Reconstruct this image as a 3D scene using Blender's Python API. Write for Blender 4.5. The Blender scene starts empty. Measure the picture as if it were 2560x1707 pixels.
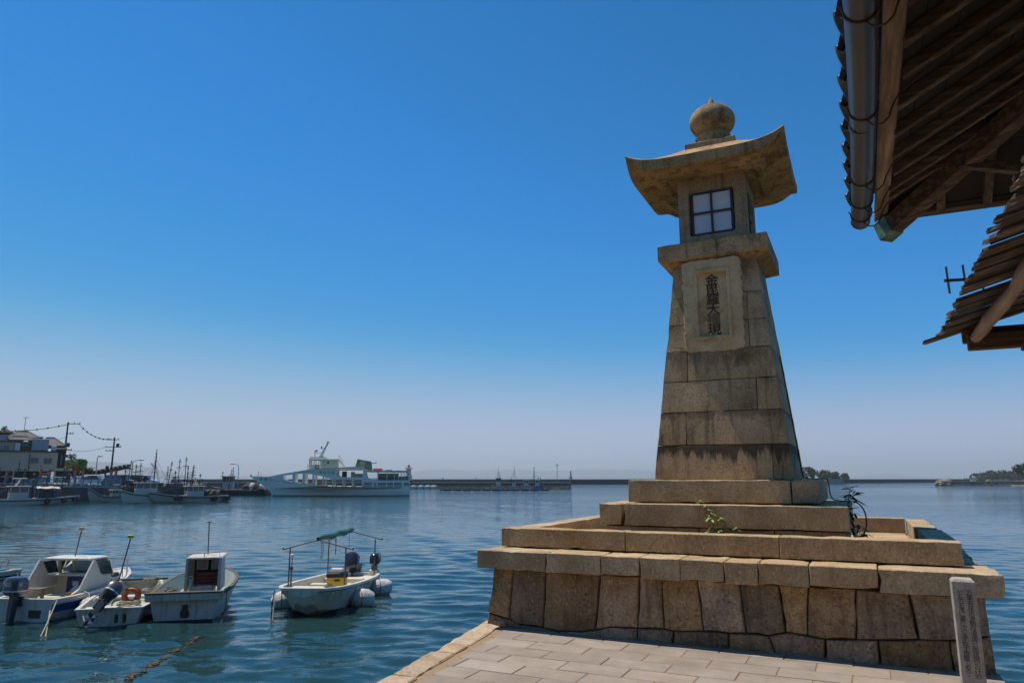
import bpy, bmesh, math, random
import numpy as np
from math import sin, cos, pi, radians as R, sqrt, atan2, hypot
from mathutils import Vector, Matrix, noise

# ------------------------------------------------------------------ camera, sky, sun, exposure
S = bpy.context.scene
COL = S.collection
F_PX, PITCH, EYE = 1784.26, 0.18993, 1.65          # focal length in photo pixels, tilt, eye height over the paving
camd = bpy.data.cameras.new('camera')
cam = bpy.data.objects.new('camera', camd); COL.objects.link(cam)
cam.location = (0, 0, EYE); cam.rotation_euler = (pi / 2 + PITCH, 0, 0)
camd.sensor_width = 36.0; camd.lens = F_PX / 2560 * 36; camd.clip_start = .05; camd.clip_end = 60000
S.camera = cam

SUN = Vector((-.3205, .2215, 1.0)).normalized()
SUN_ELEV = math.asin(SUN.z); SUN_AZ = atan2(SUN.x, SUN.y)
world = bpy.data.worlds.new('World'); S.world = world; world.use_nodes = True
wn = world.node_tree; wn.nodes.clear()
wo = wn.nodes.new('ShaderNodeOutputWorld'); wb = wn.nodes.new('ShaderNodeBackground')
sk = wn.nodes.new('ShaderNodeTexSky'); sk.sky_type = 'NISHITA'; sk.sun_disc = False
sk.sun_elevation = SUN_ELEV; sk.sun_rotation = SUN_AZ % (2 * pi)
sk.altitude = 0; sk.air_density = 1.0; sk.dust_density = 0.25; sk.ozone_density = 1.6
sc0 = wn.nodes.new('ShaderNodeVectorMath'); sc0.operation = 'SCALE'; sc0.inputs['Scale'].default_value = .10
cv0 = wn.nodes.new('ShaderNodeRGBCurve')            # the deep, polarised blue of the day
for ch, pts in ((0, ((0, 0), (.195, .006), (.279, .030), (.34, .125), (.40, .235), (.47, .34), (.54, .41), (.70, .46), (1, .60))), (1, ((0, 0), (.20, .13), (.30, .22), (.43, .32), (.50, .395), (.58, .465), (.72, .55), (1, .70))), (2, ((0, 0), (.30, .30), (.46, .55), (.515, .66), (.62, .705), (.82, .69), (1, .70)))):
    c_ = cv0.mapping.curves[ch]
    while len(c_.points) < len(pts): c_.points.new(.5, .5)
    for q_, (x_, y_) in zip(c_.points, pts): q_.location = (x_, y_)
cv0.mapping.update()
sc1 = wn.nodes.new('ShaderNodeVectorMath'); sc1.operation = 'SCALE'; sc1.inputs['Scale'].default_value = 10
wn.links.new(sk.outputs[0], sc0.inputs[0]); wn.links.new(sc0.outputs[0], cv0.inputs['Color']); wn.links.new(cv0.outputs[0], sc1.inputs[0]); wn.links.new(sc1.outputs[0], wb.inputs['Color'])
wb.inputs['Strength'].default_value = 0.10
wn.links.new(wb.outputs[0], wo.inputs[0])
sund = bpy.data.lights.new('sun', 'SUN'); sund.energy = 4.7; sund.angle = R(.53); sund.color = (1, .90, .76)
sun = bpy.data.objects.new('sun', sund); COL.objects.link(sun)
sun.rotation_euler = SUN.to_track_quat('Z', 'Y').to_euler(); sun.location = (0, 0, 60)
S.view_settings.view_transform = 'Standard'; S.view_settings.look = 'None'
S.view_settings.exposure = 0.0; S.view_settings.gamma = 1.0
S.render.engine = 'CYCLES'
S.cycles.max_bounces = 6; S.cycles.diffuse_bounces = 4; S.cycles.glossy_bounces = 3
S.cycles.transmission_bounces = 4; S.cycles.transparent_max_bounces = 8; S.cycles.volume_bounces = 0
S.cycles.use_denoising = True; S.cycles.caustics_reflective = False; S.cycles.caustics_refractive = False
WATER = -1.5
HAZE = 1.7e-4
PZ = -.04                                            # level of the paving

# ------------------------------------------------------------------ pixel to place
PHI = -0.45017; CX, CY = 2.9121, 9.593             # the platform: turn and centre
E1 = Vector((cos(PHI), sin(PHI))); E2 = Vector((-sin(PHI), cos(PHI))); C0 = Vector((CX, CY))
def ray(x, y):
    u = (x - 1280) / F_PX; v = (853.5 - y) / F_PX
    return Vector((u, cos(PITCH) - v * sin(PITCH), sin(PITCH) + v * cos(PITCH)))
def atz(x, y, z):                                   # where a photo pixel meets a level
    d = ray(x, y); t = (z - EYE) / d.z
    return Vector((d.x * t, d.y * t, z))
def aty(x, y, Y):                                   # where it meets an upright plane at depth Y
    d = ray(x, y); t = Y / d.y
    return Vector((d.x * t, Y, EYE + d.z * t))
def toloc(q):
    d = Vector((q[0], q[1])) - C0
    return Vector((d.dot(E1), d.dot(E2), q[2]))
def atb(x, y, b):                                   # ... the platform's own upright plane
    d = ray(x, y); t = (b + C0.dot(E2)) / Vector((d.x, d.y)).dot(E2)
    return toloc(Vector((d.x * t, d.y * t, EYE + d.z * t)))
def w2(a, b, z):
    q = C0 + E1 * a + E2 * b
    return Vector((q.x, q.y, z))

# ------------------------------------------------------------------ mesh helpers
class MB:
    def __init__(s): s.v = []; s.f = []; s.m = []; s.M = Matrix()
    def add(s, vs, fs, mi=0):
        o = len(s.v)
        s.v += [s.M @ Vector(v) for v in vs]
        s.f += [[i + o for i in f] for f in fs]; s.m += [mi] * len(fs)
        return s
    def hexa(s, c, mi=0):
        return s.add(c, [(0, 3, 2, 1), (4, 5, 6, 7), (0, 1, 5, 4), (1, 2, 6, 5), (2, 3, 7, 6), (3, 0, 4, 7)], mi)
    def box(s, x0, x1, y0, y1, z0, z1, mi=0):
        return s.hexa([(x0, y0, z0), (x1, y0, z0), (x1, y1, z0), (x0, y1, z0), (x0, y0, z1), (x1, y0, z1), (x1, y1, z1), (x0, y1, z1)], mi)
    def beam(s, p, q, w, h, up=(0, 0, 1), mi=0):     # straight timber between two points
        p = Vector(p); q = Vector(q); d = (q - p).normalized()
        x = d.cross(Vector(up)); x = x.normalized() if x.length > 1e-6 else Vector((1, 0, 0))
        y = x.cross(d).normalized(); x = x * w / 2; y = y * h / 2
        return s.hexa([p - x - y, p + x - y, p + x + y, p - x + y, q - x - y, q + x - y, q + x + y, q - x + y], mi)
    def tube(s, pts, r, n=8, cap=True, mi=0):
        pts = [Vector(p) for p in pts]; k = len(pts); vs = []; prev = None
        rr = r if isinstance(r, (list, tuple)) else [r] * k
        for i, p in enumerate(pts):
            d = (pts[min(i + 1, k - 1)] - pts[max(i - 1, 0)])
            d = d.normalized() if d.length > 1e-9 else Vector((0, 0, 1))
            if prev is None:
                a = Vector((0, 0, 1)) if abs(d.z) < .9 else Vector((1, 0, 0))
                x = d.cross(a).normalized()
            else:
                x = prev - d * prev.dot(d)
                x = x.normalized() if x.length > 1e-6 else d.orthogonal().normalized()
            prev = x; y = d.cross(x)
            vs += [p + (x * cos(2 * pi * j / n) + y * sin(2 * pi * j / n)) * rr[i] for j in range(n)]
        fs = [(i * n + j, i * n + (j + 1) % n, (i + 1) * n + (j + 1) % n, (i + 1) * n + j) for i in range(k - 1) for j in range(n)]
        if cap: fs += [tuple(range(n - 1, -1, -1)), tuple((k - 1) * n + j for j in range(n))]
        return s.add(vs, fs, mi)
    def lathe(s, prof, n=24, c=(0, 0, 0), mi=0):
        vs = [(c[0] + r * cos(2 * pi * j / n), c[1] + r * sin(2 * pi * j / n), c[2] + z) for r, z in prof for j in range(n)]
        k = len(prof)
        fs = [(i * n + j, i * n + (j + 1) % n, (i + 1) * n + (j + 1) % n, (i + 1) * n + j) for i in range(k - 1) for j in range(n)]
        fs += [tuple(range(n - 1, -1, -1)), tuple((k - 1) * n + j for j in range(n))]
        return s.add(vs, fs, mi)
    def ball(s, c, rx, ry, rz, n=12, mi=0, lump=0):
        k = max(5, n // 2); pr = []
        vs = []
        for i in range(k + 1):
            t = -pi / 2 + pi * i / k
            for j in range(n):
                d = Vector((cos(t) * cos(2 * pi * j / n), cos(t) * sin(2 * pi * j / n), sin(t)))
                g = 1 + lump * noise.noise(d * 2.2 + Vector(c) * 3)
                vs.append((c[0] + d.x * rx * g, c[1] + d.y * ry * g, c[2] + d.z * rz * g))
        fs = [(i * n + j, i * n + (j + 1) % n, (i + 1) * n + (j + 1) % n, (i + 1) * n + j) for i in range(k) for j in range(n)]
        return s.add(vs, fs, mi)
    def ring(s, c, R_, r, axis='Y', n=20, m=8, mi=0):
        vs = []
        for i in range(n):
            t = 2 * pi * i / n
            for j in range(m):
                q = 2 * pi * j / m; u = (R_ + r * cos(q)) * cos(t); v = (R_ + r * cos(q)) * sin(t); w = r * sin(q)
                p = {'Y': (u, w, v), 'Z': (u, v, w), 'X': (w, u, v)}[axis]
                vs.append((c[0] + p[0], c[1] + p[1], c[2] + p[2]))
        fs = [(i * m + j, i * m + (j + 1) % m, ((i + 1) % n) * m + (j + 1) % m, ((i + 1) % n) * m + j) for i in range(n) for j in range(m)]
        return s.add(vs, fs, mi)
    def loft(s, rings, closed=True, cap=True, mi=0):
        n = len(rings[0]); k = len(rings); vs = [v for r in rings for v in r]
        m = n if closed else n - 1
        fs = [(i * n + j, i * n + (j + 1) % n, (i + 1) * n + (j + 1) % n, (i + 1) * n + j) for i in range(k - 1) for j in range(m)]
        if cap: fs += [tuple(range(n - 1, -1, -1)), tuple((k - 1) * n + j for j in range(n))]
        return s.add(vs, fs, mi)
    def prism(s, poly, ax, ay, org, nrm, d0, d1, mi=0):  # flat outline given depth
        ax = Vector(ax); ay = Vector(ay); org = Vector(org); nrm = Vector(nrm); n = len(poly)
        vs = [org + ax * p[0] + ay * p[1] + nrm * d for d in (d0, d1) for p in poly]
        fs = [(j, (j + 1) % n, n + (j + 1) % n, n + j) for j in range(n)] + [tuple(range(n - 1, -1, -1)), tuple(n + j for j in range(n))]
        return s.add(vs, fs, mi)
    def quad(s, a, b, c, d, mi=0): return s.add([a, b, c, d], [(0, 1, 2, 3)], mi)
    def build(s, name, mat, parent=None, smooth=None, kind=None, label=None, bevel=0, seg=1, fix=True):
        me = bpy.data.meshes.new(name); me.from_pydata([tuple(v) for v in s.v], [], s.f)
        mats = mat if isinstance(mat, (list, tuple)) else [mat]
        for m in mats: me.materials.append(m)
        if len(mats) > 1: me.polygons.foreach_set('material_index', s.m)
        if fix or bevel:
            bm = bmesh.new(); bm.from_mesh(me)
            if bevel: bmesh.ops.bevel(bm, geom=bm.edges[:], offset=bevel, segments=seg, affect='EDGES', profile=.6)
            bmesh.ops.recalc_face_normals(bm, faces=bm.faces[:]); bm.to_mesh(me); bm.free()
        if smooth:
            me.shade_smooth(); me.set_sharp_from_angle(angle=R(smooth))
        return link(name, me, parent, kind, label)
def link(name, me, parent=None, kind=None, label=None):
    o = bpy.data.objects.new(name, me); COL.objects.link(o)
    if parent is not None: o.parent = parent
    if kind: o['kind'] = kind
    if label: o['label'] = label
    return o
def thing(name, label, cat, loc=(0, 0, 0), rz=0, group=None):
    o = bpy.data.objects.new(name, None); COL.objects.link(o); o.empty_display_size = .2
    o.location = loc; o.rotation_euler = (0, 0, rz)
    return tag(o, label, cat, group)
def tag(o, label, cat, group=None, kind=None):
    o['label'] = label; o['category'] = cat
    if group: o['group'] = group
    if kind: o['kind'] = kind
    return o

rnd = random.Random(7)
def stone(c8, name, mat, parent, bev=.012, amp=.006, cell=.12, seed=0, label=None):
    """a dressed block from eight corners: worn arrises, slightly uneven faces, chipped edges"""
    bm = bmesh.new()
    vs = [bm.verts.new(v) for v in c8]
    for f in [(0, 3, 2, 1), (4, 5, 6, 7), (0, 1, 5, 4), (1, 2, 6, 5), (2, 3, 7, 6), (3, 0, 4, 7)]: bm.faces.new([vs[i] for i in f])
    bmesh.ops.bevel(bm, geom=bm.edges[:], offset=bev * .6, segments=1, affect='EDGES', profile=.5)
    for _ in range(4):
        es = [e for e in bm.edges if e.calc_length() > cell * 1.7]
        if not es: break
        bmesh.ops.subdivide_edges(bm, edges=es, cuts=1, use_grid_fill=True)
    cen = sum((v.co for v in bm.verts), Vector()) / len(bm.verts)
    bm.normal_update()
    o3 = Vector((seed * 3.7, seed * 1.3, 0))
    for v in bm.verts:
        q = v.co * 6 + o3
        d = noise.noise(q) * amp + noise.noise(v.co * 19 + o3) * amp * .55
        edge = len([1 for f in v.link_faces]) and max((a.normal.angle(b.normal, 0) for a in v.link_faces for b in v.link_faces), default=0)
        if edge > .5:
            c = noise.noise(v.co * 9 + o3 * 2)
            if c > .12: d -= (c - .12) * amp * 5
        v.co += v.normal * d
    bmesh.ops.recalc_face_normals(bm, faces=bm.faces[:])
    me = bpy.data.meshes.new(name); bm.to_mesh(me); bm.free()
    me.materials.append(mat); me.shade_smooth(); me.set_sharp_from_angle(angle=R(18))
    return link(name, me, parent, label=label)
def blk(a0, a1, b0, b1, z0, z1):
    return [(a0, b0, z0), (a1, b0, z0), (a1, b1, z0), (a0, b1, z0), (a0, b0, z1), (a1, b0, z1), (a1, b1, z1), (a0, b1, z1)]

def text_mesh(s, size, bold=0):
    cu = bpy.data.curves.new('glyph', 'FONT'); cu.body = s; cu.size = size; cu.align_x = 'CENTER'; cu.align_y = 'CENTER'
    cu.resolution_u = 3; cu.offset = bold
    o = bpy.data.objects.new('glyph', cu); COL.objects.link(o)
    dg = bpy.context.evaluated_depsgraph_get(); me = bpy.data.meshes.new_from_object(o.evaluated_get(dg))
    vs = [v.co.copy() for v in me.vertices]; fs = [tuple(p.vertices) for p in me.polygons]
    bpy.data.objects.remove(o); bpy.data.curves.remove(cu); bpy.data.meshes.remove(me)
    return vs, fs
def write(mb, s, size, org, ax, ay, mi=0, lift=0, nrm=None, sx=1, bold=0):
    vs, fs = text_mesh(s, size, bold)
    if not vs: return
    cx = (min(v.x for v in vs) + max(v.x for v in vs)) / 2; cy = (min(v.y for v in vs) + max(v.y for v in vs)) / 2
    org = Vector(org); ax = Vector(ax); ay = Vector(ay)
    mb.add([org + ax * (v.x - cx) * sx + ay * (v.y - cy) + (Vector(nrm) * lift if nrm else Vector()) for v in vs], fs, mi)

# ------------------------------------------------------------------ materials
def new_mat(name):
    m = bpy.data.materials.new(name); m.use_nodes = True
    nt = m.node_tree; b = nt.nodes['Principled BSDF']
    return m, nt, b
def nd(nt, t, **kw):
    n = nt.nodes.new(t)
    for k, v in kw.items():
        if k in n.inputs: n.inputs[k].default_value = v
        else: setattr(n, k, v)
    return n
def ramp(nt, fac, stops):
    r = nt.nodes.new('ShaderNodeValToRGB'); e = r.color_ramp.elements
    while len(e) < len(stops): e.new(.5)
    for i, (p, c) in enumerate(stops):
        e[i].position = p; e[i].color = (*c, 1) if len(c) == 3 else c
    nt.links.new(fac, r.inputs[0]); return r.outputs[0]
def mixc(nt, fac, a, b, mode='MIX'):
    n = nt.nodes.new('ShaderNodeMix'); n.data_type = 'RGBA'; n.blend_type = mode
    for i, x in ((0, fac), (6, a), (7, b)):
        if isinstance(x, (int, float)): n.inputs[i].default_value = x
        elif isinstance(x, tuple): n.inputs[i].default_value = (*x, 1)
        else: nt.links.new(x, n.inputs[i])
    return n.outputs[2]
def mth(nt, op, a, b=None, c=None):
    n = nt.nodes.new('ShaderNodeMath'); n.operation = op
    for i, x in enumerate((a, b, c)):
        if x is None: continue
        if isinstance(x, (int, float)): n.inputs[i].default_value = x
        else: nt.links.new(x, n.inputs[i])
    return n.outputs[0]
def coords(nt, stretch=(1, 1, 1), shift=True):
    tc = nt.nodes.new('ShaderNodeTexCoord'); mp = nt.nodes.new('ShaderNodeMapping'); mp.inputs['Scale'].default_value = stretch
    out = tc.outputs['Object']
    if shift:
        oi = nt.nodes.new('ShaderNodeObjectInfo'); vm = nt.nodes.new('ShaderNodeVectorMath'); vm.operation = 'ADD'
        sc = nt.nodes.new('ShaderNodeMath'); sc.operation = 'MULTIPLY'; sc.inputs[1].default_value = 37.0
        nt.links.new(oi.outputs['Random'], sc.inputs[0])
        nt.links.new(out, vm.inputs[0]); nt.links.new(sc.outputs[0], vm.inputs[1]); out = vm.outputs[0]
    nt.links.new(out, mp.inputs[0]); return mp.outputs[0]
def noi(nt, vec, scale, detail=5, rough=.6, dist=0):
    n = nd(nt, 'ShaderNodeTexNoise', Scale=scale, Detail=detail, Roughness=rough, Distortion=dist)
    nt.links.new(vec, n.inputs['Vector']); return n.outputs['Fac']
def pmat(name, cols, scale=3., detail=6, rough=.85, bump=.25, bscale=40., speck=None, rand=.12, metal=0., stretch=(1, 1, 1), streak=None, bd=.01, spec=.4, shift=True, blot=None, coat=0, drip=None):
    m, nt, b = new_mat(name); L = nt.links.new
    v = coords(nt, stretch, shift)
    n1 = noi(nt, v, scale, detail)
    k = len(cols)
    col = ramp(nt, n1, [(.3 + .4 * i / max(1, k - 1), c) for i, c in enumerate(cols)]) if k > 1 else None
    if col is None:
        col = ramp(nt, n1, [(.3, tuple(x * .9 for x in cols[0])), (.7, tuple(min(1, x * 1.08) for x in cols[0]))])
    if blot:                                        # large weather stains: (colour, scale, threshold)
        bc, bs, bt = blot
        nb = noi(nt, v, bs, 4, .65, .4)
        col = mixc(nt, ramp(nt, nb, [(bt, (0, 0, 0)), (bt + .14, (1, 1, 1))]), col, mixc(nt, .85, col, bc))
    if speck:
        sc_, amt, dark, lite = speck
        ns = noi(nt, v, sc_, 3, .7)
        col = mixc(nt, mth(nt, 'MULTIPLY', ramp(nt, ns, [(.36, (1, 1, 1)), (.44, (0, 0, 0))]), amt), col, dark)
        col = mixc(nt, mth(nt, 'MULTIPLY', ramp(nt, ns, [(.57, (0, 0, 0)), (.66, (1, 1, 1))]), amt), col, lite)
    if streak:                                      # run-off marks, long in z: (colour, amount)
        c2, amt = streak
        tc = nt.nodes.new('ShaderNodeTexCoord'); mp = nt.nodes.new('ShaderNodeMapping'); mp.inputs['Scale'].default_value = (7, 7, .7)
        L(tc.outputs['Object'], mp.inputs[0]); nz = noi(nt, mp.outputs[0], 1.6, 5, .65)
        col = mixc(nt, mth(nt, 'MULTIPLY', ramp(nt, nz, [(.52, (0, 0, 0)), (.68, (1, 1, 1))]), amt), col, c2)
    if drip:                                        # rain marks hanging below a joint: colour, [(level, length, amount)]
        tc = nt.nodes.new('ShaderNodeTexCoord'); sx = nt.nodes.new('ShaderNodeSeparateXYZ'); L(tc.outputs['Object'], sx.inputs[0])
        mp = nt.nodes.new('ShaderNodeMapping'); mp.inputs['Scale'].default_value = (9, 9, .5); L(tc.outputs['Object'], mp.inputs[0]); nz = noi(nt, mp.outputs[0], 1.3, 4, .6)
        for lv, ln, am in drip[1]:
            f = mth(nt, 'DIVIDE', mth(nt, 'SUBTRACT', lv, sx.outputs[2]), ln)          # 0 at the joint, 1 at the end of the mark
            on = mth(nt, 'GREATER_THAN', f, 0.0)
            g_ = mth(nt, 'SUBTRACT', mth(nt, 'MULTIPLY', nz, 2.1), mth(nt, 'ADD', f, .42))
            k_ = mth(nt, 'MULTIPLY', mth(nt, 'MULTIPLY', ramp(nt, g_, [(.0, (0, 0, 0)), (.30, (1, 1, 1))]), on), am)
            col = mixc(nt, k_, col, drip[0])
    if rand:
        oi = nt.nodes.new('ShaderNodeObjectInfo')
        hv = nt.nodes.new('ShaderNodeHueSaturation')
        L(mth(nt, 'MULTIPLY_ADD', oi.outputs['Random'], 2 * rand, 1 - rand), hv.inputs['Value'])
        r2 = mth(nt, 'FRACT', mth(nt, 'MULTIPLY', oi.outputs['Random'], 7.31))
        L(mth(nt, 'MULTIPLY_ADD', r2, rand * 1.6, 1 - rand * .8), hv.inputs['Saturation'])
        L(col, hv.inputs['Color']); col = hv.outputs[0]
    L(col, b.inputs['Base Color'])
    b.inputs['Roughness'].default_value = rough; b.inputs['Metallic'].default_value = metal
    b.inputs['Specular IOR Level'].default_value = spec
    if coat: b.inputs['Coat Weight'].default_value = coat
    if bump:
        nb = noi(nt, v, bscale, 6, .65)
        nb2 = noi(nt, v, bscale * .18, 4, .6)
        bp = nd(nt, 'ShaderNodeBump', Strength=bump, Distance=bd)
        L(mth(nt, 'ADD', nb, mth(nt, 'MULTIPLY', nb2, 1.4)), bp.inputs['Height']); L(bp.outputs[0], b.inputs['Normal'])
    return m
def flat(name, c, rough=.5, metal=0., var=.08, bump=0, spec=.5, scale=8, coat=0, dirt=None):
    return pmat(name, [tuple(x * (1 - var) for x in c), tuple(min(1, x * (1 + var)) for x in c)], scale=scale, rough=rough, metal=metal, bump=bump, rand=.04, spec=spec, coat=coat, blot=dirt)

GRAN = pmat('granite_warm', [(.27, .19, .10), (.42, .305, .17), (.56, .425, .255)], scale=2.2, bump=.7, bscale=44, speck=(46, .75, (.20, .125, .065), (.74, .56, .36)), rand=.10, blot=((.34, .205, .09), 1.7, .57), streak=((.30, .18, .085), .35))
GRAN_T = pmat('granite_tower', [(.30, .19, .09), (.45, .295, .145), (.56, .385, .205)], scale=1.5, bump=.6, bscale=44, speck=(46, .7, (.17, .10, .05), (.64, .45, .26)), rand=.07, blot=((.20, .115, .045), 1.3, .55), streak=((.075, .048, .03), .6), drip=((.035, .024, .017), [(1.214, .30, .85), (1.634, .16, .45), (2.428, .35, .35)]))
GRAN_R = pmat('granite_rough', [(.17, .115, .065), (.33, .235, .145), (.48, .36, .24)], scale=2.6, bump=1.0, bscale=20, bd=.035, speck=(38, .75, (.10, .062, .036), (.58, .45, .32)), rand=.36, blot=((.35, .29, .22), 1.9, .60), streak=((.07, .046, .028), .5))
GRAN_K = pmat('granite_kerb', [(.30, .205, .12), (.44, .31, .185), (.54, .405, .26)], scale=4, bump=1.0, bscale=22, bd=.02, speck=(38, .6, (.19, .125, .07), (.66, .56, .44)), rand=.12, blot=((.40, .37, .34), 3.5, .55))
GRAN_P = pmat('granite_paver', [(.235, .195, .157), (.295, .244, .198), (.345, .29, .24)], scale=3.2, bump=.15, bscale=90, speck=(140, .45, (.19, .155, .125), (.50, .43, .36)), rand=.12, blot=((.26, .22, .19), 2.2, .60))
GROUT = pmat('sandy_grout', [(.25, .165, .09), (.35, .24, .14)], scale=14, bump=.5, bscale=70, rand=0)
GRAN_G = pmat('granite_grey', [(.29, .26, .22), (.41, .37, .325), (.52, .475, .42)], scale=9, bump=.8, bscale=70, speck=(110, .7, (.12, .115, .115), (.58, .57, .56)), rand=0)
GRAN_C = pmat('granite_crown', [(.25, .15, .062), (.41, .255, .11), (.55, .36, .17)], scale=1.8, bump=.6, bscale=44, speck=(46, .6, (.13, .075, .03), (.60, .42, .21)), rand=.04, blot=((.10, .058, .026), 2.6, .51), streak=((.06, .036, .018), .75))
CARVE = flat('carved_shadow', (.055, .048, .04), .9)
PLAQ = pmat('granite_plaque', [(.46, .30, .135), (.62, .425, .205), (.74, .53, .28)], scale=4, bump=.6, bscale=50, speck=(80, .5, (.19, .14, .09), (.60, .49, .36)), rand=0, blot=((.29, .19, .09), 2.5, .56))
GOLD = flat('worn_gilt', (.19, .12, .045), .7, var=.3, scale=30)
INKB = flat('inscription_paint', (.075, .045, .024), .85, var=.3, scale=30)
IRON = flat('window_iron', (.035, .032, .034), .55)
PANE = flat('milk_glass', (.62, .63, .66), .25, var=.05)
WOOD = pmat('weathered_wood', [(.075, .05, .034), (.135, .092, .062), (.215, .155, .108)], scale=2.2, stretch=(1, 1, 1), bump=.5, bscale=26, rough=.85, rand=.22)
def woodmat(name, cols, ax, rand=.2):
    st = [9, 9, 9]; st[ax] = .7
    return pmat(name, cols, scale=3, stretch=tuple(st), bump=.6, bscale=6, rough=.85, rand=rand)
WOOD_A = woodmat('timber_grain_across', [(.035, .021, .013), (.075, .047, .030), (.17, .115, .075)], 0)
WOOD_B = woodmat('timber_grain_along', [(.035, .021, .013), (.08, .05, .032), (.18, .122, .08)], 1)
WOOD_L = woodmat('silvered_fascia', [(.10, .063, .038), (.19, .125, .078), (.33, .235, .155)], 1, .1)
LOGM = woodmat('peeled_log', [(.09, .055, .034), (.18, .118, .072), (.31, .215, .135)], 1, .1)
BOARD = woodmat('roof_board', [(.03, .019, .013), (.07, .046, .031), (.16, .115, .08)], 0, .3)
DARKW = pmat('dark_board', [(.012, .008, .006), (.026, .017, .012)], scale=4, bump=.3, bscale=30, rand=.1)  # near-black brown, even over the whole board
TILE = pmat('grey_roof_tile', [(.075, .077, .082), (.13, .132, .137), (.19, .19, .19)], scale=7, bump=.2, bscale=50, rough=.5, rand=.2)
GUTT = pmat('gutter_plastic', [(.04, .037, .034), (.06, .055, .05)], scale=3, bump=.08, bscale=30, rough=.32, rand=0, spec=.6)
RUST = pmat('rusty_iron', [(.05, .027, .018), (.105, .052, .03)], scale=14, bump=.4, bscale=60, rand=0)
COPPER = pmat('green_copper', [(.03, .04, .035), (.07, .15, .115), (.16, .26, .2)], scale=9, bump=.3, bscale=40, rough=.6, rand=0, metal=.2)
CABLE = flat('black_cable', (.012, .012, .013), .5)
LEAF = flat('leaf_green', (.24, .36, .09), .6, var=.3, scale=5)
LEAFD = flat('leaf_dark', (.035, .075, .022), .6, var=.3, scale=5)
STEM = flat('stem_brown', (.14, .11, .06), .8)
# ================================================================== water, quay, paving
def water():
    m, nt, b = new_mat('harbour_water'); L = nt.links.new
    tc = nt.nodes.new('ShaderNodeTexCoord')
    def v(sx, sy, rot=0):
        mp = nt.nodes.new('ShaderNodeMapping'); mp.inputs['Scale'].default_value = (sx, sy, 1); mp.inputs['Rotation'].default_value = (0, 0, rot)
        L(tc.outputs['Object'], mp.inputs[0]); return mp.outputs[0]
    small = noi(nt, v(1.0, 1.9, .12), 1.3, 3, .5, .25)
    fine = noi(nt, v(3.4, 4.6, .3), 1.3, 2, .5)
    patch = noi(nt, v(.012, .05, .1), 1.0, 3, .5)
    sx = nt.nodes.new('ShaderNodeSeparateXYZ'); L(tc.outputs['Object'], sx.inputs[0])
    mr = nt.nodes.new('ShaderNodeMapRange'); mr.inputs[1].default_value = 30; mr.inputs[2].default_value = 110; mr.inputs[3].default_value = 0; mr.inputs[4].default_value = .15; L(sx.outputs[1], mr.inputs[0])
    amp = mth(nt, 'MULTIPLY_ADD', ramp(nt, patch, [(.36, (0, 0, 0)), (.64, (1, 1, 1))]), .8, .5)
    h = mth(nt, 'ADD', mth(nt, 'MULTIPLY', fine, .012), mth(nt, 'MULTIPLY', small, mr.outputs[0]))
    bp = nd(nt, 'ShaderNodeBump', Strength=1.0, Distance=1.0); L(mth(nt, 'MULTIPLY', h, amp), bp.inputs['Height'])
    L(bp.outputs[0], b.inputs['Normal'])
    big = noi(nt, v(.02, .06), 1, 3, .5)
    L(ramp(nt, big, [(.35, (.010, .034, .034)), (.65, (.015, .046, .046))]), b.inputs['Base Color'])
    b.inputs['Roughness'].default_value = .05; b.inputs['IOR'].default_value = 1.333
    b.inputs['Specular IOR Level'].default_value = .5
    mb = MB(); s = 15000
    mb.quad((-s, -400, WATER - .06), (s, -400, WATER - .06), (s, s, WATER - .06), (-s, s, WATER - .06))
    mb.build('sea_water', m, kind='structure')
    # the harbour surface itself: real small waves, finer near the quay
    rad = 4.5 * 1.0054 ** np.arange(800); th = np.linspace(-1.40, 1.40, 560)
    Rr, Th = np.meshgrid(rad, th, indexing='ij'); Xw = -1 + Rr * np.sin(Th); Yw = -1 + Rr * np.cos(Th); Z = np.zeros_like(Xw)
    rg = np.random.RandomState(4); cell = Rr * .0054
    for i in range(64):
        lam = .26 * (1.9 / .26) ** rg.rand(); dr_ = rg.normal(0, .42) + (.12 if i % 3 else -.5); k = 2 * np.pi / lam
        sl = .026 * (1.0 if lam < 1.2 else .55)                     # steepness of this component
        Z += sl / k * np.sin(k * (Xw * np.sin(dr_) + Yw * np.cos(dr_)) + rg.rand() * 6.28) * np.clip((lam / cell - 2.5) / 3, 0, 1)
    Z *= .75 + .35 * np.sin(Xw * .11 + 1.3) * np.sin(Yw * .07 + .4) + .15 * np.sin(Xw * .5 + Yw * .31)
    f = np.clip((rad[-1] - Rr) / 60, 0, 1); Zf = WATER + Z * f - .058 * (1 - f)
    n0, n1 = Xw.shape; me = bpy.data.meshes.new('harbour_water'); me.vertices.add(n0 * n1); me.vertices.foreach_set('co', np.stack([Xw, Yw, Zf], -1).astype(np.float32).ravel())
    ii, jj = np.meshgrid(np.arange(n0 - 1), np.arange(n1 - 1), indexing='ij'); q0 = (ii * n1 + jj).ravel(); qs = np.stack([q0, q0 + n1, q0 + n1 + 1, q0 + 1], -1).astype(np.int32).ravel()
    nq = (n0 - 1) * (n1 - 1); me.loops.add(nq * 4); me.loops.foreach_set('vertex_index', qs); me.polygons.add(nq); me.polygons.foreach_set('loop_start', np.arange(0, nq * 4, 4, dtype=np.int32)); me.polygons.foreach_set('loop_total', np.full(nq, 4, dtype=np.int32))
    me.update(calc_edges=True); me.materials.append(m); me.shade_smooth()
    link('harbour_water', me, kind='structure')
water()

def c3(x, y): return (1140 + x * .34884, 1160 + y * .34884)
def c4(x, y): return (1840 + x * .34884, 1160 + y * .34884)
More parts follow.
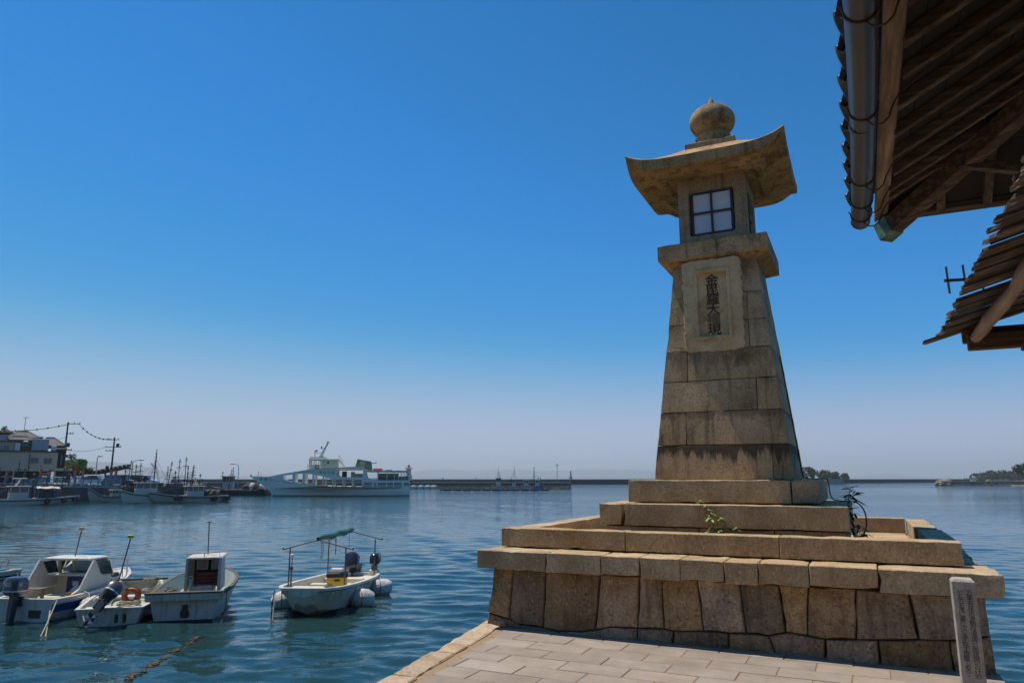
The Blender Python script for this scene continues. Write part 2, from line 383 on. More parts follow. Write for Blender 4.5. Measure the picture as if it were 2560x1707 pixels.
# the quay: a slab whose left edge follows the kerb line, with the paving laid on it
KO = [(-2.672, -1.955), (-2.301, -4.574)]             # outer kerb line in platform axes
def kerb_a(b): return KO[0][0] + (b - KO[0][1]) * (KO[1][0] - KO[0][0]) / (KO[1][1] - KO[0][1])
quay = MB()
pl = [(kerb_a(-1.9) + .04, -1.9), (2.47, -1.9), (2.52, -2.56), (9.5, -2.56), (9.5, -22), (kerb_a(-22) + .04, -22)]
quay.prism(pl, (1, 0, 0), (0, 1, 0), (0, 0, 0), (0, 0, 1), -3.5, -.007)
pav = quay.build('pavement', GROUT, kind='structure')
pav.location = (CX, CY, PZ); pav.rotation_euler = (0, 0, PHI)
# pavers: courses 0.308 deep, stones 0.59 long, half-bond
pm = MB(); pm.box(-.296, .296, -.1518, .1518, -.05, 0)
po = pm.build('paver', GRAN_P, pav, bevel=.004); pme = po.data; COL.objects.unlink(po); bpy.data.objects.remove(po)
cutmesh = {}
for k in range(-1, 9):
    b1 = -2.252 - k * .3155; b0 = b1 - .3155; bc = (b0 + b1) / 2
    off = -1.992 if k % 2 == 0 else -1.690
    left = kerb_a(bc) + .36
    a0 = off - 2 * .604
    while a0 < 5.2:
        lo = max(a0, left); hi = a0 + .604
        if bc > -2.56: hi = min(hi, 2.50)
        if hi - lo > .06:
            z = rnd.uniform(-.0025, .0015)
            if k == -1 and bc > -2.3:
                pass
            if lo == a0 and hi == a0 + .604:
                o = link('paver', pme, pav); o.location = ((lo + hi) / 2, bc, z); o.rotation_euler = (rnd.uniform(-.003, .003), rnd.uniform(-.003, .003), rnd.uniform(-.002, .002))
            else:
                q = MB(); q.box(lo + .005, hi - .005, b0 + .004, b1 - .004, -.05, z)
                q.build('paver', GRAN_P, pav, bevel=.004)
        a0 += .604
# beyond the pieces the same paving carries on behind the viewer
m2, nt, bb = new_mat('paving_beyond'); br = nd(nt, 'ShaderNodeTexBrick', Scale=1.0)
br.inputs['Color1'].default_value = (.36, .31, .27, 1); br.inputs['Color2'].default_value = (.40, .35, .30, 1); br.inputs['Mortar'].default_value = (.22, .165, .11, 1)
br.inputs['Brick Width'].default_value = .59; br.inputs['Row Height'].default_value = .308; br.inputs['Mortar Size'].default_value = .006
tcn = nt.nodes.new('ShaderNodeTexCoord'); nt.links.new(tcn.outputs['Object'], br.inputs['Vector']); nt.links.new(br.outputs[0], bb.inputs['Base Color']); bb.inputs['Roughness'].default_value = .85
q = MB(); q.prism([(kerb_a(-5.10) + .36, -5.10), (9.4, -5.10), (9.4, -22), (kerb_a(-22) + .36, -22)], (1, 0, 0), (0, 1, 0), (0, 0, 0), (0, 0, 1), -.03, -.002)
q.prism([(5.9, -2.58), (9.4, -2.58), (9.4, -5.09), (5.9, -5.09)], (1, 0, 0), (0, 1, 0), (0, 0, 0), (0, 0, 1), -.03, -.002)
q.build('paving_field', m2, pav)
# kerb stones along the water
js = [-1.86, -3.06, -3.47, -4.34, -5.3, -6.2, -7.0, -8.1, -9.2, -10.4, -11.6, -13]
for i in range(len(js) - 1):
    b1, b0 = js[i] - .006, js[i + 1] + .006
    w = .27 if i else .25
    j = lambda: rnd.uniform(-.018, .018)
    stone([(kerb_a(b0) + j(), b0, -.45), (kerb_a(b0) + w, b0 + .03, -.45), (kerb_a(b1) + w, b1 + .03, -.45), (kerb_a(b1) + j(), b1, -.45),
           (kerb_a(b0) + .02 + j(), b0, .012 + j() * .5), (kerb_a(b0) + w + j(), b0 + .03, .016 + j() * .4), (kerb_a(b1) + w + j(), b1 + .03, .012 + j() * .4), (kerb_a(b1) + .02 + j(), b1, .012 + j() * .5)],
          'kerb_stone', GRAN_K, pav, bev=.02, amp=.012, cell=.09, seed=i + 50)

# ================================================================== the stepped platform
plat = thing('stone_platform', 'square platform of weathered granite blocks with low parapet carrying the stone lantern tower', 'platform', (CX, CY, 0), PHI)
core = MB(); core.box(-2.36, 2.32, -1.86, 2.75, -3.4, .60); core.box(-2.2, 2.1, -1.6, 2.6, .6, .845)
core.build('rubble_core', GRAN_R, plat)
def wallb(z): return -1.985 - (.615 - z) * .06
def wall_piece(poly, seed, rough=.018, proud=0):
    """one squared rubble stone from its outline on the front face; poly = [(a, z)]"""
    cx_ = sum(p[0] for p in poly) / len(poly); cz = sum(p[1] for p in poly) / len(poly)
    out = []
    n = len(poly)
    for i in range(n):
        p, q_ = poly[i], poly[(i + 1) % n]; L_ = hypot(q_[0] - p[0], q_[1] - p[1]); k = max(1, int(L_ / .10))
        for j in range(k):
            t = j / k; jj = .008 if j else 0
            out.append((p[0] + (q_[0] - p[0]) * t + rnd.uniform(-jj, jj), p[1] + (q_[1] - p[1]) * t + rnd.uniform(-jj, jj)))
    rings = []
    for shrink, dep in ((.005, .30), (.006, .020), (.010, .004), (.020, -.007 - proud), (.07, -.011 - proud), (.2, -.014 - proud)):
        r = []
        for (a, z) in out:
            dx, dz = cx_ - a, cz - z; L_ = hypot(dx, dz) or 1; s_ = min(shrink, L_ * .8)
            a2, z2 = a + dx / L_ * s_, z + dz / L_ * s_
            nz = noise.noise(Vector((a2 * 7, z2 * 7, seed))) * rough if dep < .02 else 0
            r.append((a2, wallb(z2) + dep + nz, z2))
        rings.append(r)
    mb = MB(); mb.loft(rings, True, False)
    k = len(out); mb.add(rings[-1] + [(cx_, wallb(cz) - .015 - proud + noise.noise(Vector((cx_, cz, seed))) * rough, cz)], [(j, (j + 1) % k, k) for j in range(k)])
    return mb.build('wall_stone', GRAN_R, plat, smooth=38)
def pz(pt, first):
    q = atb(*(c3(*pt) if first else c4(*pt)), -2.02); return (q.x, q.z)
TOPZ = .612
A = lambda x, y: pz((x, y), True); B = lambda x, y: pz((x, y), False)
up = [(A(262, 760), A(228, 1065)), (A(405, 790), A(383, 1110)), (A(640, 800), A(625, 1170)), (A(1030, 830), A(1003, 1185)), (A(1310, 840), A(1305, 1175)),
      (A(1470, 850), A(1490, 1180)), (A(1725, 860), A(1775, 1195)), (B(20, 880), B(75, 1210)), (B(305, 910), B(360, 1205)), (B(520, 905), B(512, 1230)),
      (B(865, 945), B(860, 1255)), (B(1245, 965), B(1310, 1255)), (B(1800, 975), B(1830, 1235))]
midp = {1: [A(430, 1145)], 2: [A(740, 1197), A(900, 1203)], 3: [A(1110, 1168)], 5: [A(1560, 1196)], 6: [A(1950, 1212)], 7: [B(235, 1232)], 9: [B(640, 1255)], 10: [B(1010, 1262)], 11: [B(1535, 1267)]}
midline = []
for i in range(len(up)):
    midline.append(up[i][1])
    midline += midp.get(i, [])
for i in range(len(up) - 1):
    (t0, m0), (t1, m1) = up[i], up[i + 1]
    poly = [(t0[0], TOPZ), (t1[0], TOPZ), m1] + midp.get(i, [])[::-1] + [m0]
    wall_piece(poly, i * 1.7, proud=rnd.uniform(-.004, .012))
lowj = [(A(228, 1065), A(215, 1145)), (A(740, 1197), A(760, 1250)), (A(1300, 1176), A(1300, 1262)), (A(1560, 1196), A(1550, 1290)), (A(1955, 1212), A(1955, 1345)),
        (B(235, 1232), B(300, 1370)), (B(640, 1255), B(640, 1405)), (B(1015, 1262), B(1035, 1440)), (B(1535, 1267), B(1562, 1500)), (B(1830, 1235), B(1872, 1500))]
for i in range(len(lowj) - 1):
    (t0, l0), (t1, l1) = lowj[i], lowj[i + 1]
    inner = [p for p in midline if t0[0] + .02 < p[0] < t1[0] - .02]
    poly = [t0] + inner + [t1, (l1[0], -.10), (l0[0], -.10)]
    wall_piece(poly, 40 + i * 2.3, proud=rnd.uniform(-.006, .006))
# side and back faces, coarser squared stones down to the water
for side in (-1, 1):
    z0 = -2.6
    for row, h in enumerate((.62, .55, .6, .55, .32, .56)):
        b = -2.05 + (row % 2) * .3
        while b < 2.75:
            b2 = min(2.78, b + rnd.uniform(.5, .85)); z1 = min(z0 + h, .607)
            o0 = 2.44 + (.61 - z0) * .04; o1 = 2.44 + (.61 - z1) * .04; i0 = 2.30
            c = [(i0, b + .01, z0 + .01), (o0, b + .01, z0 + .01), (o0, b2 - .01, z0 + .01), (i0, b2 - .01, z0 + .01), (i0, b + .01, z1 - .01), (o1, b + .01, z1 - .01), (o1, b2 - .01, z1 - .01), (i0, b2 - .01, z1 - .01)]
            if side < 0: c = [(-x - .03, y, z) for x, y, z in c]
            stone(c, 'wall_stone', GRAN_R, plat, bev=.02, amp=.012, cell=.3, seed=row * 9 + b)
            b = b2
        z0 += h
# cornice
cj = [-2.665, -1.78, -1.122, -.688, -.248, .20, .528, 1.001, 1.605, 2.593]
for i in range(9):
    dz = rnd.uniform(-.004, .006) if 0 < i < 8 else 0; dj = rnd.uniform(-.008, .008); dbm = (0, 0, .012, -.01, .0, -.012, .004, .02, 0)[i]
    stone(blk(cj[i] + .004, cj[i + 1] - .004, -2.144 + dj, -1.66, .6148 + dbm, .8224 + dz), 'cornice_block', GRAN, plat, bev=.012, amp=.007, cell=.10, seed=i + 1)
for side in (-1, 1):
    bs = [-1.655, -1.24, -.55, .28, 1.05, 1.75, 2.85]
    for i in range(6):
        o_ = 2.59 + (-.02, -.075, -.05, -.02, -.03, 0)[i]; x0, x1 = (2.0, o_) if side > 0 else (-o_ - .07, -2.1)
        stone(blk(x0, x1, bs[i] + .004, bs[i + 1] - .004, .6148, .819 + rnd.uniform(-.006, .004)), 'cornice_block', GRAN, plat, bev=.014, amp=.008, cell=.16, seed=20 + i + side)
for i in range(6):
    x = -2.1 + i * 4.1 / 6
    stone(blk(x + .004, x + 4.1 / 6 - .004, 2.3, 2.85, .6148, .82), 'cornice_block', GRAN, plat, bev=.014, amp=.008, cell=.2, seed=33 + i)
# floor slabs inside the parapet
for i in range(7):
    for j in range(6):
        x = -2.25 + i * 4.3 / 7; y = -1.5 + j * 4.1 / 6
        if abs(x + .3) < 1.0 and abs(y + .35) < 1.0: continue
        stone(blk(x + .006, x + 4.3 / 7 - .006, y + .006, y + 4.1 / 6 - .006, .80, .852 + rnd.uniform(-.008, .012)), 'floor_slab', GRAN, plat, bev=.012, amp=.006, cell=.3, seed=i * 7 + j)
# parapet
par = [-2.55, -.966, .704, 2.353]
for i in range(3):
    stone(blk(par[i] + (.004 if i else 0), par[i + 1] - .004, -1.719 + (0, .004, -.004)[i], -1.43, .838, 1.0512 + (.003, 0, .004)[i]), 'parapet_block', GRAN, plat, bev=.010, amp=.006, cell=.09, seed=60 + i)
for i, (y0, y1) in enumerate(((-1.425, .1), (.11, 1.5), (1.51, 2.74))):
    stone(blk(-2.55, -2.26, y0, y1, .828, 1.045 + .004 * i), 'parapet_block', GRAN, plat, bev=.010, amp=.006, cell=.14, seed=70 + i)
stone(blk(2.105, 2.365, -1.40, .52, .828, 1.036), 'parapet_block', GRAN, plat, bev=.010, amp=.006, cell=.14, seed=80)
stone(blk(2.075, 2.325, .57, 2.74, .828, 1.053), 'parapet_block', GRAN, plat, bev=.010, amp=.006, cell=.14, seed=81)
for i, (x0, x1) in enumerate(((-2.25, -.9), (-.89, .6), (.61, 2.055))):
    stone(blk(x0, x1, 2.42, 2.70, .856, 1.075), 'parapet_block', GRAN, plat, bev=.010, amp=.006, cell=.14, seed=85 + i)

# ================================================================== the stone lantern tower
lan = thing('stone_lantern', 'tall tapering granite lantern tower with paned light box, upturned stone roof and onion finial', 'lantern tower', (CX, CY, .85), PHI)
LZ = -.85
def lb(*a):  # corners given from the paving level
    return [(x, y, z + LZ) for x, y, z in blk(*a)]
# plinth under the steps, then the two steps
for i, (x0, x1) in enumerate(((-1.33, -.2), (-.19, .62), (.63, 1.34))):
    stone(lb(x0, x1, -1.34, 1.3, .852, 1.092), 'plinth_block', GRAN, lan, amp=.008, cell=.2, seed=90 + i)
stone(lb(-1.384, -1.105, -1.384, 1.384, 1.102, 1.3582), 'step_block', GRAN, lan, bev=.016, amp=.008, cell=.1, seed=93)
stone(lb(-1.075, 1.384, -1.38, 1.384, 1.102, 1.358), 'step_block', GRAN, lan, bev=.010, amp=.006, cell=.1, seed=94)
stone(lb(-1.098, .80, -1.098, 1.098, 1.372, 1.6359), 'step_block', GRAN, lan, bev=.012, amp=.006, cell=.1, seed=95)
stone(lb(.812, 1.098, -1.094, 1.098, 1.372, 1.634), 'step_block', GRAN, lan, bev=.022, amp=.006, cell=.1, seed=96)
ZS, ZT, H0, H1 = 1.638, 4.49, .829, .530
def half(z): return H0 + (H1 - H0) * (z - ZS) / (ZT - ZS)
courses = [ZS, 2.064, 2.484, 2.881, 3.278, 3.645, 4.012, ZT]
vj = [[.599], [-.412], [.46], [-.382], [.404], [.398, -.3], [-.28]]
for i in range(7):
    z0, z1 = courses[i] + .003, courses[i + 1] - .003; h0, h1 = half(z0), half(z1)
    xs = [-1] + sorted(vj[i]) + [1]
    for k in range(len(xs) - 1):
        l0, l1 = (-h0, -h1) if k == 0 else (xs[k] + .003,) * 2
        r0, r1 = (h0, h1) if k == len(xs) - 2 else (xs[k + 1] - .003,) * 2
        c = [(l0, -h0, z0), (r0, -h0, z0), (r0, h0, z0), (l0, h0, z0), (l1, -h1, z1), (r1, -h1, z1), (r1, h1, z1), (l1, h1, z1)]
        stone([(x, y, z + LZ) for x, y, z in c], 'shaft_block', GRAN_T, lan, bev=.008, amp=.005, cell=.12, seed=100 + i * 3 + k)
# capital slab with a sloping soffit
mb = MB()
def sq(h, z): return [(-h, -h, z + LZ), (h, -h, z + LZ), (h, h, z + LZ), (-h, h, z + LZ)]
mb.loft([sq(.50, 4.46), sq(.55, 4.462), sq(.70, 4.522), sq(.705, 4.53), sq(.705, 4.730), sq(.698, 4.738)])
mb.build('capital_slab', GRAN_C, lan)
# light box: four walls with window recesses
BH, B0, B1 = .452, 4.742, 5.735
mb = MB()
def rr(x0, x1, z0, z1, r):
    p = []
    for cx_, cz, a0 in ((x1 - r, z1 - r, 0), (x0 + r, z1 - r, 90), (x0 + r, z0 + r, 180), (x1 - r, z0 + r, 270)):
        for k in range(4): t = R(a0 + k * 30); p.append((cx_ + r * cos(t), cz + r * sin(t)))
    return p
WIN = (-.315, .295, 4.895, 5.535)
for fa in range(4):
    Rz = Matrix.Rotation(fa * pi / 2, 4, 'Z')
    inn = rr(*WIN, .035); n = len(inn)
    outr = []
    for (x, z) in inn:                                # matching point on the outer rectangle
        cx_, cz = -.01, (WIN[2] + WIN[3]) / 2; dx, dz = x - cx_, z - cz
        t = min(((BH - cx_) if dx > 0 else (BH + cx_)) / max(abs(dx), 1e-6), ((B1 - cz) if dz > 0 else (cz - B0)) / max(abs(dz), 1e-6))
        outr.append((cx_ + dx * t, cz + dz * t))
    mb.M = Rz
    P = lambda pts, y: [(x, y, z + LZ) for x, z in pts]
    mb.add(P(outr, -BH) + P(inn, -BH) + P(rr(WIN[0] + .015, WIN[1] - .015, WIN[2] + .015, WIN[3] - .015, .03), -BH + .10),
           [(j, (j + 1) % n, n + (j + 1) % n, n + j) for j in range(n)] + [(n + j, n + (j + 1) % n, 2 * n + (j + 1) % n, 2 * n + j) for j in range(n)])
    for cxx, czz in ((-BH, B0), (BH, B0), (BH, B1), (-BH, B1)):  # corner fill of the rectangle
        js_ = sorted(range(n), key=lambda j: (outr[j][0] - cxx) ** 2 + (outr[j][1] - czz) ** 2)[:2]
        mb.add([(outr[js_[0]][0], -BH, outr[js_[0]][1] + LZ), (cxx, -BH, czz + LZ), (outr[js_[1]][0], -BH, outr[js_[1]][1] + LZ)], [(0, 1, 2)])
mb.M = Matrix()
mb.add([(-.5 * 0 - BH, -BH, B0 + LZ), (BH, -BH, B0 + LZ), (BH, BH, B0 + LZ), (-BH, BH, B0 + LZ)], [(0, 1, 2, 3)])
mb.build('light_box', GRAN_T, lan, fix=False)
for fa in range(4):
    Rz = Matrix.Rotation(fa * pi / 2, 4, 'Z'); y = -BH + .055
    wx0, wx1, wz0, wz1 = -.29, .275, 4.912, 5.532
    mx, mz = (wx0 + wx1) / 2, (wz0 + wz1) / 2
    fr = MB(); fr.M = Rz
    for (a0, a1, c0, c1) in ((wx0, wx0 + .034, wz0, wz1), (wx1 - .034, wx1, wz0, wz1), (wx0 + .034, wx1 - .034, wz0, wz0 + .03), (wx0 + .034, wx1 - .034, wz1 - .03, wz1)):
        fr.box(a0, a1, y - .012, y + .04, c0 + LZ, c1 + LZ)
    fr.box(mx - .014, mx + .014, y - .034, y - .0125, wz0 - .012 + LZ, wz1 + LZ); fr.box(wx0 - .012, wx1 + .012, y - .03, y - .0135, mz - .013 + LZ, mz + .013 + LZ)
    f = fr.build('window_frame', IRON, lan)
    for ix in range(2):
        for iz in range(2):
            p_ = MB(); p_.M = Rz
            x0 = wx0 + .036 if ix == 0 else mx + .004; x1 = mx - .004 if ix == 0 else wx1 - .036
            z0 = wz0 + .032 if iz == 0 else mz + .004; z1 = mz - .004 if iz == 0 else wz1 - .032
            p_.box(x0, x1, y + .004, y + .02, z0 + LZ, z1 + LZ); p_.build('pane', PANE, f)
# the stone roof: upturned corners, thick eave, moulded underside
RH, N = 1.022, 40
def lift(t): return .0 * abs(t) + .135 * abs(t) ** 5
mb = MB()
def edge(h, zf, off=0):
    r = []
    for sd in range(4):
        for k in range(N // 2):
            t = -1 + 2 * k / (N / 2)
            x, y = t * h, -h
            for _ in range(sd): x, y = -y, x
            r.append((x, y, zf(t) + LZ))
    return r
rr_ = []
rr_.append(edge(.44, lambda t: 5.725))
rr_.append(edge(.56, lambda t: 5.722)); rr_.append(edge(.60, lambda t: 5.69)); rr_.append(edge(.72, lambda t: 5.688)); rr_.append(edge(.75, lambda t: 5.715 + .004 * t * t))
rr_.append(edge(.86, lambda t: 5.73 + .4 * lift(t)))
rr_.append(edge(.93, lambda t: 5.705 + .75 * lift(t)))
def under(t): return 5.703 + .25 * abs(t) ** 7
rr_.append(edge(RH - .03, lambda t: 5.703 + .235 * abs(t) ** 7))
rr_.append(edge(RH, lambda t: 5.712 + .262 * abs(t) ** 7))
rr_.append(edge(RH + .004, lambda t: 5.842 + lift(t)))
rr_.append(edge(RH - .012, lambda t: 5.852 + lift(t)))
for q_ in (.9, .78, .66, .54, .44, .36):
    rr_.append(edge(RH * q_, lambda t: 5.852 + lift(t) * q_ ** 4 + .36 * ((1 - q_) / .64) ** 1.35))
mb.loft(rr_)
mb.build('roof', GRAN_C, lan, smooth=35)
# finial: square block, necked ball, point
stone(lb(-.345, .345, -.345, .345, 6.19, 6.306), 'finial_block', GRAN_C, lan, bev=.008, amp=.004, cell=.15, seed=140)
mb = MB(); prof = [(.01, 6.30), (.245, 6.302), (.25, 6.36), (.235, 6.40), (.225, 6.44), (.25, 6.48)]
for k in range(1, 15):
    t = -1.05 + k * (1.05 + 1.40) / 14; prof.append((.322 * cos(t), 6.735 + .255 * sin(t)))
prof += [(.062, 6.984), (.048, 7.03), (.030, 7.08), (.013, 7.122), (.003, 7.135)]
mb.lathe([(r, z + LZ) for r, z in prof], 32); mb.build('finial_ball', GRAN_C, lan, smooth=50)
# the inscribed plaque
PY = -.672; px0, px1, pz0, pz1 = -.388, .336, 3.278, 4.47
mb = MB(); out = []
def scal(p, q_, n):
    for k in range(n):
        t = k / n; w_ = .022 * abs(sin(t * pi * n / 1.7)) + rnd.uniform(-.008, .008)
        dx, dz = q_[0] - p[0], q_[1] - p[1]; L_ = hypot(dx, dz)
        out.append((p[0] + dx * t - dz / L_ * -w_, p[1] + dz * t - dx / L_ * w_))
scal((px0, pz0), (px1, pz0), 13); scal((px1, pz0), (px1, pz1), 22); scal((px1, pz1), (px0, pz1), 13); scal((px0, pz1), (px0, pz0), 22)
cxx, czz = (px0 + px1) / 2, (pz0 + pz1) / 2
ix0, ix1, iz0, iz1 = -.195, .160, 3.462, 4.292
rings = [[(x, PY + .18, z + LZ) for x, z in out], [(x, PY + .012, z + LZ) for x, z in out], [(cxx + (x - cxx) * .975, PY, czz + (z - czz) * .985 + LZ) for x, z in out]]
inner = []
for (x, z) in out:
    dx, dz = x - cxx, z - czz; m_ = max(abs(dx) / ((px1 - px0) / 2), abs(dz) / ((pz1 - pz0) / 2))
    inner.append((dx / m_, dz / m_))
def rect(fx0, fx1, fz0, fz1, y):
    r = []
    for dx, dz in inner:
        r.append(((fx0 + fx1) / 2 + dx / ((px1 - px0) / 2) * (fx1 - fx0) / 2, y, (fz0 + fz1) / 2 + dz / ((pz1 - pz0) / 2) * (fz1 - fz0) / 2 + LZ))
    return r
rings += [rect(ix0 - .052, ix1 + .052, iz0 - .052, iz1 + .052, PY + .002), rect(ix0 - .046, ix1 + .046, iz0 - .046, iz1 + .046, PY - .024), rect(ix0 - .012, ix1 + .012, iz0 - .012, iz1 + .012, PY - .022), rect(ix0 - .004, ix1 + .004, iz0 - .004, iz1 + .004, PY + .016), rect(ix0, ix1, iz0, iz1, PY + .035)]
mb.loft(rings); plq = mb.build('plaque', PLAQ, lan, smooth=30)
for i, ch in enumerate('金毘羅大權現'):
    t = MB(); zc = iz1 - .085 - i * .1325
    [write(t, ch, .160, (-.02 + dx, PY + .031 - .0006 * j, zc + dz + LZ), (1, 0, 0), (0, 0, 1), sx=1.1) for j, (dx, dz) in enumerate(((0, 0), (.0035, 0), (-.0035, 0), (0, .003), (0, -.003)))]
    t.build('inscription_character', INKB if i != 4 else GOLD, plq, fix=False)
# cable down the side of the shaft
cb = thing('power_cable', 'black cable running down the stone shaft and looping over the granite steps', 'cable', w2(.84, .45, 1.64))
mb = MB(); pts = []
for z in (3.3, 2.9, 2.4, 2.0, 1.70): pts.append(w2(half(z) + .012, .35 + (3.3 - z) * .07, z))
pts += [w2(.90, .50, 1.655), w2(1.0, .80, 1.65), w2(1.09, .95, 1.65), w2(1.115, .97, 1.60), w2(1.13, .95, 1.45), w2(1.17, .80, 1.378), w2(1.28, .40, 1.372), w2(1.37, .22, 1.376), w2(1.46, .12, 1.36), w2(1.53, .05, 1.27), w2(1.545, 0, 1.12), w2(1.50, -.1, .98), w2(1.47, -.2, .865)]
sm = []
for i in range(len(pts) - 1):
    p0, p1, p2, p3 = pts[max(i - 1, 0)], pts[i], pts[i + 1], pts[min(i + 2, len(pts) - 1)]
    for k in range(4):
        t = k / 4; sm.append(.5 * ((2 * p1) + (-p0 + p2) * t + (2 * p0 - 5 * p1 + 4 * p2 - p3) * t * t + (-p0 + 3 * p1 - 3 * p2 + p3) * t ** 3))
sm.append(pts[-1])
mb.M = Matrix.Translation(-cb.location); mb.tube(sm, .0085, 6); mb.build('cable_run', CABLE, cb, smooth=60)
mb = MB(); mb.M = Matrix.Translation(-cb.location); mb.tube([w2(1.43, -1.05, .852), w2(1.43, -1.05, 1.13)], .022, 10); mb.build('conduit_pipe', flat('grey_conduit', (.5, .5, .5), .5), cb, smooth=60)

# weeds between the blocks
lm = MB(); lm.add([(0, 0, 0), (.012, .012, .002), (.034, .016, .001), (.03, .007, .004), (.058, .010, -.004), (.09, 0, -.012), (.058, -.010, -.004), (.03, -.007, .004), (.034, -.016, .001), (.012, -.012, .002), (.03, 0, .006)],
      [(0, 1, 10, 9), (1, 2, 3, 10), (3, 4, 10), (4, 5, 10), (5, 6, 10), (6, 7, 10), (7, 8, 9, 10)])
def leafmesh(mat):
    o = lm.build('leaf', mat, fix=False); me = o.data; bpy.data.objects.remove(o); return me
LM1, LM2 = leafmesh(LEAF), leafmesh(LEAFD)
def weed(label, base, stems, me, seed, smat=STEM, size=1.0):
    t = thing('weed', label, 'weed', base); r = random.Random(seed)
    for st in stems:
        pts = [Vector(p) for p in st['p']]; mb = MB(); n = len(pts)
        mb.tube(pts, [.004 * (1 - .75 * i / (n - 1)) * st.get('w', 1) for i in range(n)], 5); mb.build('stem', smat, t)
        for k in range(st['n']):
            f = .12 + .86 * (k + .5) / st['n']; x = f * (n - 1); i = min(n - 2, int(x)); p = pts[i].lerp(pts[i + 1], x - i)
            o = link('leaf', me, t); o.location = p; s_ = size * r.uniform(.6, 1.15) * (1.15 - .55 * f) * st.get('s', 1)
            o.scale = (s_, s_, s_); o.rotation_euler = (r.uniform(-.5, .5), r.uniform(-.35, .6), r.uniform(0, 6.28))
    return t
wp = atb(1786, 1335, -1.41); W0 = w2(wp.x, -1.41, .85)
def wv(px, py):                                       # a point of the weed, in its own upright plane
    q = atb(px, py, -1.41); return w2(q.x, -1.41, q.z) - W0
weed('spindly pale green weed growing in front of the stone steps', W0,
     [dict(p=[(0, 0, .0), wv(1786, 1322), wv(1779, 1300), wv(1775, 1282), wv(1757, 1262), wv(1743, 1246)], n=13, w=1.1), dict(p=[(.0, 0, .02), wv(1800, 1330), wv(1810, 1318), wv(1803, 1300), wv(1796, 1292)], n=8, s=1.25), dict(p=[(0.03, 0, .02), wv(1845, 1333), wv(1844, 1322), wv(1843, 1314)], n=5, s=.7), dict(p=[(-.02, 0, .02), wv(1775, 1330), wv(1770, 1326)], n=4, s=.9), dict(p=[(.02, 0, .02), wv(1812, 1328), wv(1818, 1322)], n=5, s=1.1)], LM1, 3, size=1.35)
V0 = w2(1.46, -.98, .852)
def vv(px, py, db=0):
    q = atb(px, py, -.98 + db); return w2(q.x, -.98 + db, q.z) - V0
weed('dark leafy vine climbing the corner of the stone step beside a cable', V0,
     [dict(p=[(0, 0, 0), vv(2124, 1310), vv(2122, 1280), vv(2120, 1255), vv(2122, 1238), vv(2126, 1222), vv(2124, 1217)], n=22, w=2.2), dict(p=[vv(2121, 1240), vv(2134, 1233), vv(2146, 1236), vv(2156, 1238)], n=6), dict(p=[vv(2122, 1248), vv(2140, 1246), vv(2148, 1256)], n=5),
      dict(p=[(0, 0, 0), vv(2136, 1318), vv(2146, 1310), vv(2158, 1322)], n=9, s=1.3), dict(p=[(0, 0, 0), vv(2128, 1300), vv(2132, 1285), vv(2142, 1282)], n=9, s=1.2), dict(p=[(0, 0, 0), vv(2150, 1334), vv(2172, 1336)], n=10, s=1.3), dict(p=[(0, 0, 0), vv(2105, 1330), vv(2092, 1334)], n=7, s=1.1)], LM2, 5, LEAFD, size=1.7)

# the inscribed marker post
post = thing('marker_post', 'square grey granite post with carved vertical writing standing by the platform wall', 'stone post', w2(2.238, -2.515, PZ), PHI)
mb = MB()
h = .086
mb.loft([[(-h, -h, -.02), (h, -h, -.02), (h, h, -.02), (-h, h, -.02)], [(-h, -h, .84), (h, -h, .84), (h, h, .84), (-h, h, .84)], [(-h + .02, -h + .02, .862), (h - .02, -h + .02, .862), (h - .02, h - .02, .862), (-h + .02, h - .02, .862)]])
bp_ = mb.build('shaft', GRAN_G, post, bevel=.006, seg=2)
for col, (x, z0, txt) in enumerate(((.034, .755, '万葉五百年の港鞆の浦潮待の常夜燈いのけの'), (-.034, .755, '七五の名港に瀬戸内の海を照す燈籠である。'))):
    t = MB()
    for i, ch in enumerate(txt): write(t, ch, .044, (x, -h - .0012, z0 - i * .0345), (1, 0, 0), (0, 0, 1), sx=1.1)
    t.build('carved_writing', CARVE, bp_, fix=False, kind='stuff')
# ================================================================== the old house whose eaves reach into view
def c5(x, y): return (2060 + x * .40816, y * .40816)
def c6(x, y): return (2260 + x * .30612, 460 + y * .30612)
HA, HB_ = 3.0, -5.55
house = thing('old_wooden_house', 'dark timber house with deep tiled eaves, round gutter and hip rafter overhead', 'house', w2(HA, HB_, 0), PHI)
HM = Matrix.Translation((-HA, -HB_, 0))
def hb(): m_ = MB(); m_.M = HM; return m_
TP = math.tan(R(29)); EZ = 3.44; EA = 1.87; EB = -4.50
def rz_a(a): return EZ + (a - EA) * TP               # underside of the rafters, side slope
def rz_b(b): return EZ + (EB - b) * TP               # ... far slope
# walls and posts out of view carry the roof
m_ = hb(); m_.box(HA, HA + .14, -14, HB_, PZ, 1.4); m_.box(HA + .14, HA + 4.6, HB_ - .14, HB_, PZ, 1.4); m_.build('wall', pmat('charred_board_wall', [(.05, .036, .027), (.10, .072, .052)], scale=3, stretch=(9, 9, .6), bump=.5, bscale=8), house)
m_ = hb(); m_.box(HA, HA + .14, -14, HB_, 1.402, 4.05); m_.box(HA + .14, HA + 4.6, HB_ - .14, HB_, 1.402, 4.05); m_.build('plaster_wall', pmat('warm_plaster', [(.60, .49, .35), (.68, .57, .43)], scale=1, bump=.2, bscale=12, rand=0), house)  # out-of-view upper wall made pale plaster to bounce warm light
for b in (-5.56, -7.6, -9.7, -11.8, -13.9):
    m_ = hb(); m_.box(HA - .06, HA - .002, b - .06, b + .06, PZ, 4.0); m_.build('post', WOOD, house)
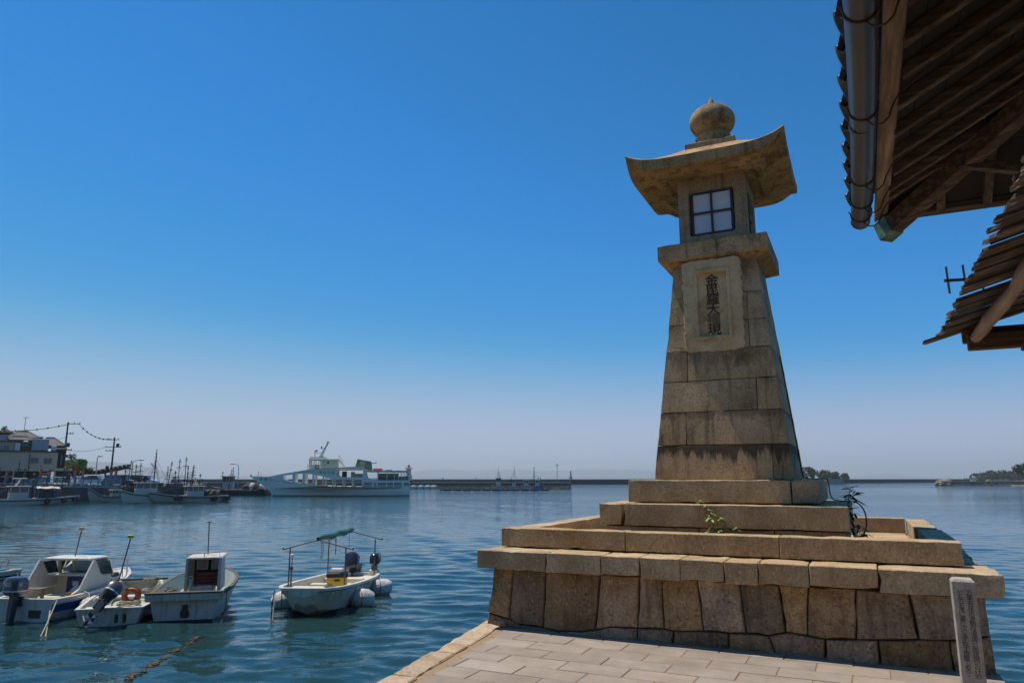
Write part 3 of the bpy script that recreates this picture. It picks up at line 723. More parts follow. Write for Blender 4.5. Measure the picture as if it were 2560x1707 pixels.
# rafters, side slope
rb = [-4.864, -5.02, -5.266, -5.536, -5.834, -6.153, -6.442, -6.735]
while rb[-1] > -13.6: rb.append(rb[-1] - .295)
for i, b in enumerate(rb):
    top = min(3.3, EA + 1e-3 + (EB - b) * 1.0 + .02) if i < 4 else 3.3
    if top < EA + .1: top = EA + .16
    m_ = hb(); w = .024 + rnd.uniform(-.002, .002); j = rnd.uniform(-.012, .012); h_ = .062
    c = [(EA - .01 + j, b - w, rz_a(EA + j)), (EA - .01 + j, b + w, rz_a(EA + j)), (top, b + w, rz_a(top)), (top, b - w, rz_a(top))]
    m_.hexa(c + [(x, y, z + h_) for x, y, z in c]); m_.build('rafter', WOOD_A, house, bevel=.004)
# jack rafters of the far slope
for i, a in enumerate([2.178, 2.444, 2.72, 3.0, 3.29, 3.58, 3.88, 4.18, 4.48]):
    lo = max(HB_ - .1, EB - (a - EA) + .02); m_ = hb(); w = .026
    c = [(a - w, EB + .02, rz_b(EB + .02)), (a + w, EB + .02, rz_b(EB + .02)), (a + w, lo, rz_b(lo)), (a - w, lo, rz_b(lo))]
    m_.hexa(c + [(x, y, z + .06) for x, y, z in c]); m_.build('rafter', WOOD_B, house, bevel=.004)
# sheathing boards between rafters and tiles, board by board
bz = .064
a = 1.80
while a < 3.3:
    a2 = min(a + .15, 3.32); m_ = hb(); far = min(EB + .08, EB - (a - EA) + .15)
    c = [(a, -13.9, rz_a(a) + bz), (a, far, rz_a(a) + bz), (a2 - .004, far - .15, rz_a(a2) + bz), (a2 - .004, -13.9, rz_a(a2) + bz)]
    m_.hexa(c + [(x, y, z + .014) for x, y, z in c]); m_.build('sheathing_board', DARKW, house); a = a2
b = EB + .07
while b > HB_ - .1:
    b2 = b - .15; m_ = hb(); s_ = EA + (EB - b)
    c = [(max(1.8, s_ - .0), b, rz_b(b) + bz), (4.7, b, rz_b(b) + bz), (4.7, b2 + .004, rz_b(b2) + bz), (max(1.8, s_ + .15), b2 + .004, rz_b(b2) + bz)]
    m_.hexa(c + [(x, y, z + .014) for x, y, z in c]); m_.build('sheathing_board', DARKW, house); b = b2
# eave boards
m_ = hb(); c = [(1.775, -13.9, 3.452), (1.862, -13.9, 3.47), (1.862, EB + .05, 3.47), (1.775, EB + .12, 3.452)]
m_.hexa(c + [(x, y, z + .045) for x, y, z in c]); m_.build('fascia_board', WOOD_L, house, bevel=.006)
m_ = hb(); c = [(1.83, EB + .015, 3.448), (4.6, EB + .015, 3.448), (4.6, EB + .10, 3.44), (1.80, EB + .10, 3.44)]
m_.hexa(c + [(x, y, z + .045) for x, y, z in c]); m_.build('fascia_board', WOOD_A, house, bevel=.006)
# hip rafter and its copper end
tip = Vector((1.835, -4.455, 3.355)); top = Vector((3.15, -5.77, 3.355 + 1.315 * TP))
m_ = hb(); m_.beam(tip, top, .10, .125); hip = m_.build('hip_rafter', WOOD_A, house, bevel=.006)
d_ = (top - tip).normalized()
m_ = hb(); m_.beam(tip - d_ * .03, tip + d_ * .085, .112, .138); m_.build('copper_cap', COPPER, hip, bevel=.005)
m_ = hb(); m_.beam((2.25, -4.95, 3.58), (2.75, -4.75, 3.50), .05, .06); m_.build('strut', WOOD_A, house, bevel=.004)
# round gutter with its iron hooks
m_ = hb(); n = 9; rings_o = []; prof = [(cos(pi + pi * k / n), sin(pi + pi * k / n)) for k in range(n + 1)]
gl = []
for b in [-4.56, -4.9, -5.3, -5.8, -6.3, -6.8, -7.4, -9, -11, -13.8]:
    ga = 1.682 + .018 * max(0, 1 - ((b + 6.1) / 1.6) ** 2); gz = 3.425 - .004 * (b + 4.5) * 0
    gl.append((ga, b, gz))
for ga, b, gz in gl:
    rings_o.append([(ga + .062 * x, b, gz + .062 * z) for x, z in prof] + [(ga + .0595 * x, b, gz + .0595 * z) for x, z in prof[::-1]])
m_.loft(rings_o, True, True); gut = m_.build('gutter', GUTT, house, smooth=40)
m_ = hb(); c0 = [(gl[0][0] + .064 * x, -4.553, gl[0][2] + .064 * z) for x, z in prof]; m_.add(c0 + [(x, -4.585, z) for x, y, z in c0], [tuple(range(n + 1))] + [(j, j + 1, n + 2 + j, n + 1 + j) for j in range(n)]); m_.build('gutter_end', GUTT, gut)
m_ = hb(); m_.add([(1.695 + r_ * x, b, 3.425 + r_ * z) for b in (-6.12, -6.08) for r_ in (.0645,) for x, z in prof], [(j, j + 1, n + 2 + j, n + 1 + j) for j in range(n)]); m_.build('gutter_joint', GUTT, gut)
for b in (-4.72, -4.99, -5.39, -6.27, -7.12, -8.0, -8.9, -9.8):
    ga = 1.682 + .018 * max(0, 1 - ((b + 6.1) / 1.6) ** 2); m_ = hb()
    pts = [(ga - .075, b, 3.445), (ga - .066, b, 3.43)] + [(ga + .066 * cos(pi + pi * k / 10), b, 3.425 + .066 * sin(pi + pi * k / 10)) for k in range(1, 11)] + [(ga + .068, b, 3.45)]
    m_.tube(pts, .0042, 6)
    m_.tube([(ga + .01, b, 3.359), (ga + .035, b - .01, 3.325), (ga + .075, b - .02, 3.318), (ga + .105, b - .02, 3.345), (ga + .125, b - .02, 3.40), (ga + .16, b - .03, 3.455), (ga + .30, b - .05, 3.545)], .0045, 6)
    m_.build('gutter_hook', RUST, gut, smooth=60)
# eave tiles, one by one
tm = MB(); n = 12; ring0 = []
for k in range(n + 1):
    t = pi * k / n; ring0.append((.075 * cos(t), .075 * sin(t)))
outl = ring0 + [(-.16, -.03), (-.19, .0), (-.20, .018), (-.16, -.012), (-.09, .004)] + [(.06 * cos(pi - pi * k / n), .06 * sin(pi - pi * k / n)) for k in range(n + 1)]
tm.loft([[(0, y, z) for y, z in outl], [(.30, y, z) for y, z in outl]])
to = tm.build('eave_tile', TILE, None, smooth=40); tme = to.data; bpy.data.objects.remove(to)
tb = [-4.64, -4.93]
while tb[-1] > -13.5: tb.append(tb[-1] - .272)
for b in tb:
    o = link('eave_tile', tme, house); o.location = (1.628 - HA, b - HB_, 3.535); o.rotation_euler = (0, -R(24), 0)
for k in range(10):
    o = link('eave_tile', tme, house); o.location = (2.06 + k * .272 - HA, EB + .17 - HB_, 3.50); o.rotation_euler = (0, -R(24), -pi / 2)
m_ = hb()
for poly in ([(1.9, EB - .15), (3.32, EB - 1.57), (3.32, -13.9), (1.9, -13.9)],):
    c = [(x, y, rz_a(x) + .12) for x, y in poly]; m_.hexa(c + [(x, y, z + .06) for x, y, z in c])
c = [(1.98, EB - .05, rz_b(EB - .05) + .12), (4.7, EB - .05, rz_b(EB - .05) + .12), (4.7, -5.85, rz_b(-5.85) + .12), (3.3, -5.85, rz_b(-5.85) + .12)]
m_.hexa(c + [(x, y, z + .06) for x, y, z in c]); m_.build('tile_field', TILE, house)

# the lower lean-to roof of split boards
LP = math.tan(R(16.3)); LA, LZ0 = 1.873, 2.197
bl0 = [-6.56, -6.692, -6.879, -7.079, -7.236, -7.417, -7.587, -7.70, -7.835, -7.944, -8.05, -8.18, -8.326, -8.5, -8.68, -8.84, -9.0, -9.2, -9.36, -9.5]
bl = [bl0[0]]
for q_ in bl0[1:]: bl += [(bl[-1] + q_) / 2 + rnd.uniform(-.012, .012), q_]
lean = thing('lean_to_roof', 'low weathered lean-to roof of ragged split boards on a bent log', 'roof', w2(HA, -9.4, 2.5), PHI)
LM = Matrix.Translation((-HA, 9.4, -2.5))
def lb_(): m_ = MB(); m_.M = LM; return m_
for i in range(len(bl) - 1):
    b1, b0 = bl[i], bl[i + 1]
    gap = .008 if i in (3, 5, 9, 11, 17) else .0
    ex = rnd.uniform(-.012, .012) - (.05 if i == 0 else 0); dz = rnd.uniform(0, .008) + (.010 if i % 2 else 0)
    ov = .012 if not gap else -gap
    m_ = lb_(); N_ = 7; rings = []
    for k in range(N_ + 1):
        b_ = (b0 - ov) + (b1 - b0 + ov) * k / N_; a0 = LA + ex + rnd.uniform(-.012, .012); dd = dz + rnd.uniform(-.0015, .0015)
        rings.append([(a0, b_, LZ0 + (a0 - LA) * LP + dd), (2.2, b_, LZ0 + (2.2 - LA) * LP + dd), (HA, b_, LZ0 + (HA - LA) * LP + dd), (HA, b_, LZ0 + (HA - LA) * LP + dd + .010), (a0 + rnd.uniform(0, .012), b_, LZ0 + (a0 - LA) * LP + dd + rnd.uniform(.008, .014))])
    m_.loft(rings); m_.build('roof_board', BOARD, lean)
    if i and rnd.random() < .45:                       # curled batten over the joint
        m_ = lb_(); ex2 = rnd.uniform(-.016, .006)
        m_.beam((LA + ex2, b1, LZ0 + ex2 * LP + .022), (HA, b1, LZ0 + (HA - LA) * LP + .022), .024, .008); m_.build('batten', BOARD, lean)
# log purlin, rafters and tie beam
m_ = lb_(); pts = []; rr__ = []
for k in range(30):
    b_ = -6.60 - k * .10; pts.append((1.985 + .003 * sin(k * .9), b_, 2.182 + .002 * sin(k * .6 + 1))); rr__.append(.022 + .004 * noise.noise(Vector((k * .9, 4, 2))) + .006 * noise.noise(Vector((k * .4, 1, 2))) + (.0 if k else -.006))
m_.tube(pts, rr__, 10); m_.build('log_purlin', LOGM, lean, smooth=60)
tz = atb(*c6(600, 1362), -6.66).z
m_ = lb_(); m_.box(1.96, HA, -6.70, -6.66, tz, tz + .065); m_.build('tie_beam', WOOD_A, lean, bevel=.004)
m_ = lb_(); m_.box(1.95, HA, -6.645, -6.62, tz + .035, tz + .095); m_.build('tie_beam', WOOD_A, lean, bevel=.004)
for a_ in (2.25, 2.6):
    m_ = lb_(); m_.box(a_, a_ + .05, -9.5, -6.6, LZ0 + (a_ - LA) * LP - .055, LZ0 + (a_ - LA) * LP - .004); m_.build('purlin', WOOD_B, lean, bevel=.004)
for b_ in (-6.9, -7.9, -8.9):
    m_ = lb_(); m_.beam((2.10, b_, 2.12), (HA - .01, b_, 1.75), .05, .05); m_.build('bracket', WOOD_A, lean, bevel=.004)

# aerial on a pole beyond the roof
D = 5.0
def at_d(x, y, d=D): v = ray(x, y) * d; return Vector((v.x, v.y, v.z + EYE))
mp = at_d(2660, 684); ant = thing('television_aerial', 'grey aerial with short cross rods poking out past the ragged roof edge', 'aerial', (mp.x, mp.y, PZ))
AM = Matrix.Translation((-mp.x, -mp.y, -PZ)); GREY = flat('aerial_metal', (.10, .10, .11), .4, .6)
def am(): m_ = MB(); m_.M = AM; return m_
m_ = am(); m_.tube([(mp.x, mp.y, PZ), (mp.x, mp.y, mp.z + .15)], .016, 8); m_.build('mast', GREY, ant, smooth=60)
m_ = am(); m_.beam(at_d(*c6(330, 790)), mp, .012, .02); m_.build('boom', GREY, ant)
for (t0, t1) in (((342, 675), (374, 895)), ((478, 660), (515, 890)), ((614, 645), (652, 880))):
    m_ = am(); m_.tube([at_d(*c6(*t0)), at_d(*c6(*t1))], .0075, 6); m_.build('element', GREY, ant, smooth=60)
# ================================================================== unseen houses added behind the viewer to block blue sky and bounce warm light
PLAST = pmat('ochre_plaster', [(.60, .46, .30), (.68, .54, .37)], scale=.8, bump=.2, bscale=14, rand=.08, blot=((.50, .38, .24), .6, .6))
m_ = MB(); m_.prism([(-12, -11.2), (kerb_a(-11.2) + .02, -11.2), (kerb_a(-22) + .02, -22), (-12, -22)], (1, 0, 0), (0, 1, 0), (0, 0, 0), (0, 0, 1), -3.5, -.035); g2 = m_.build('waterfront_ground', GROUT, kind='structure'); g2.location = (CX, CY, PZ); g2.rotation_euler = (0, 0, PHI)
for i, (a0, a1, hgt) in enumerate(((-11.5, -6.6, 6.0), (-6.5, -1.6, 6.8), (-1.5, 2.4, 7.4))):
    t = thing('added_town_house', ('unseen low ochre-plastered house added behind the viewer for warm bounce light', 'unseen ochre-plastered two-storey house added for warm bounce light between the low and the tall one', 'unseen tall ochre-plastered house added beside the old timber house for warm bounce light')[i], 'house', w2(a0, -14.6, PZ), PHI); w = a1 - a0
    m_ = MB(); m_.box(0, w, -6, 0, 0, hgt); m_.build('wall', PLAST, t)
    m_ = MB(); m_.prism([(-.5, 0), (w + .5, 0), (w + .5, .12), (-.5, .12)], (1, 0, 0), (0, .94, -.34), (0, -2.6, hgt + 1.0), (0, .34, .94), 0, .12); e0 = [(-.4, .7, hgt - .05), (w + .4, .7, hgt - .05), (w + .4, -3, hgt + 1.5), (-.4, -3, hgt + 1.5)]; m_ = MB(); m_.hexa(e0 + [(x, y, z + .15) for x, y, z in e0]); e0 = [(-.4, -3.01, hgt + 1.5), (w + .4, -3.01, hgt + 1.5), (w + .4, -6.7, hgt - .05), (-.4, -6.7, hgt - .05)]; m_.hexa(e0 + [(x, y, z + .15) for x, y, z in e0]); m_.build('roof', TILE, t)
    for k in range(3):
        for z0, z1 in ((.9, 2.1), (hgt - 2.2, hgt - 1.0)):
            x = w * (k + .5) / 3; m_ = MB(); m_.box(x - .45, x + .45, -.02, .05, z0, z1); f_ = m_.build('window', WOOD, t); m_ = MB(); m_.box(x - .38, x + .38, .052, .06, z0 + .07, z1 - .07); m_.build('pane', IRON, f_)
# ================================================================== the boats moored nearby
WHITE = pmat('boat_white', [(.52, .485, .42), (.62, .585, .52)], scale=4, rough=.42, bump=.05, bscale=12, rand=.03, spec=.5, blot=((.30, .23, .15), 2.8, .56), streak=((.22, .13, .06), .55))
WHITE2 = pmat('boat_white_clean', [(.58, .55, .49), (.66, .63, .57)], scale=4, rough=.4, bump=.04, bscale=12, rand=.03, spec=.5, blot=((.40, .33, .24), 2.2, .58), streak=((.32, .24, .15), .4))
PALEG = flat('pale_green_paint', (.42, .46, .39), .45, var=.08, dirt=((.28, .27, .22), 4, .58))
CREAM = flat('cream_gelcoat', (.66, .60, .47), .45, var=.08, dirt=((.42, .34, .22), 3, .60))
YELLOWED = flat('yellowed_frame', (.55, .40, .16), .5, var=.12)
BLUE = flat('boat_blue', (.012, .06, .22), .35, coat=.2)
NAVY = flat('navy_band', (.012, .016, .035), .4)
BOTT = flat('antifoul_dark', (.03, .03, .028), .8, var=.3, scale=14)
BLACK = flat('black_plastic', (.014, .015, .018), .45)
COWL = flat('dark_blue_cowling', (.02, .026, .045), .28, coat=.3)
COWLG = flat('grey_cowling', (.055, .062, .075), .3, coat=.3)
LEGM = flat('motor_leg_grey', (.05, .058, .075), .4)
STEEL = flat('stainless_tube', (.45, .45, .45), .3, .8)
GALV = flat('galvanised_tube', (.16, .13, .11), .5, .5, var=.25)
GLASS = flat('tinted_glass', (.03, .045, .055), .06, spec=.6)
ROPE = flat('weathered_rope', (.36, .31, .23), .9, var=.2, scale=40)
ROPED = flat('dark_rope', (.04, .04, .042), .9)
ORANGE = flat('buoy_orange', (.42, .095, .012), .55, var=.12)
REDP = flat('red_crate_plastic', (.22, .025, .022), .5)
YELP = flat('yellow_crate_plastic', (.62, .40, .03), .5)
TARPG = flat('green_tarp', (.05, .13, .11), .45, var=.25, scale=6, bump=.4)
LAMPY = flat('yellow_lamp', (.55, .42, .06), .4)
RUSTP = flat('rust_patch', (.10, .045, .018), .9, var=.5, scale=20)
FEND = pmat('wrapped_float', [(.42, .41, .39), (.62, .61, .59), (.70, .69, .67)], scale=5, bump=1.0, bscale=9, bd=.05, rough=.8, rand=.05, blot=((.10, .095, .09), 6, .60))
LETT = flat('lettering_white', (.75, .75, .76), .5)
LETD = flat('lettering_dark', (.03, .03, .035), .6)
SLIME = flat('waterline_slime', (.16, .17, .10), .7, var=.4, scale=12)
TIMB = flat('wet_timber', (.10, .075, .055), .8, var=.25, bump=.4)

def lerp_st(st, x):
    for i in range(len(st) - 1):
        if st[i][0] <= x <= st[i + 1][0]:
            f = (x - st[i][0]) / (st[i + 1][0] - st[i][0]); return [p + (q - p) * f for p, q in zip(st[i], st[i + 1])]
    return list(st[0] if x < st[0][0] else st[-1])
def fine(st, n=22):
    """smooth the stations (x, half beam, sheer, chine half, chine z, keel z)"""
    out = []; x0, x1 = st[0][0], st[-1][0]
    for k in range(len(st) - 1):
        p0, p1, p2, p3 = st[max(k - 1, 0)], st[k], st[k + 1], st[min(k + 2, len(st) - 1)]
        m = max(1, round(n * (p2[0] - p1[0]) / (x1 - x0)))
        for j in range(m):
            t = j / m; r_ = []
            for c in range(6):
                lo, hi = min(p1[c], p2[c]), max(p1[c], p2[c])
                v = .5 * ((2 * p1[c]) + (-p0[c] + p2[c]) * t + (2 * p0[c] - 5 * p1[c] + 4 * p2[c] - p3[c]) * t * t + (-p0[c] + 3 * p1[c] - 3 * p2[c] + p3[c]) * t ** 3)
                r_.append(p1[c] + (p2[c] - p1[c]) * t if c == 0 else min(hi + .03, max(lo - .03, v)))
            out.append(r_)
    out.append(list(st[-1])); return out
def hull(t, st, skin, rimm, inner, floor, rim=.07, band=None, bott=None, wl=.02, rimh=.03, smooth=28, stripe=None, deckfrom=None, deckm=None, n=22):
    st = fine(st, n); mb = MB(); rings = []
    for x, h_, zs, hc, zc, zk in st:
        hm, zm = hc + (h_ - hc) * .45, zc + (zs - zc) * .45
        rings.append([(x, h_, zs), (x, hm, zm), (x, hc, zc), (x, 0, zk), (x, -hc, zc), (x, -hm, zm), (x, -h_, zs)])
    k = len(rings)
    for i in range(k - 1):
        for j in range(6):
            a_, b_, c_, d_ = rings[i][j], rings[i][j + 1], rings[i + 1][j + 1], rings[i + 1][j]
            low = max(a_[2], b_[2], c_[2], d_[2]) < wl + .06 and bott is not None
            mb.add([a_, b_, c_, d_], [(0, 1, 2, 3)], 1 if low else 0)
    mb.add(rings[0], [tuple(range(7))]); mb.add(rings[-1], [tuple(range(7))])
    bm_mats = [skin, bott or skin]
    H_ = mb.build('hull', bm_mats, t, smooth=smooth)
    # gunwale
    mb = MB()
    for sg in (1, -1):
        mb.loft([[(x, sg * (h_ + .018), zs - rimh), (x, sg * (h_ + .018), zs + .012), (x, sg * (h_ - min(rim, h_)), zs + .012), (x, sg * (h_ - min(rim, h_)), zs - rimh)] for x, h_, zs, hc, zc, zk in st])
    x, h_, zs = st[-1][:3]; mb.box(x - .10, x + .02, -h_ - .016, h_ + .016, zs - rimh, zs + .0135)
    x, h_, zs = st[0][:3]; mb.box(x - .02, x + .08, -h_ - .016, h_ + .016, zs - rimh, zs + .0135)
    mb.build('gunwale', rimm, t)
    if band:                                          # painted or rubber belt under the rail: (material, depth down from sheer top, bottom)
        for bmat, d0, d1, pr in band:
            mb = MB()
            for sg in (1, -1):
                rr_ = []
                for x, h_, zs, hc, zc, zk in st:
                    f0, f1 = d0 / max(.05, zs - zc), d1 / max(.05, zs - zc); f1 = min(f1, .98)
                    y0, y1 = h_ + (hc - h_) * f0 + pr, h_ + (hc - h_) * f1 + pr
                    rr_.append([(x, sg * y0, zs - d0), (x, sg * y1, zs - min(d1, zs - zc)), (x, sg * (y1 - .02), zs - min(d1, zs - zc)), (x, sg * (y0 - .02), zs - d0)])
                mb.loft(rr_)
            mb.build('belt_stripe', bmat, t)
    # inside
    mb = MB(); ins = []
    for x, h_, zs, hc, zc, zk in st:
        w = max(.01, h_ - min(rim, h_ * .9)); fl = max(floor, zk + .06); w2_ = min(w, hc + (h_ - hc) * max(.0, min(1, (fl - zc) / max(.05, zs - zc))) - .03); w2_ = max(.008, w2_)
        ins.append([(x, w, zs - .005), (x, w2_, fl), (x, -w2_, fl), (x, -w, zs - .005)])
    ins[0] = [(x + .03, y, z) for x, y, z in ins[0]]; ins[-1] = [(x - .03, y, z) for x, y, z in ins[-1]]
    for i in range(k - 1):
        for j in range(3): mb.quad(ins[i][j], ins[i][j + 1], ins[i + 1][j + 1], ins[i + 1][j])
    mb.add(ins[0], [(0, 1, 2, 3)]); mb.add(ins[-1], [(0, 1, 2, 3)])
    mb.build('inner_liner', inner, t, fix=False)
    if deckfrom is not None:
        mb = MB(); dk = [s for s in st if s[0] >= deckfrom]
        for i in range(len(dk) - 1):
            a_, b_ = dk[i], dk[i + 1]; mb.quad((a_[0], a_[1] - .01, a_[2] - .012), (b_[0], b_[1] - .01, b_[2] - .012), (b_[0], -b_[1] + .01, b_[2] - .012), (a_[0], -a_[1] + .01, a_[2] - .012))
        a_ = dk[0]; mb.quad((a_[0], a_[1] - rim, a_[2] - .012), (a_[0], -a_[1] + rim, a_[2] - .012), (a_[0], -a_[3], floor), (a_[0], a_[3], floor))
        mb.build('foredeck', deckm or rimm, t, fix=False)
    return H_, st
def outboard(t, x, y, z, tilt, cowl, txt=None, sc=1.0, yaw=0, brand=None, roll=0):
    """outboard motor hung on the transom; z = top of the bracket; tilt swings the leg up and aft"""
    Mx = Matrix.Translation((x, y, z)) @ Matrix.Rotation(yaw, 4, 'Z') @ Matrix.Rotation(roll, 4, 'X') @ Matrix.Rotation(R(tilt), 4, 'Y') @ Matrix.Scale(sc, 4)
    leg = MB(); leg.M = Mx
    leg.box(-.02, .06, -.10, .10, -.18, .02)
    leg.loft([[(-.20, -.05, .06), (-.02, -.05, .06), (-.02, .05, .06), (-.20, .05, .06)], [(-.22, -.045, -.25), (-.05, -.045, -.25), (-.05, .045, -.25), (-.22, .045, -.25)], [(-.22, -.03, -.55), (-.07, -.03, -.55), (-.07, .03, -.55), (-.22, .03, -.55)]])
    leg.box(-.36, -.04, -.09, .09, -.50, -.482)
    leg.tube([(-.02, 0, -.62), (-.10, 0, -.62), (-.30, 0, -.62), (-.36, 0, -.62)], [.015, .05, .05, .03], 10)
    leg.prism([(-.20, -.55), (-.08, -.55), (-.10, -.62), (-.14, -.78), (-.20, -.74)], (1, 0, 0), (0, 0, 1), (0, 0, 0), (0, 1, 0), -.012, .012)
    leg.tube([(.02, 0, .06), (.18, .02, .10), (.34, .03, .11)], [.018, .02, .022], 6)
    L_ = leg.build('outboard_motor', LEGM, t, smooth=40)
    c = MB(); c.M = Mx
    def sec(w, l0, l1, zz): return [(l0 * cos(0) + (l1 - l0) * (.5 + .5 * cos(2 * pi * k / 16 + pi)) , w * (1 if abs(sin(2 * pi * k / 16)) > .6 else abs(sin(2 * pi * k / 16)) / .6) * (1 if sin(2 * pi * k / 16) > 0 else -1), zz) for k in range(16)]
    c.loft([sec(.12, -.30, .08, .05), sec(.155, -.36, .12, .10), sec(.16, -.37, .12, .24), sec(.15, -.36, .10, .34), sec(.12, -.32, .05, .40), sec(.05, -.22, -.04, .42)])
    C_ = c.build('cowling', cowl, L_, smooth=38)
    b = MB(); b.M = Mx; b.loft([sec(.163, -.375, .125, .125), sec(.164, -.376, .126, .15)], cap=False); b.build('cowling_band', LETT if cowl is COWLG else BLACK, C_)
    p = MB(); p.M = Mx
    for k in range(3):
        t_ = 2 * pi * k / 3; p.hexa([(-.38 + dx, cos(t_ + da) * r_, -.62 + sin(t_ + da) * r_) for dx in (-.004, .004) for r_, da in ((.03, -.3), (.12, -.45), (.12, .35), (.03, .3))])
    p.build('propeller', STEEL, L_)
    if txt or brand:
        w = MB(); w.M = Mx
        if txt:
            write(w, txt, .13, (-.372, 0.0, .27), (0, -1, 0), (0, 0, 1))
            write(w, txt, .12, (-.22, -.166, .27), (1, 0, 0), (0, 0, 1))
        if brand:
            write(w, brand, .085, (-.10, -.166, .205) if not txt else (.0, -.163, .27), (1, 0, 0), (0, 0, 1)); write(w, brand, .085, (-.12, .166, .22), (-1, 0, 0), (0, 0, 1))
        w.build('motor_lettering', LETT, C_, fix=False)
    return L_
def pole(t, x, y, z0, z1, top=None, lean=(0, 0), r=.014, name='light_mast'):
    m_ = MB(); m_.tube([(x, y, z0), (x + lean[0], y + lean[1], z1)], r, 7); p = m_.build(name, GALV, t, smooth=60)
    if top:
        m_ = MB(); m_.box(x + lean[0] - .05, x + lean[0] + .05, y + lean[1] - .06, y + lean[1] + .06, z1, z1 + .075); m_.build('lamp', top, p, bevel=.01)
    return p
def rope(label, pts, r=.012, mat=None, sag=0, group=None):
    pts = [Vector(p) for p in pts]; out = []
    for i in range(len(pts) - 1):
        for k in range(8):
            t = k / 8; p = pts[i].lerp(pts[i + 1], t); p.z -= sag * 4 * t * (1 - t); out.append(p)
    out.append(pts[-1]); b = out[0].copy()
    m_ = MB(); m_.M = Matrix.Translation(-b); m_.tube(out, r, 5); o = m_.build('mooring_rope', mat or ROPE, smooth=60); o.location = b
    return tag(o, label, 'rope', group)
def boat(name, label, pos, rz):
    return thing(name, label, 'boat', (pos[0], pos[1], WATER), rz, None)
def coil(mb, c, n, r, seed, rr=.012):
    g = random.Random(seed)
    for k in range(n):
        a0 = g.uniform(0, 6); q = []
        for j in range(9): t = a0 + j * .75; q.append((c[0] + r * (cos(t) + g.uniform(-.3, .3)), c[1] + r * (sin(t) + g.uniform(-.3, .3)), c[2] + g.uniform(0, .05) + .01 * k))
        mb.tube(q, rr, 5)

# ---- E: open skiff with the canopy frame
Ld = 4.7; hd = R(-92.6); u = Vector((cos(hd), sin(hd))); wb_ = atz(770, 1535, WATER); o2 = Vector((wb_.x, wb_.y)) - u * (Ld - .42)
e = boat('open_skiff', 'white open skiff with bare canopy frame, rolled green tarp and two black outboards', o2, hd)
st = [(0, .74, .42, .62, .02, -.10), (.8, .84, .44, .70, .0, -.14), (2.2, .88, .50, .72, .0, -.15), (3.3, .86, .56, .64, .02, -.14), (4.0, .80, .60, .48, .06, -.10), (4.35, .71, .62, .35, .14, .02), (4.58, .60, .635, .26, .32, .22), (4.7, .50, .64, .20, .50, .44)]
hull(e, st, WHITE2, WHITE2, CREAM, .10, rim=.09, band=[(NAVY, .035, .075, .02)], bott=SLIME, wl=-.03, rimh=.05)
m_ = MB(); m_.box(3.55, 4.45, -.62, .62, .47, .54); m_.build('bow_deck', CREAM, e, bevel=.015)
m_ = MB(); m_.box(.08, .75, -.70, .70, .10, .36); m_.build('stern_bench', CREAM, e, bevel=.02)
m_ = MB(); m_.box(.0, .12, -.72, -.35, .36, .56); m_.build('splash_board', CREAM, e, bevel=.03)
m_ = MB(); m_.box(.0, .12, .42, .72, .36, .52); m_.build('splash_board', CREAM, e, bevel=.03)
m_ = MB(); m_.box(1.7, 1.95, -.8, .8, .30, .36); m_.build('thwart', CREAM, e, bevel=.01)
fx, rx = 3.75, .55
for x, y, z in ((fx, -.70, 1.46), (fx, .70, 1.46), (rx, -.68, 1.42), (rx, .68, 1.42)):
    m_ = MB(); m_.tube([(x, y, .45), (x, y, z)], .018, 7); m_.build('canopy_post', GALV, e, smooth=60)
for x, ap in ((fx, 1.66), (rx, 1.64)):
    for sg in (-1, 1):
        m_ = MB(); m_.tube([(x, sg * .88, ap - .23), (x, 0, ap)], .017, 7); m_.ball((x, sg * .88, ap - .21), .022, .022, .035, 8); m_.build('canopy_rail', GALV, e, smooth=60)
m_ = MB(); m_.tube([(fx + .1, 0, 1.645), (rx - .1, 0, 1.63)], .016, 7); m_.build('ridge_rail', GALV, e, smooth=60)
m_ = MB(); pts = []; rr__ = []
for k in range(17): f = k / 16; pts.append((fx + .05 - f * (fx - rx - .0), .02 * sin(k * 1.3), 1.69 + .02 * sin(k * .9))); rr__.append(.045 + .055 * sin(pi * min(1, f * 1.2) ** .8) * (.85 + .3 * noise.noise(Vector((k * .5, 3, 1)))) + (.03 if k > 10 else 0) - (.03 if k == 16 else 0))
m_.tube(pts, rr__, 10); tp = m_.build('rolled_tarp', TARPG, e, smooth=60)
for x in (fx - .1, fx - .22, 2.4, 2.45, 1.1):
    m_ = MB(); m_.tube([(x, .05, 1.62), (x + .02, .07, 1.40), (x, .06, 1.18 + .15 * (x % .3))], .006, 4); m_.build('tie_cord', ROPED, tp)
m_ = MB(); m_.tube([(fx + .05, -.62, .5), (fx + .05, -.62, .95)], .022, 7); m_.tube([(fx + .05, -.62, .95), (fx + .05, -.62, 1.02)], .045, 8); m_.tube([(fx + .05, -.62, 1.02), (fx + .05, -.62, 1.24)], .012, 6); q = m_.build('light_mast', GALV, e, smooth=50)
m_ = MB(); m_.lathe([(.03, 1.24), (.05, 1.25), (.05, 1.31), (.03, 1.33)], 10, (fx + .05, -.62, 0)); m_.build('lamp', PANE, q, smooth=50)
outboard(e, .02, -.08, .50, 62, COWL, sc=1.15)
outboard(e, .02, .56, .62, 4, COWL, sc=.85)
m_ = MB()
for i, s_ in enumerate('OIO/'): write(m_, s_, .11, (3.98 - i * .14, .70 + i * .012, .42), (-1, .06, 0), (0, .35, .9))
m_.build('registration_marks', LETD, e, fix=False, kind='stuff')
m_ = MB(); coil(m_, (3.0, -.35, .14), 5, .22, 4); coil(m_, (3.9, .35, .55), 3, .10, 5, .009); m_.build('rope_heap', ROPE, e, kind='stuff')
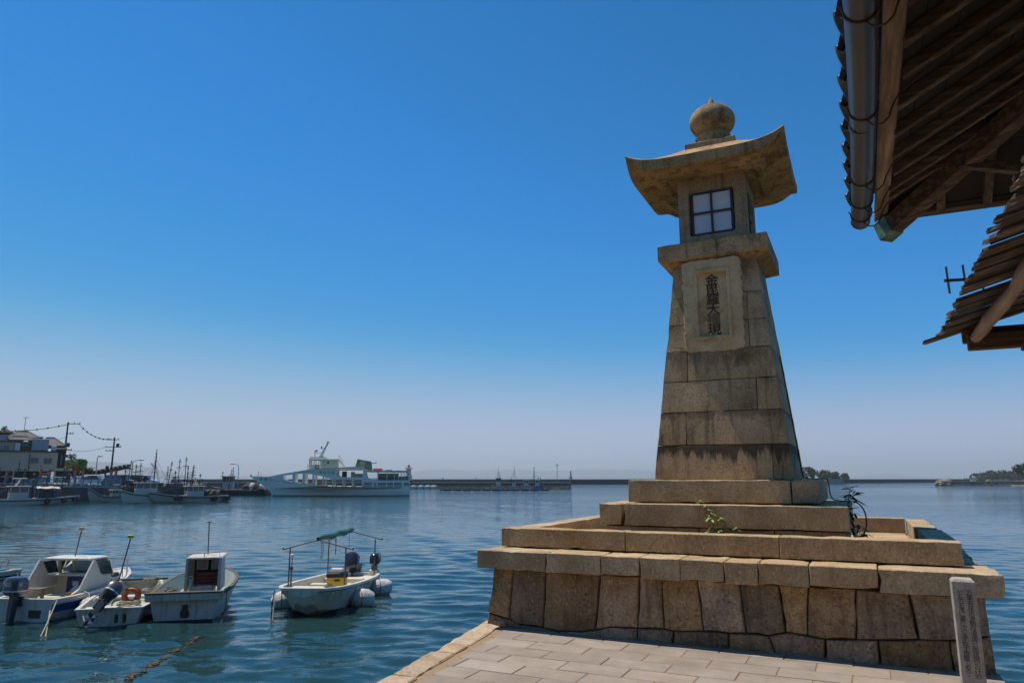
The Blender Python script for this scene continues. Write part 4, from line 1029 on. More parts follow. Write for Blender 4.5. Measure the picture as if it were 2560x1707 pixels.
def wpt(t, x, y, z):
    rz = t.rotation_euler.z; x *= t.scale.x; y *= t.scale.y; z *= t.scale.z; return Vector((t.location.x + cos(rz) * x - sin(rz) * y, t.location.y + sin(rz) * x + cos(rz) * y, t.location.z + z))
cr = thing('yellow_crate', 'yellow plastic fish crate with dark lid inside the open skiff', 'crate', wpt(e, 2.35, .12, .365), hd + .25)
m_ = MB()
for (x0, x1, y0, y1) in ((-.19, .19, -.26, -.24), (-.19, .19, .24, .26), (-.19, -.17, -.24, .24), (.17, .19, -.24, .24)): m_.box(x0, x1, y0, y1, -.0, .24)
m_.box(-.18, .18, -.25, .25, -.0, .02); m_.build('body', YELP, cr)
m_ = MB(); m_.box(-.21, .21, -.28, .28, .2405, .36); m_.build('lid', BLACK, cr, bevel=.02)
m_ = MB(); m_.box(.1905, .195, -.07, .07, .15, .20); m_.build('hand_hole', BLACK, cr)
for i, (px, py, l, rot, sg) in enumerate(((706, 1521, .30, .35, 0), (903, 1516, .29, .5, 0), (951, 1486, .27, .4, 0))):
    p = atz(px, py, WATER); lab = ('scuffed white fabric-wrapped float beside the bow of the open skiff', 'white fabric-wrapped float against the skiff side, black scuff on its end', 'grubby white wrapped float near the stern of the open skiff')[i]
    f = thing('mooring_float', lab, 'float', (p.x, p.y + .15, WATER), rot, 'wrapped floats round the skiff')
    m_ = MB(); k = 18; m_.tube([(-l - .02, 0, .13), (-l, 0, .14), (-l * .85, 0, .15), (-l * .4, 0, .16), (0, 0, .17), (l * .5, 0, .16), (l * .88, 0, .15), (l, 0, .14), (l + .02, 0, .14)], [.02, .10, .18, .225, .235, .225, .17, .09, .02], k)
    for j, v in enumerate(m_.v): m_.v[j] = v + (v - Vector((v.x * .8, 0, .16))).normalized() * noise.noise(v * 6 + Vector((i * 5, 0, 0))) * .028
    m_.build('float_body', FEND, f, smooth=70); m_ = MB(); m_.tube([(-l * .3 + .235 * 0 + .0, .238 * cos(t), .165 + .242 * sin(t)) for t in [j * .4 for j in range(16)]], .008, 5); m_.build('lashing', ROPED, f)

# ---- D: work boat with the little wheelhouse
hd = R(104); d_c = Vector((-7.40, 16.95)); dB = boat('work_boat', 'white work boat with small open-backed wheelhouse and rusty patch on its transom', d_c, hd); dB.scale = (.95, .84, .96)
st = [(0, .90, .62, .72, .0, -.12), (.5, .97, .60, .80, .0, -.14), (1.6, 1.02, .60, .84, .0, -.16), (2.8, .98, .64, .70, .02, -.15), (3.6, .78, .68, .46, .08, -.08), (4.1, .50, .72, .22, .22, .10), (4.38, .14, .75, .05, .48, .40)]
hull(dB, st, WHITE, TIMB, PALEG, .22, rim=.08, bott=BOTT, rimh=.045)
m_ = MB(); m_.hexa([(-.12, -.96, .48), (.0, -.96, .46), (.0, .96, .46), (-.12, .96, .48), (-.14, -.98, .64), (.02, -.98, .645), (.02, .98, .645), (-.14, .98, .64)]); m_.build('transom_lip', WHITE, dB, bevel=.012)
m_ = MB(); m_.box(-.15, .03, -.99, .99, .647, .675); m_.build('capping_rail', TIMB, dB)
m_ = MB(); m_.prism([(-.10, .08), (.09, .08), (.12, .20), (.07, .30), (.06, .38), (-.07, .38), (-.08, .28), (-.13, .18)], (0, 1, 0), (0, 0, 1), (-.004, -.02, 0), (-1, 0, 0), 0, .006); m_.build('rust_patch', RUSTP, dB)
m_ = MB(); m_.box(-.02, .02, -.74, .74, -.06, .035); m_.build('weed_line', BOTT, dB)
wx0, wx1, wy0, wy1, wz0, wz1 = .35, 1.35, -.80, .10, .60, 1.36
m_ = MB(); m_.box(wx0, wx1, wy1 - .035, wy1, wz0, wz1); m_.box(wx0 - .04, wx0, wy1 - .06, wy1 + .01, .5, wz1 + .0); m_.build('wheelhouse_wall', WHITE, dB)
m_ = MB(); m_.hexa([(wx0, wy0, wz0), (wx1, wy0, wz0), (wx1, wy0 + .035, wz0), (wx0, wy0 + .035, wz0), (wx0, wy0 + .03, wz1), (wx1 - .15, wy0 + .03, wz1), (wx1 - .15, wy0 + .065, wz1), (wx0, wy0 + .065, wz1)]); m_.build('wheelhouse_wall', WHITE, dB)
m_ = MB(); m_.box(wx0 - .04, wx0, wy0 - .02, wy0 + .06, .5, wz1); m_.build('wheelhouse_post', WHITE, dB)
m_ = MB(); m_.box(wx1 - .03, wx1, wy0 + .04, wy1 - .04, wz0, wz0 + .42, 0)
for y0, y1 in ((wy0 + .04, wy0 + .08), (wy0 + .40, wy0 + .50), (wy1 - .10, wy1 - .04)): m_.box(wx1 - .03, wx1, y0, y1, wz0 + .42, wz1)
m_.box(wx1 - .03, wx1, wy0 + .08, wy0 + .40, wz1 - .06, wz1); m_.box(wx1 - .03, wx1, wy0 + .50, wy1 - .10, wz1 - .06, wz1); m_.build('wheelhouse_front', BLACK, dB)
SCREENG = flat('pale_screen_glass', (.50, .48, .52), .3, var=.06)  # pale opaque panes, one even colour
for y0, y1 in ((wy0 + .085, wy0 + .395), (wy0 + .505, wy1 - .105)):
    m_ = MB(); m_.box(wx1 - .02, wx1 - .012, y0, y1, wz0 + .425, wz1 - .065); m_.build('windscreen_pane', SCREENG, dB)
m_ = MB(); m_.hexa([(wx0 - .06, wy0 - .03, wz1 + .002), (wx1 + .06, wy0 - .03, wz1 + .002), (wx1 + .06, wy1 + .03, wz1 + .002), (wx0 - .06, wy1 + .03, wz1 + .002), (wx0 - .06, wy0 - .0, wz1 + .055), (wx1 + .04, wy0, wz1 + .055), (wx1 + .04, wy1, wz1 + .055), (wx0 - .06, wy1, wz1 + .055)]); m_.build('wheelhouse_roof', WHITE, dB, bevel=.012)
m_ = MB(); m_.tube([(wx0, wy1 - .02, wz1 + .05), (wx0, wy1 - .02, wz1 + .13), (wx0, wy0 + .05, wz1 + .16), (wx0, wy0 + .05, wz1 + .05)], .011, 6); m_.tube([(wx0, (wy0 + wy1) / 2, wz1 + .05), (wx0, (wy0 + wy1) / 2, wz1 + .14)], .011, 6); m_.build('roof_rail', GALV, dB, smooth=60)
pole(dB, 1.0, -.33, wz1 + .05, 2.20, None, r=.016, lean=(0, .03)); m_ = MB(); m_.box(.95, 1.05, -.36, -.24, 2.20, 2.22); m_.build('mast_plate', GALV, dB)
m_ = MB(); m_.box(.42, .95, -.62, -.02, .22, .74); m_.build('engine_box', WHITE, dB, bevel=.02)
m_ = MB(); m_.tube([(.3, -.05, .62), (.3, -.05, .90)], .03, 8); m_.ring((.3, -.05, .93), .05, .012, 'X', 12, 6); m_.build('pump_handle', WHITE, dB, smooth=50)
m_ = MB(); coil(m_, (.2, .4, .66), 4, .14, 9); coil(m_, (1.9, .55, .3), 4, .25, 8); m_.build('rope_heap', ROPE, dB, kind='stuff')
m_ = MB(); m_.box(1.6, 2.3, -.7, .5, .22, .45); m_.build('hatch', PALEG, dB, bevel=.02)
cr = thing('red_crate', 'dark red slatted plastic crate inside the small wheelhouse', 'crate', wpt(dB, .68, -.40, .742), hd + .15)
m_ = MB()
for z in (0, .07, .14, .21): m_.box(-.19, .19, -.21, -.20, z, z + .045); m_.box(-.19, .19, .20, .21, z, z + .045); m_.box(-.20, -.19, -.21, .21, z, z + .045); m_.box(.19, .20, -.21, .21, z, z + .045)
for x in (-.19, -.06, .06, .18): m_.box(x, x + .02, -.205, -.195, 0, .27); m_.box(x, x + .02, .195, .205, 0, .27); m_.box(-.195, -.185, x, x + .02, 0, .27)
m_.box(-.19, .19, -.2, .2, 0, .012); m_.box(-.21, .21, -.22, -.195, .255, .28); m_.box(-.21, -.19, -.22, .22, .255, .28); m_.box(-.21, .21, .2, .22, .255, .28); m_.build('basket', REDP, cr)

# ---- C: low skiff with the tilted outboard
hd = R(106); cc = Vector((-8.82, 16.45)); cB = boat('small_skiff', 'small low white skiff with tilted black outboard and tangled ropes', cc, hd)
st = [(0, .66, .36, .56, .02, -.08), (.7, .72, .36, .60, .0, -.12), (1.8, .74, .40, .60, .0, -.12), (2.6, .66, .46, .46, .05, -.06), (3.1, .52, .52, .30, .18, .08), (3.3, .44, .54, .22, .34, .26)]
hull(cB, st, WHITE, WHITE2, PALEG, .14, rim=.06, band=[(BLUE, .02, .05, .012)], bott=BLUE, wl=.05, rimh=.025)
m_ = MB(); m_.box(.1, .55, -.58, .58, .28, .33); m_.build('stern_thwart', CREAM, cB, bevel=.01)
m_ = MB(); m_.box(1.5, 1.75, -.66, .66, .34, .40); m_.build('thwart', WHITE2, cB, bevel=.015)
m_ = MB(); m_.tube([(3.0, .66, .60), (3.0, -.66, .60)], .032, 8); m_.build('bow_bar', TIMB, cB, smooth=60)
m_ = MB(); coil(m_, (3.0, -.25, .55), 6, .16, 3); coil(m_, (.45, -.3, .34), 7, .22, 6); coil(m_, (2.6, -.4, .35), 5, .2, 11); m_.build('rope_heap', ROPE, cB, kind='stuff')
for y in (-.32, -.16):
    m_ = MB(); m_.box(-.010, -.002, y - .035, y + .035, .06, .24); m_.build('rust_stain', RUSTP, cB)
outboard(cB, -.02, .14, .50, 38, COWLG, sc=1.0, brand='YAMAHA', yaw=.15, roll=.62)
pole(cB, .95, .18, .15, 1.78, LAMPY, lean=(-.0, -.28), r=.016)
ring_ = thing('life_ring', 'orange life ring standing upright in the small skiff', 'life ring', wpt(cB, .80, -.26, .30), hd)
m_ = MB(); m_.ring((0, 0, .20), .135, .06, 'X', 22, 10); m_.build('ring', ORANGE, ring_, smooth=60)
m_ = MB(); m_.ring((0, .0, .20), .200, .008, 'X', 22, 5); m_.build('grab_line', ROPED, ring_, smooth=60)

# ---- B: little cabin boat
hd = R(85); bB = boat('cabin_boat', 'white and blue cabin boat with open cockpit and grey outboard', Vector((-11.05, 16.95)), hd); bB.scale = (.82, 1, .95)
st = [(0, .74, .50, .66, .02, -.10), (.8, .82, .50, .70, .0, -.15), (2.0, .86, .54, .70, .0, -.16), (3.0, .78, .62, .56, .02, -.14), (3.8, .54, .70, .30, .10, -.04), (4.3, .24, .75, .10, .26, .16), (4.55, .05, .77, .02, .52, .46)]
hull(bB, st, WHITE2, WHITE2, CREAM, .10, rim=.10, band=[(BLUE, .12, .30, .006)], bott=BOTT, rimh=.07, deckfrom=2.45, deckm=WHITE2)
m_ = MB(); m_.box(2.40, 2.44, -.72, .72, .10, .80); m_.build('bulkhead', CREAM, bB)
m_ = MB(); m_.box(2.385, 2.398, -.05, .42, .14, .76); dr = m_.build('cabin_door', BLUE, bB, bevel=.006)
m_ = MB(); m_.box(2.378, 2.384, .10, .26, .52, .64); m_.build('notice', LETT, dr)
m_ = MB(); m_.M = Matrix.Translation((2.38, .18, .40)) @ Matrix.Rotation(pi / 2, 4, 'Y'); m_.lathe([(.002, 0), (.055, 0), (.055, .005), (.002, .006)], 16); m_.build('round_vent', PANE, dr)
m_ = MB(); m_.box(2.10, 2.42, -.72, .70, .80, .84); m_.build('dash_shelf', CREAM, bB, bevel=.01)
m_ = MB(); m_.ring((2.30, -.36, .52), .15, .016, 'X', 20, 6)
for k in range(6): t = k * pi / 3; m_.tube([(2.30, -.36, .52), (2.30, -.36 + .215 * cos(t), .52 + .215 * sin(t))], .013, 5)
m_.tube([(2.40, -.36, .52), (2.28, -.36, .52)], .03, 8); m_.build('steering_wheel', BLACK, bB, smooth=50)
# windscreen frame, three panes and the hard top
def bar(p, q, w=.05, mat=YELLOWED, nm='screen_frame'): m_ = MB(); m_.beam(p, q, w, w); return m_.build(nm, mat, bB)
zt = 1.25
for (p, q) in (((2.52, .74, .80), (2.28, .62, zt)), ((2.56, .30, .80), (2.30, .28, zt)), ((2.56, -.34, .80), (2.30, -.30, zt)), ((2.52, -.72, .80), (2.28, -.62, zt)), ((2.54, .74, .81), (2.54, -.72, .81)), ((2.28, .62, zt), (2.28, -.62, zt))): bar(p, q)
GLS, nt, b_ = new_mat('clear_pane'); mixs = nt.nodes.new('ShaderNodeMixShader'); tr = nt.nodes.new('ShaderNodeBsdfTransparent'); tr.inputs[0].default_value = (.86, .90, .92, 1)
gl_ = nt.nodes.new('ShaderNodeBsdfGlossy'); gl_.inputs['Roughness'].default_value = .03; fr_ = nt.nodes.new('ShaderNodeFresnel'); fr_.inputs[0].default_value = 1.5
nt.links.new(fr_.outputs[0], mixs.inputs[0]); nt.links.new(tr.outputs[0], mixs.inputs[1]); nt.links.new(gl_.outputs[0], mixs.inputs[2]); nt.links.new(mixs.outputs[0], nt.nodes['Material Output'].inputs[0])
for (y0, y1) in ((.30, .72), (-.32, .28), (-.70, -.34)):
    m_ = MB(); m_.quad((2.53, y0, .83), (2.53, y1, .83), (2.29, y1 * .88, zt - .02), (2.29, y0 * .88, zt - .02)); m_.build('windscreen_pane', GLS, bB, fix=False)
m_ = MB(); m_.loft([[(1.55, -.62, zt), (2.34, -.66, zt + .01), (2.34, .66, zt + .01), (1.55, .62, zt)], [(1.55, -.60, zt + .05), (2.36, -.64, zt + .05), (2.36, .64, zt + .05), (1.55, .60, zt + .05)], [(1.62, -.5, zt + .075), (2.28, -.5, zt + .07), (2.28, .5, zt + .07), (1.62, .5, zt + .075)]]); m_.build('hard_top', WHITE2, bB, bevel=.012)
for sg in (1, -1):                                    # sloping cockpit coamings
    m_ = MB(); m_.prism([(1.55, zt), (1.64, zt), (1.96, .86), (2.4, .80), (2.42, .55), (.75, .53), (1.05, .62)], (1, 0, 0), (0, 0, 1), (0, sg * .70 - .02, 0), (0, 1, 0), 0, .04); m_.build('side_coaming', WHITE2, bB)
    m_ = MB(); m_.prism([(1.72, zt - .05), (2.24, zt - .05), (2.44, .86), (2.0, .88)], (1, 0, 0), (0, 0, 1), (0, sg * .725 - .004, 0), (0, 1, 0), -.022, .0); m_.build('side_window', GLASS, bB)
    m_ = MB(); m_.prism([(2.7, .66), (3.25, .70), (3.15, .79), (2.72, .80)], (1, 0, 0), (0, 0, 1), (0, sg * .50, 0), (0, 1, 0), -.03, .03); m_.build('cuddy_window', GLASS, bB)
m_ = MB(); m_.loft([[(2.5, -.62, .60), (2.5, .62, .60), (2.5, .52, .84), (2.5, -.52, .84)], [(3.3, -.50, .64), (3.3, .50, .64), (3.3, .42, .82), (3.3, -.42, .82)], [(3.8, -.28, .70), (3.8, .28, .70), (3.7, .2, .74), (3.7, -.2, .74)]]); m_.build('cuddy_top', WHITE2, bB, bevel=.02)
m_ = MB()
m_.tube([(3.2, -.62, .66), (3.2, -.60, 1.0), (3.5, -.48, 1.06), (4.2, -.18, 1.06), (4.42, 0, 1.05), (4.2, .18, 1.06), (3.5, .48, 1.06), (3.2, .60, 1.0), (3.2, .62, .66)], .014, 6)
for x, y in ((3.7, -.46), (4.2, -.22), (3.7, .46), (4.2, .22)): m_.tube([(x, y, .70), (x, y * .95, 1.06)], .012, 6)
m_.build('bow_rail', STEEL, bB, smooth=60)
pole(bB, 1.95, .02, zt + .06, 1.98, LAMPY, lean=(0, -.10), r=.016)
m_ = MB(); m_.box(1.15, 1.75, -.1, .42, .10, .40); m_.build('engine_box', CREAM, bB, bevel=.03)
m_ = MB(); m_.hexa([(1.42, -.58, .34), (1.82, -.58, .38), (1.82, -.14, .38), (1.42, -.14, .34), (1.38, -.58, .40), (1.78, -.58, .62), (1.78, -.14, .62), (1.38, -.14, .40)]); m_.build('seat_back', CREAM, bB, bevel=.03)
m_ = MB(); coil(m_, (1.30, -.38, .42), 5, .10, 14, .014); m_.build('orange_line', flat('ochre_rope', (.36, .17, .03), .9), bB)
m_ = MB(); m_.box(.05, .50, -.64, .64, .10, .36); m_.build('stern_bench', CREAM, bB, bevel=.02)
m_ = MB(); m_.box(.72, .82, .02, .06, .36, .64); m_.box(.55, .95, .0, .44, .64, .66); m_.build('rod_holder', GALV, bB)
m_ = MB(); m_.prism([(-.14, .08), (.12, .08), (.14, .26), (-.16, .26)], (0, 1, 0), (0, 0, 1), (-.006, -.30, 0), (-1, 0, 0), 0, .01); m_.build('transom_plate', BLACK, bB)
outboard(bB, -.03, .12, .55, 3, COWLG, txt='60', sc=1.15)
bag = thing('rope_fender', 'grey net bag of floats hanging between the cabin boat and the small skiff', 'fender', wpt(bB, 1.05, -1.0, .02), hd)
m_ = MB(); m_.ball((0, 0, .20), .24, .17, .18, 16, lump=.35); m_.tube([(0, 0, .34), (.04, .08, .46), (.02, .18, .50)], .02, 6); m_.build('bag', FEND, bag, smooth=60)

# ---- A: boat at the edge of view
p = atz(52, 1426, WATER + .62); hd = R(8); aB = boat('awning_boat', 'white boat with pale green awning, only its bow beside the cabin boat', Vector((p.x, p.y)) - Vector((cos(hd), sin(hd))) * 4.7, hd)
st = [(0, .80, .50, .68, .0, -.1), (1.5, .90, .50, .76, .0, -.15), (3.0, .84, .54, .62, .02, -.14), (4.0, .56, .60, .30, .10, -.04), (4.5, .24, .64, .10, .28, .18), (4.7, .06, .66, .02, .52, .46)]
hull(aB, st, WHITE2, WHITE2, PALEG, .12, rim=.09, band=[(NAVY, .12, .16, .006), (flat('teal_stripe', (.05, .16, .17), .4), .20, .26, .006)], bott=BOTT, deckfrom=3.3, deckm=WHITE2)
m_ = MB(); m_.tube([(4.1, 0, .62), (4.2, 0, .80), (4.35, 0, .94), (4.55, 0, .98)], .022, 7); m_.tube([(4.32, 0, .62), (4.36, 0, .92)], .018, 6); m_.build('bow_davit', STEEL, aB, smooth=60)
for x, y in ((3.3, .55), (3.3, -.55), (.6, .7), (.6, -.7)):
    m_ = MB(); m_.tube([(x, y, .5), (x, y, 1.72)], .018, 7); m_.build('awning_post', GALV, aB, smooth=60)
m_ = MB(); m_.loft([[(.2, y, 1.72 + .12 * cos(y * 1.8)) for y in (-.85, -.4, 0, .4, .85)] + [(.2, y, 1.75 + .12 * cos(y * 1.8)) for y in (.85, .4, 0, -.4, -.85)], [(3.9, y, 1.72 + .12 * cos(y * 1.8)) for y in (-.85, -.4, 0, .4, .85)] + [(3.9, y, 1.75 + .12 * cos(y * 1.8)) for y in (.85, .4, 0, -.4, -.85)]]); m_.build('awning', flat('awning_green', (.30, .42, .34), .6), aB)
m_ = MB(); m_.box(3.35, 3.75, -.4, .4, .95, 1.03); m_.tube([(3.5, .38, .55), (3.5, .38, .96)], .02, 6); m_.tube([(3.5, -.38, .55), (3.5, -.38, .96)], .02, 6); m_.build('line_roller', WHITE, aB)

# ---- mooring lines
def s1(x, y): return (x * .19133, 1300 + y * .19133)
def s2(x, y): return (180 + x * .19558, 1300 + y * .19558)
def s3(x, y): return (640 + x * .17007, 1300 + y * .17007)
G = 'mooring lines into the harbour water'
rope('dark rope from the awning boat bow to the cabin boat', [wpt(aB, 4.6, 0, .60), wpt(bB, 1.3, .84, .56)], .018, ROPED, .06)
for i, (yy, px) in enumerate(((-.74, (530, 1508)), (-.66, (595, 1512)))):
    rope('pale mooring line from the cabin boat stern corner into the water', [wpt(bB, .02 + .1 * (1 - i), yy, .50 - .2 * i), atz(*s1(*px), WATER + .0) - Vector((0, 0, .02))], .013, ROPE, .03, G)
rope('pale mooring line from the small skiff transom into the water', [wpt(cB, -.02, .50, .26), atz(*s1(1165, 1480), WATER) - Vector((0, 0, .03))], .012, ROPE, .02)
rope('black line hanging down the work boat side', [wpt(dB, .4, -1.0, .62), wpt(dB, .3, -1.02, .3), atz(*s2(1895, 1335), WATER) - Vector((0, 0, .03))], .010, ROPED, .0)
rope('pale mooring line from the open skiff bow into the water', [wpt(e, 4.55, -.72, .56), atz(*s3(240, 1465), WATER) - Vector((0, 0, .03))], .012, ROPE, .03)
rope('dark line from the open skiff bow down beside the wrapped float', [wpt(e, 4.55, -.74, .58), wpt(e, 4.50, -.80, .2), wpt(e, 4.48, -.80, -.05)], .012, ROPED, .0)
rope('dark line slung from the work boat to the small skiff', [wpt(dB, 1.2, .9, .62), wpt(cB, 2.4, -.6, .48)], .012, ROPED, .05)
rope('black line down the skiff side near its registration marks', [wpt(e, 3.5, .95, .56), wpt(e, 3.6, .86, .2), wpt(e, 3.6, .80, -.05)], .009, ROPED, .0)
# the floating rope with its brown weed
fr = thing('floating_rope', 'weed-covered brown rope floating just off the moored boats', 'rope', atz(330, 1695, WATER)); g = random.Random(5)
pts = [atz(300 + k * 5.6, 1712 - k * 3.35 + 3 * sin(k * .7), WATER) + Vector((0, 0, .018)) for k in range(40)]
m_ = MB(); m_.M = Matrix.Translation(-fr.location); m_.tube([p - Vector((0, 0, .012)) for p in pts], .010, 5); m_.build('rope_core', TIMB, fr)
m_ = MB(); m_.M = Matrix.Translation(-fr.location)
for k in range(620):
    i = g.randrange(len(pts) - 1); p = pts[i].lerp(pts[i + 1], g.random()); 
    if noise.noise(Vector((i * .31, 2, 0))) < .02: continue
    s_ = g.uniform(.006, .020); m_.ball((p.x + g.gauss(0, .035), p.y + g.gauss(0, .05), p.z), s_ * 1.7, s_, s_ * .6, 5)
m_.build('weed_growth', flat('brown_weed', (.11, .062, .026), .8, var=.4, scale=20), fr, kind='stuff')
# ================================================================== across the harbour
from mathutils.geometry import tessellate_polygon
CONC = pmat('old_concrete', [(.22, .205, .18), (.31, .29, .255), (.38, .355, .31)], scale=.6, bump=.3, bscale=8, rand=.06, blot=((.14, .125, .10), .5, .55))
BSTONE = pmat('breakwater_stone', [(.06, .05, .04), (.11, .092, .072), (.17, .145, .115)], scale=.8, bump=.8, bscale=3, bd=.2, rand=.1)
BTOP = pmat('breakwater_top', [(.34, .27, .18), (.44, .36, .25)], scale=.5, bump=.3, bscale=4, rand=0)
DARKC = pmat('tarred_pontoon', [(.022, .022, .024), (.05, .047, .045)], scale=1, bump=.3, bscale=6, rand=.05)
CREAMW = pmat('cream_render', [(.46, .385, .27), (.54, .455, .33)], scale=.5, bump=.1, bscale=6, rand=.03, blot=((.30, .26, .20), .4, .58))
GREYW = pmat('grey_panel', [(.30, .33, .38), (.38, .41, .46)], scale=1, bump=.1, bscale=6, rand=.05)
WHITEW = flat('white_panel', (.62, .62, .62), .5)
BROWNR = pmat('brown_wall', [(.07, .052, .04), (.12, .09, .07)], scale=1, bump=.2, bscale=6, rand=.1)
RTILE = pmat('far_roof_tile', [(.07, .068, .068), (.13, .125, .12)], scale=2, stretch=(6, .6, 1), bump=.6, bscale=4, rand=.1)
RAILB = flat('railing_blue', (.14, .30, .40), .5)
WALLB = flat('wall_blue', (.09, .22, .30), .6)
REDF = flat('banner_red', (.60, .03, .045), .7); BLUF = flat('banner_blue', (.03, .16, .60), .7)
GREENA = flat('awning_pale_green', (.30, .42, .26), .7); PEACH = flat('awning_peach', (.50, .38, .28), .7)
SEAG = flat('hull_grey_green', (.38, .37, .31), .5, dirt=((.22, .18, .13), 1.2, .6)); HWHITE = flat('hull_offwhite', (.52, .475, .40), .45, dirt=((.35, .28, .20), .8, .62)); HBLUE = flat('hull_pale_blue', (.42, .43, .43), .45)
FERRY = flat('ferry_white', (.80, .735, .61), .4, var=.03, scale=1, dirt=((.64, .56, .44), .35, .64)); FGREEN = flat('ferry_green', (.045, .12, .075), .45); FPALE = flat('ferry_pale_green', (.40, .46, .37), .5)
POLE = flat('pole_concrete', (.06, .055, .055), .8); WIRE = flat('wire_dark', (.03, .03, .032), .7); INSUL = flat('yellow_sleeve', (.30, .22, .08), .7)
NET = pmat('net_heap', [(.02, .035, .04), (.06, .065, .06), (.12, .09, .07)], scale=6, bump=1, bscale=10, bd=.05, rand=.1)
LAMPM = flat('lamp_metal', (.25, .26, .27), .4, .5)
CARW = flat('car_white', (.65, .66, .67), .25, coat=.5); CARK = flat('car_black', (.02, .02, .024), .25, coat=.5); TYRE = flat('tyre_rubber', (.012, .012, .013), .8)
ROCK = pmat('shore_rock', [(.10, .08, .055), (.20, .16, .11), (.33, .26, .18)], scale=.4, bump=1, bscale=3, bd=.3, rand=0)
WOODLAND = pmat('wooded_slope', [(.018, .034, .014), (.035, .058, .022)], scale=.3, bump=1, bscale=1.2, bd=.8, rand=0)
FARH = flat('far_hill', (.05, .075, .06), .9, scale=.002)
CROWN1 = pmat('crown_leaf_dark', [(.018, .040, .014), (.04, .07, .022), (.075, .105, .03)], scale=1.2, bump=0, rand=.25)
CROWN2 = pmat('crown_leaf_fresh', [(.06, .12, .018), (.13, .21, .03), (.20, .28, .05)], scale=1.2, bump=0, rand=.1)
BARK = flat('bark', (.07, .05, .035), .9)
def X(px, Y): return aty(px, 1196.5, Y).x
def Zp(py, Y): return aty(1280, py, Y).z

# ---- ground of the left shore
QZ = .5
m_ = MB(); xa, xb = X(-420, 104), X(462, 104)
m_.prism([(xa, 103), (X(300, 103), 103), (X(330, 116), 116), (X(470, 116), 116), (X(520, 190), 190), (xa * 2.2, 190)], (1, 0, 0), (0, 1, 0), (0, 0, 0), (0, 0, 1), -4, QZ)
m_.build('harbour_quay', pmat('stained_quay', [(.05, .048, .045), (.10, .095, .085)], scale=.8, bump=.3, bscale=5, rand=0), kind='structure')
def floc(par, px, py, Y):
    """where a photo pixel meets the upright plane of a building's own front (Y: depth of the plane near its base point)"""
    L0 = Vector((par.location.x, par.location.y)); D_ = L0.normalized() if par.rotation_euler.z else Vector((0, 1)); Xa = Vector((D_.y, -D_.x))
    r = ray(px, py); t_ = (L0.dot(D_) + (Y - L0.y)) / Vector((r.x, r.y)).dot(D_)
    return (Vector((r.x, r.y)) * t_ - L0).dot(Xa), (Y - L0.y), EYE + r.z * t_ - par.location.z
def pbox(nm, mat, par, x0, x1, yt, yb, Y, dep, bev=0, z0=None):
    m_ = MB(); a_ = floc(par, x0, 1196.5, Y); b_ = floc(par, x1, 1196.5, Y); xm = (x0 + x1) / 2
    zb = z0 - par.location.z if z0 is not None else floc(par, xm, yb, Y)[2]; m_.box(a_[0], b_[0], a_[1], a_[1] + dep, zb, floc(par, xm, yt, Y)[2]); return m_.build(nm, mat, par, bevel=bev)
# blue quay wall and railing
rl = thing('blue_railing', 'light blue steel railing along the fishing quay', 'railing', (X(70, 105), 105, QZ))
m_ = MB(); m_.M = Matrix.Translation(-rl.location); m_.box(X(40, 105), X(302, 105), 105, 105.25, QZ, .78); m_.build('kerb_wall', WALLB, rl)
for k in range(15):
    px = 40 + k * 18.7; m_ = MB(); m_.M = Matrix.Translation(-rl.location); x = X(px, 105); m_.box(x - .06, x + .06, 105.05, 105.17, .78, 1.64); m_.build('post', RAILB, rl)
for z in (.9, 1.58):
    m_ = MB(); m_.M = Matrix.Translation(-rl.location); m_.box(X(40, 105), X(302, 105), 105.07, 105.15, z, z + .08); m_.build('rail', RAILB, rl)
m_ = MB(); m_.M = Matrix.Translation(-rl.location); x = X(40, 105)
while x < X(302, 105): m_.box(x, x + .035, 105.1, 105.13, .98, 1.58); x += .14
m_.build('baluster', RAILB, rl, kind='stuff')
# ---- buildings
def building(name, label, cat, px, Y): return thing(name, label, cat, (X(px, Y), Y, QZ), -atan2(X(px, Y), Y))
WG = flat('far_window_glass', (.04, .055, .075), .1)
def win(par, x0, x1, y0, y1, Y, frame=None):
    p0 = floc(par, x0, y1, Y); p1 = floc(par, x1, y0, Y); m_ = MB(); m_.box(p0[0] - .08, p1[0] + .08, p0[1] - .06, p0[1] + .02, p0[2] - .08, p1[2] + .08); w = m_.build('window', frame or LAMPM, par)
    n = 2 if x1 - x0 > 10 else 1
    for k in range(n):
        a_ = p0[0] + (p1[0] - p0[0]) * k / n + .03; b_ = p0[0] + (p1[0] - p0[0]) * (k + 1) / n - .03
        m_ = MB(); m_.box(a_, b_, p0[1] - .09, p0[1] - .065, p0[2], p1[2]); m_.build('pane', WG, w)
b1 = building('cream_building', 'cream rendered waterfront building with two dark windows and open ground floor', 'building', 60, 112)
pbox('upper_wall', CREAMW, b1, -70, 138, 1129, 1177, 112, 12); pbox('ground_floor', DARKC, b1, -66, 126, 1177, 0, 113.2, 10.5, z0=QZ)
for x in (-20, 30, 58, 100, 134): pbox('column', CREAMW, b1, x, x + 4, 1177, 0, 112.1, .4, z0=QZ)
pbox('roof_edge', BROWNR, b1, -72, 140, 1125.5, 1129, 111.7, 12.6)
win(b1, 75.5, 96, 1145, 1157, 111.98); win(b1, 109.5, 129.5, 1146, 1158, 111.98)
pbox('shop_door', CREAMW, b1, 104, 116, 1182, 0, 113.0, .15, z0=QZ); pbox('annex', CREAMW, b1, 133, 178, 1170, 1176.5, 111.5, 5); pbox('annex_wall', DARKC, b1, 135, 175, 1176.5, 0, 113, 3, z0=QZ)
pbox('downpipe', BROWNR, b1, 67, 69, 1135, 1176, 111.85, .12)
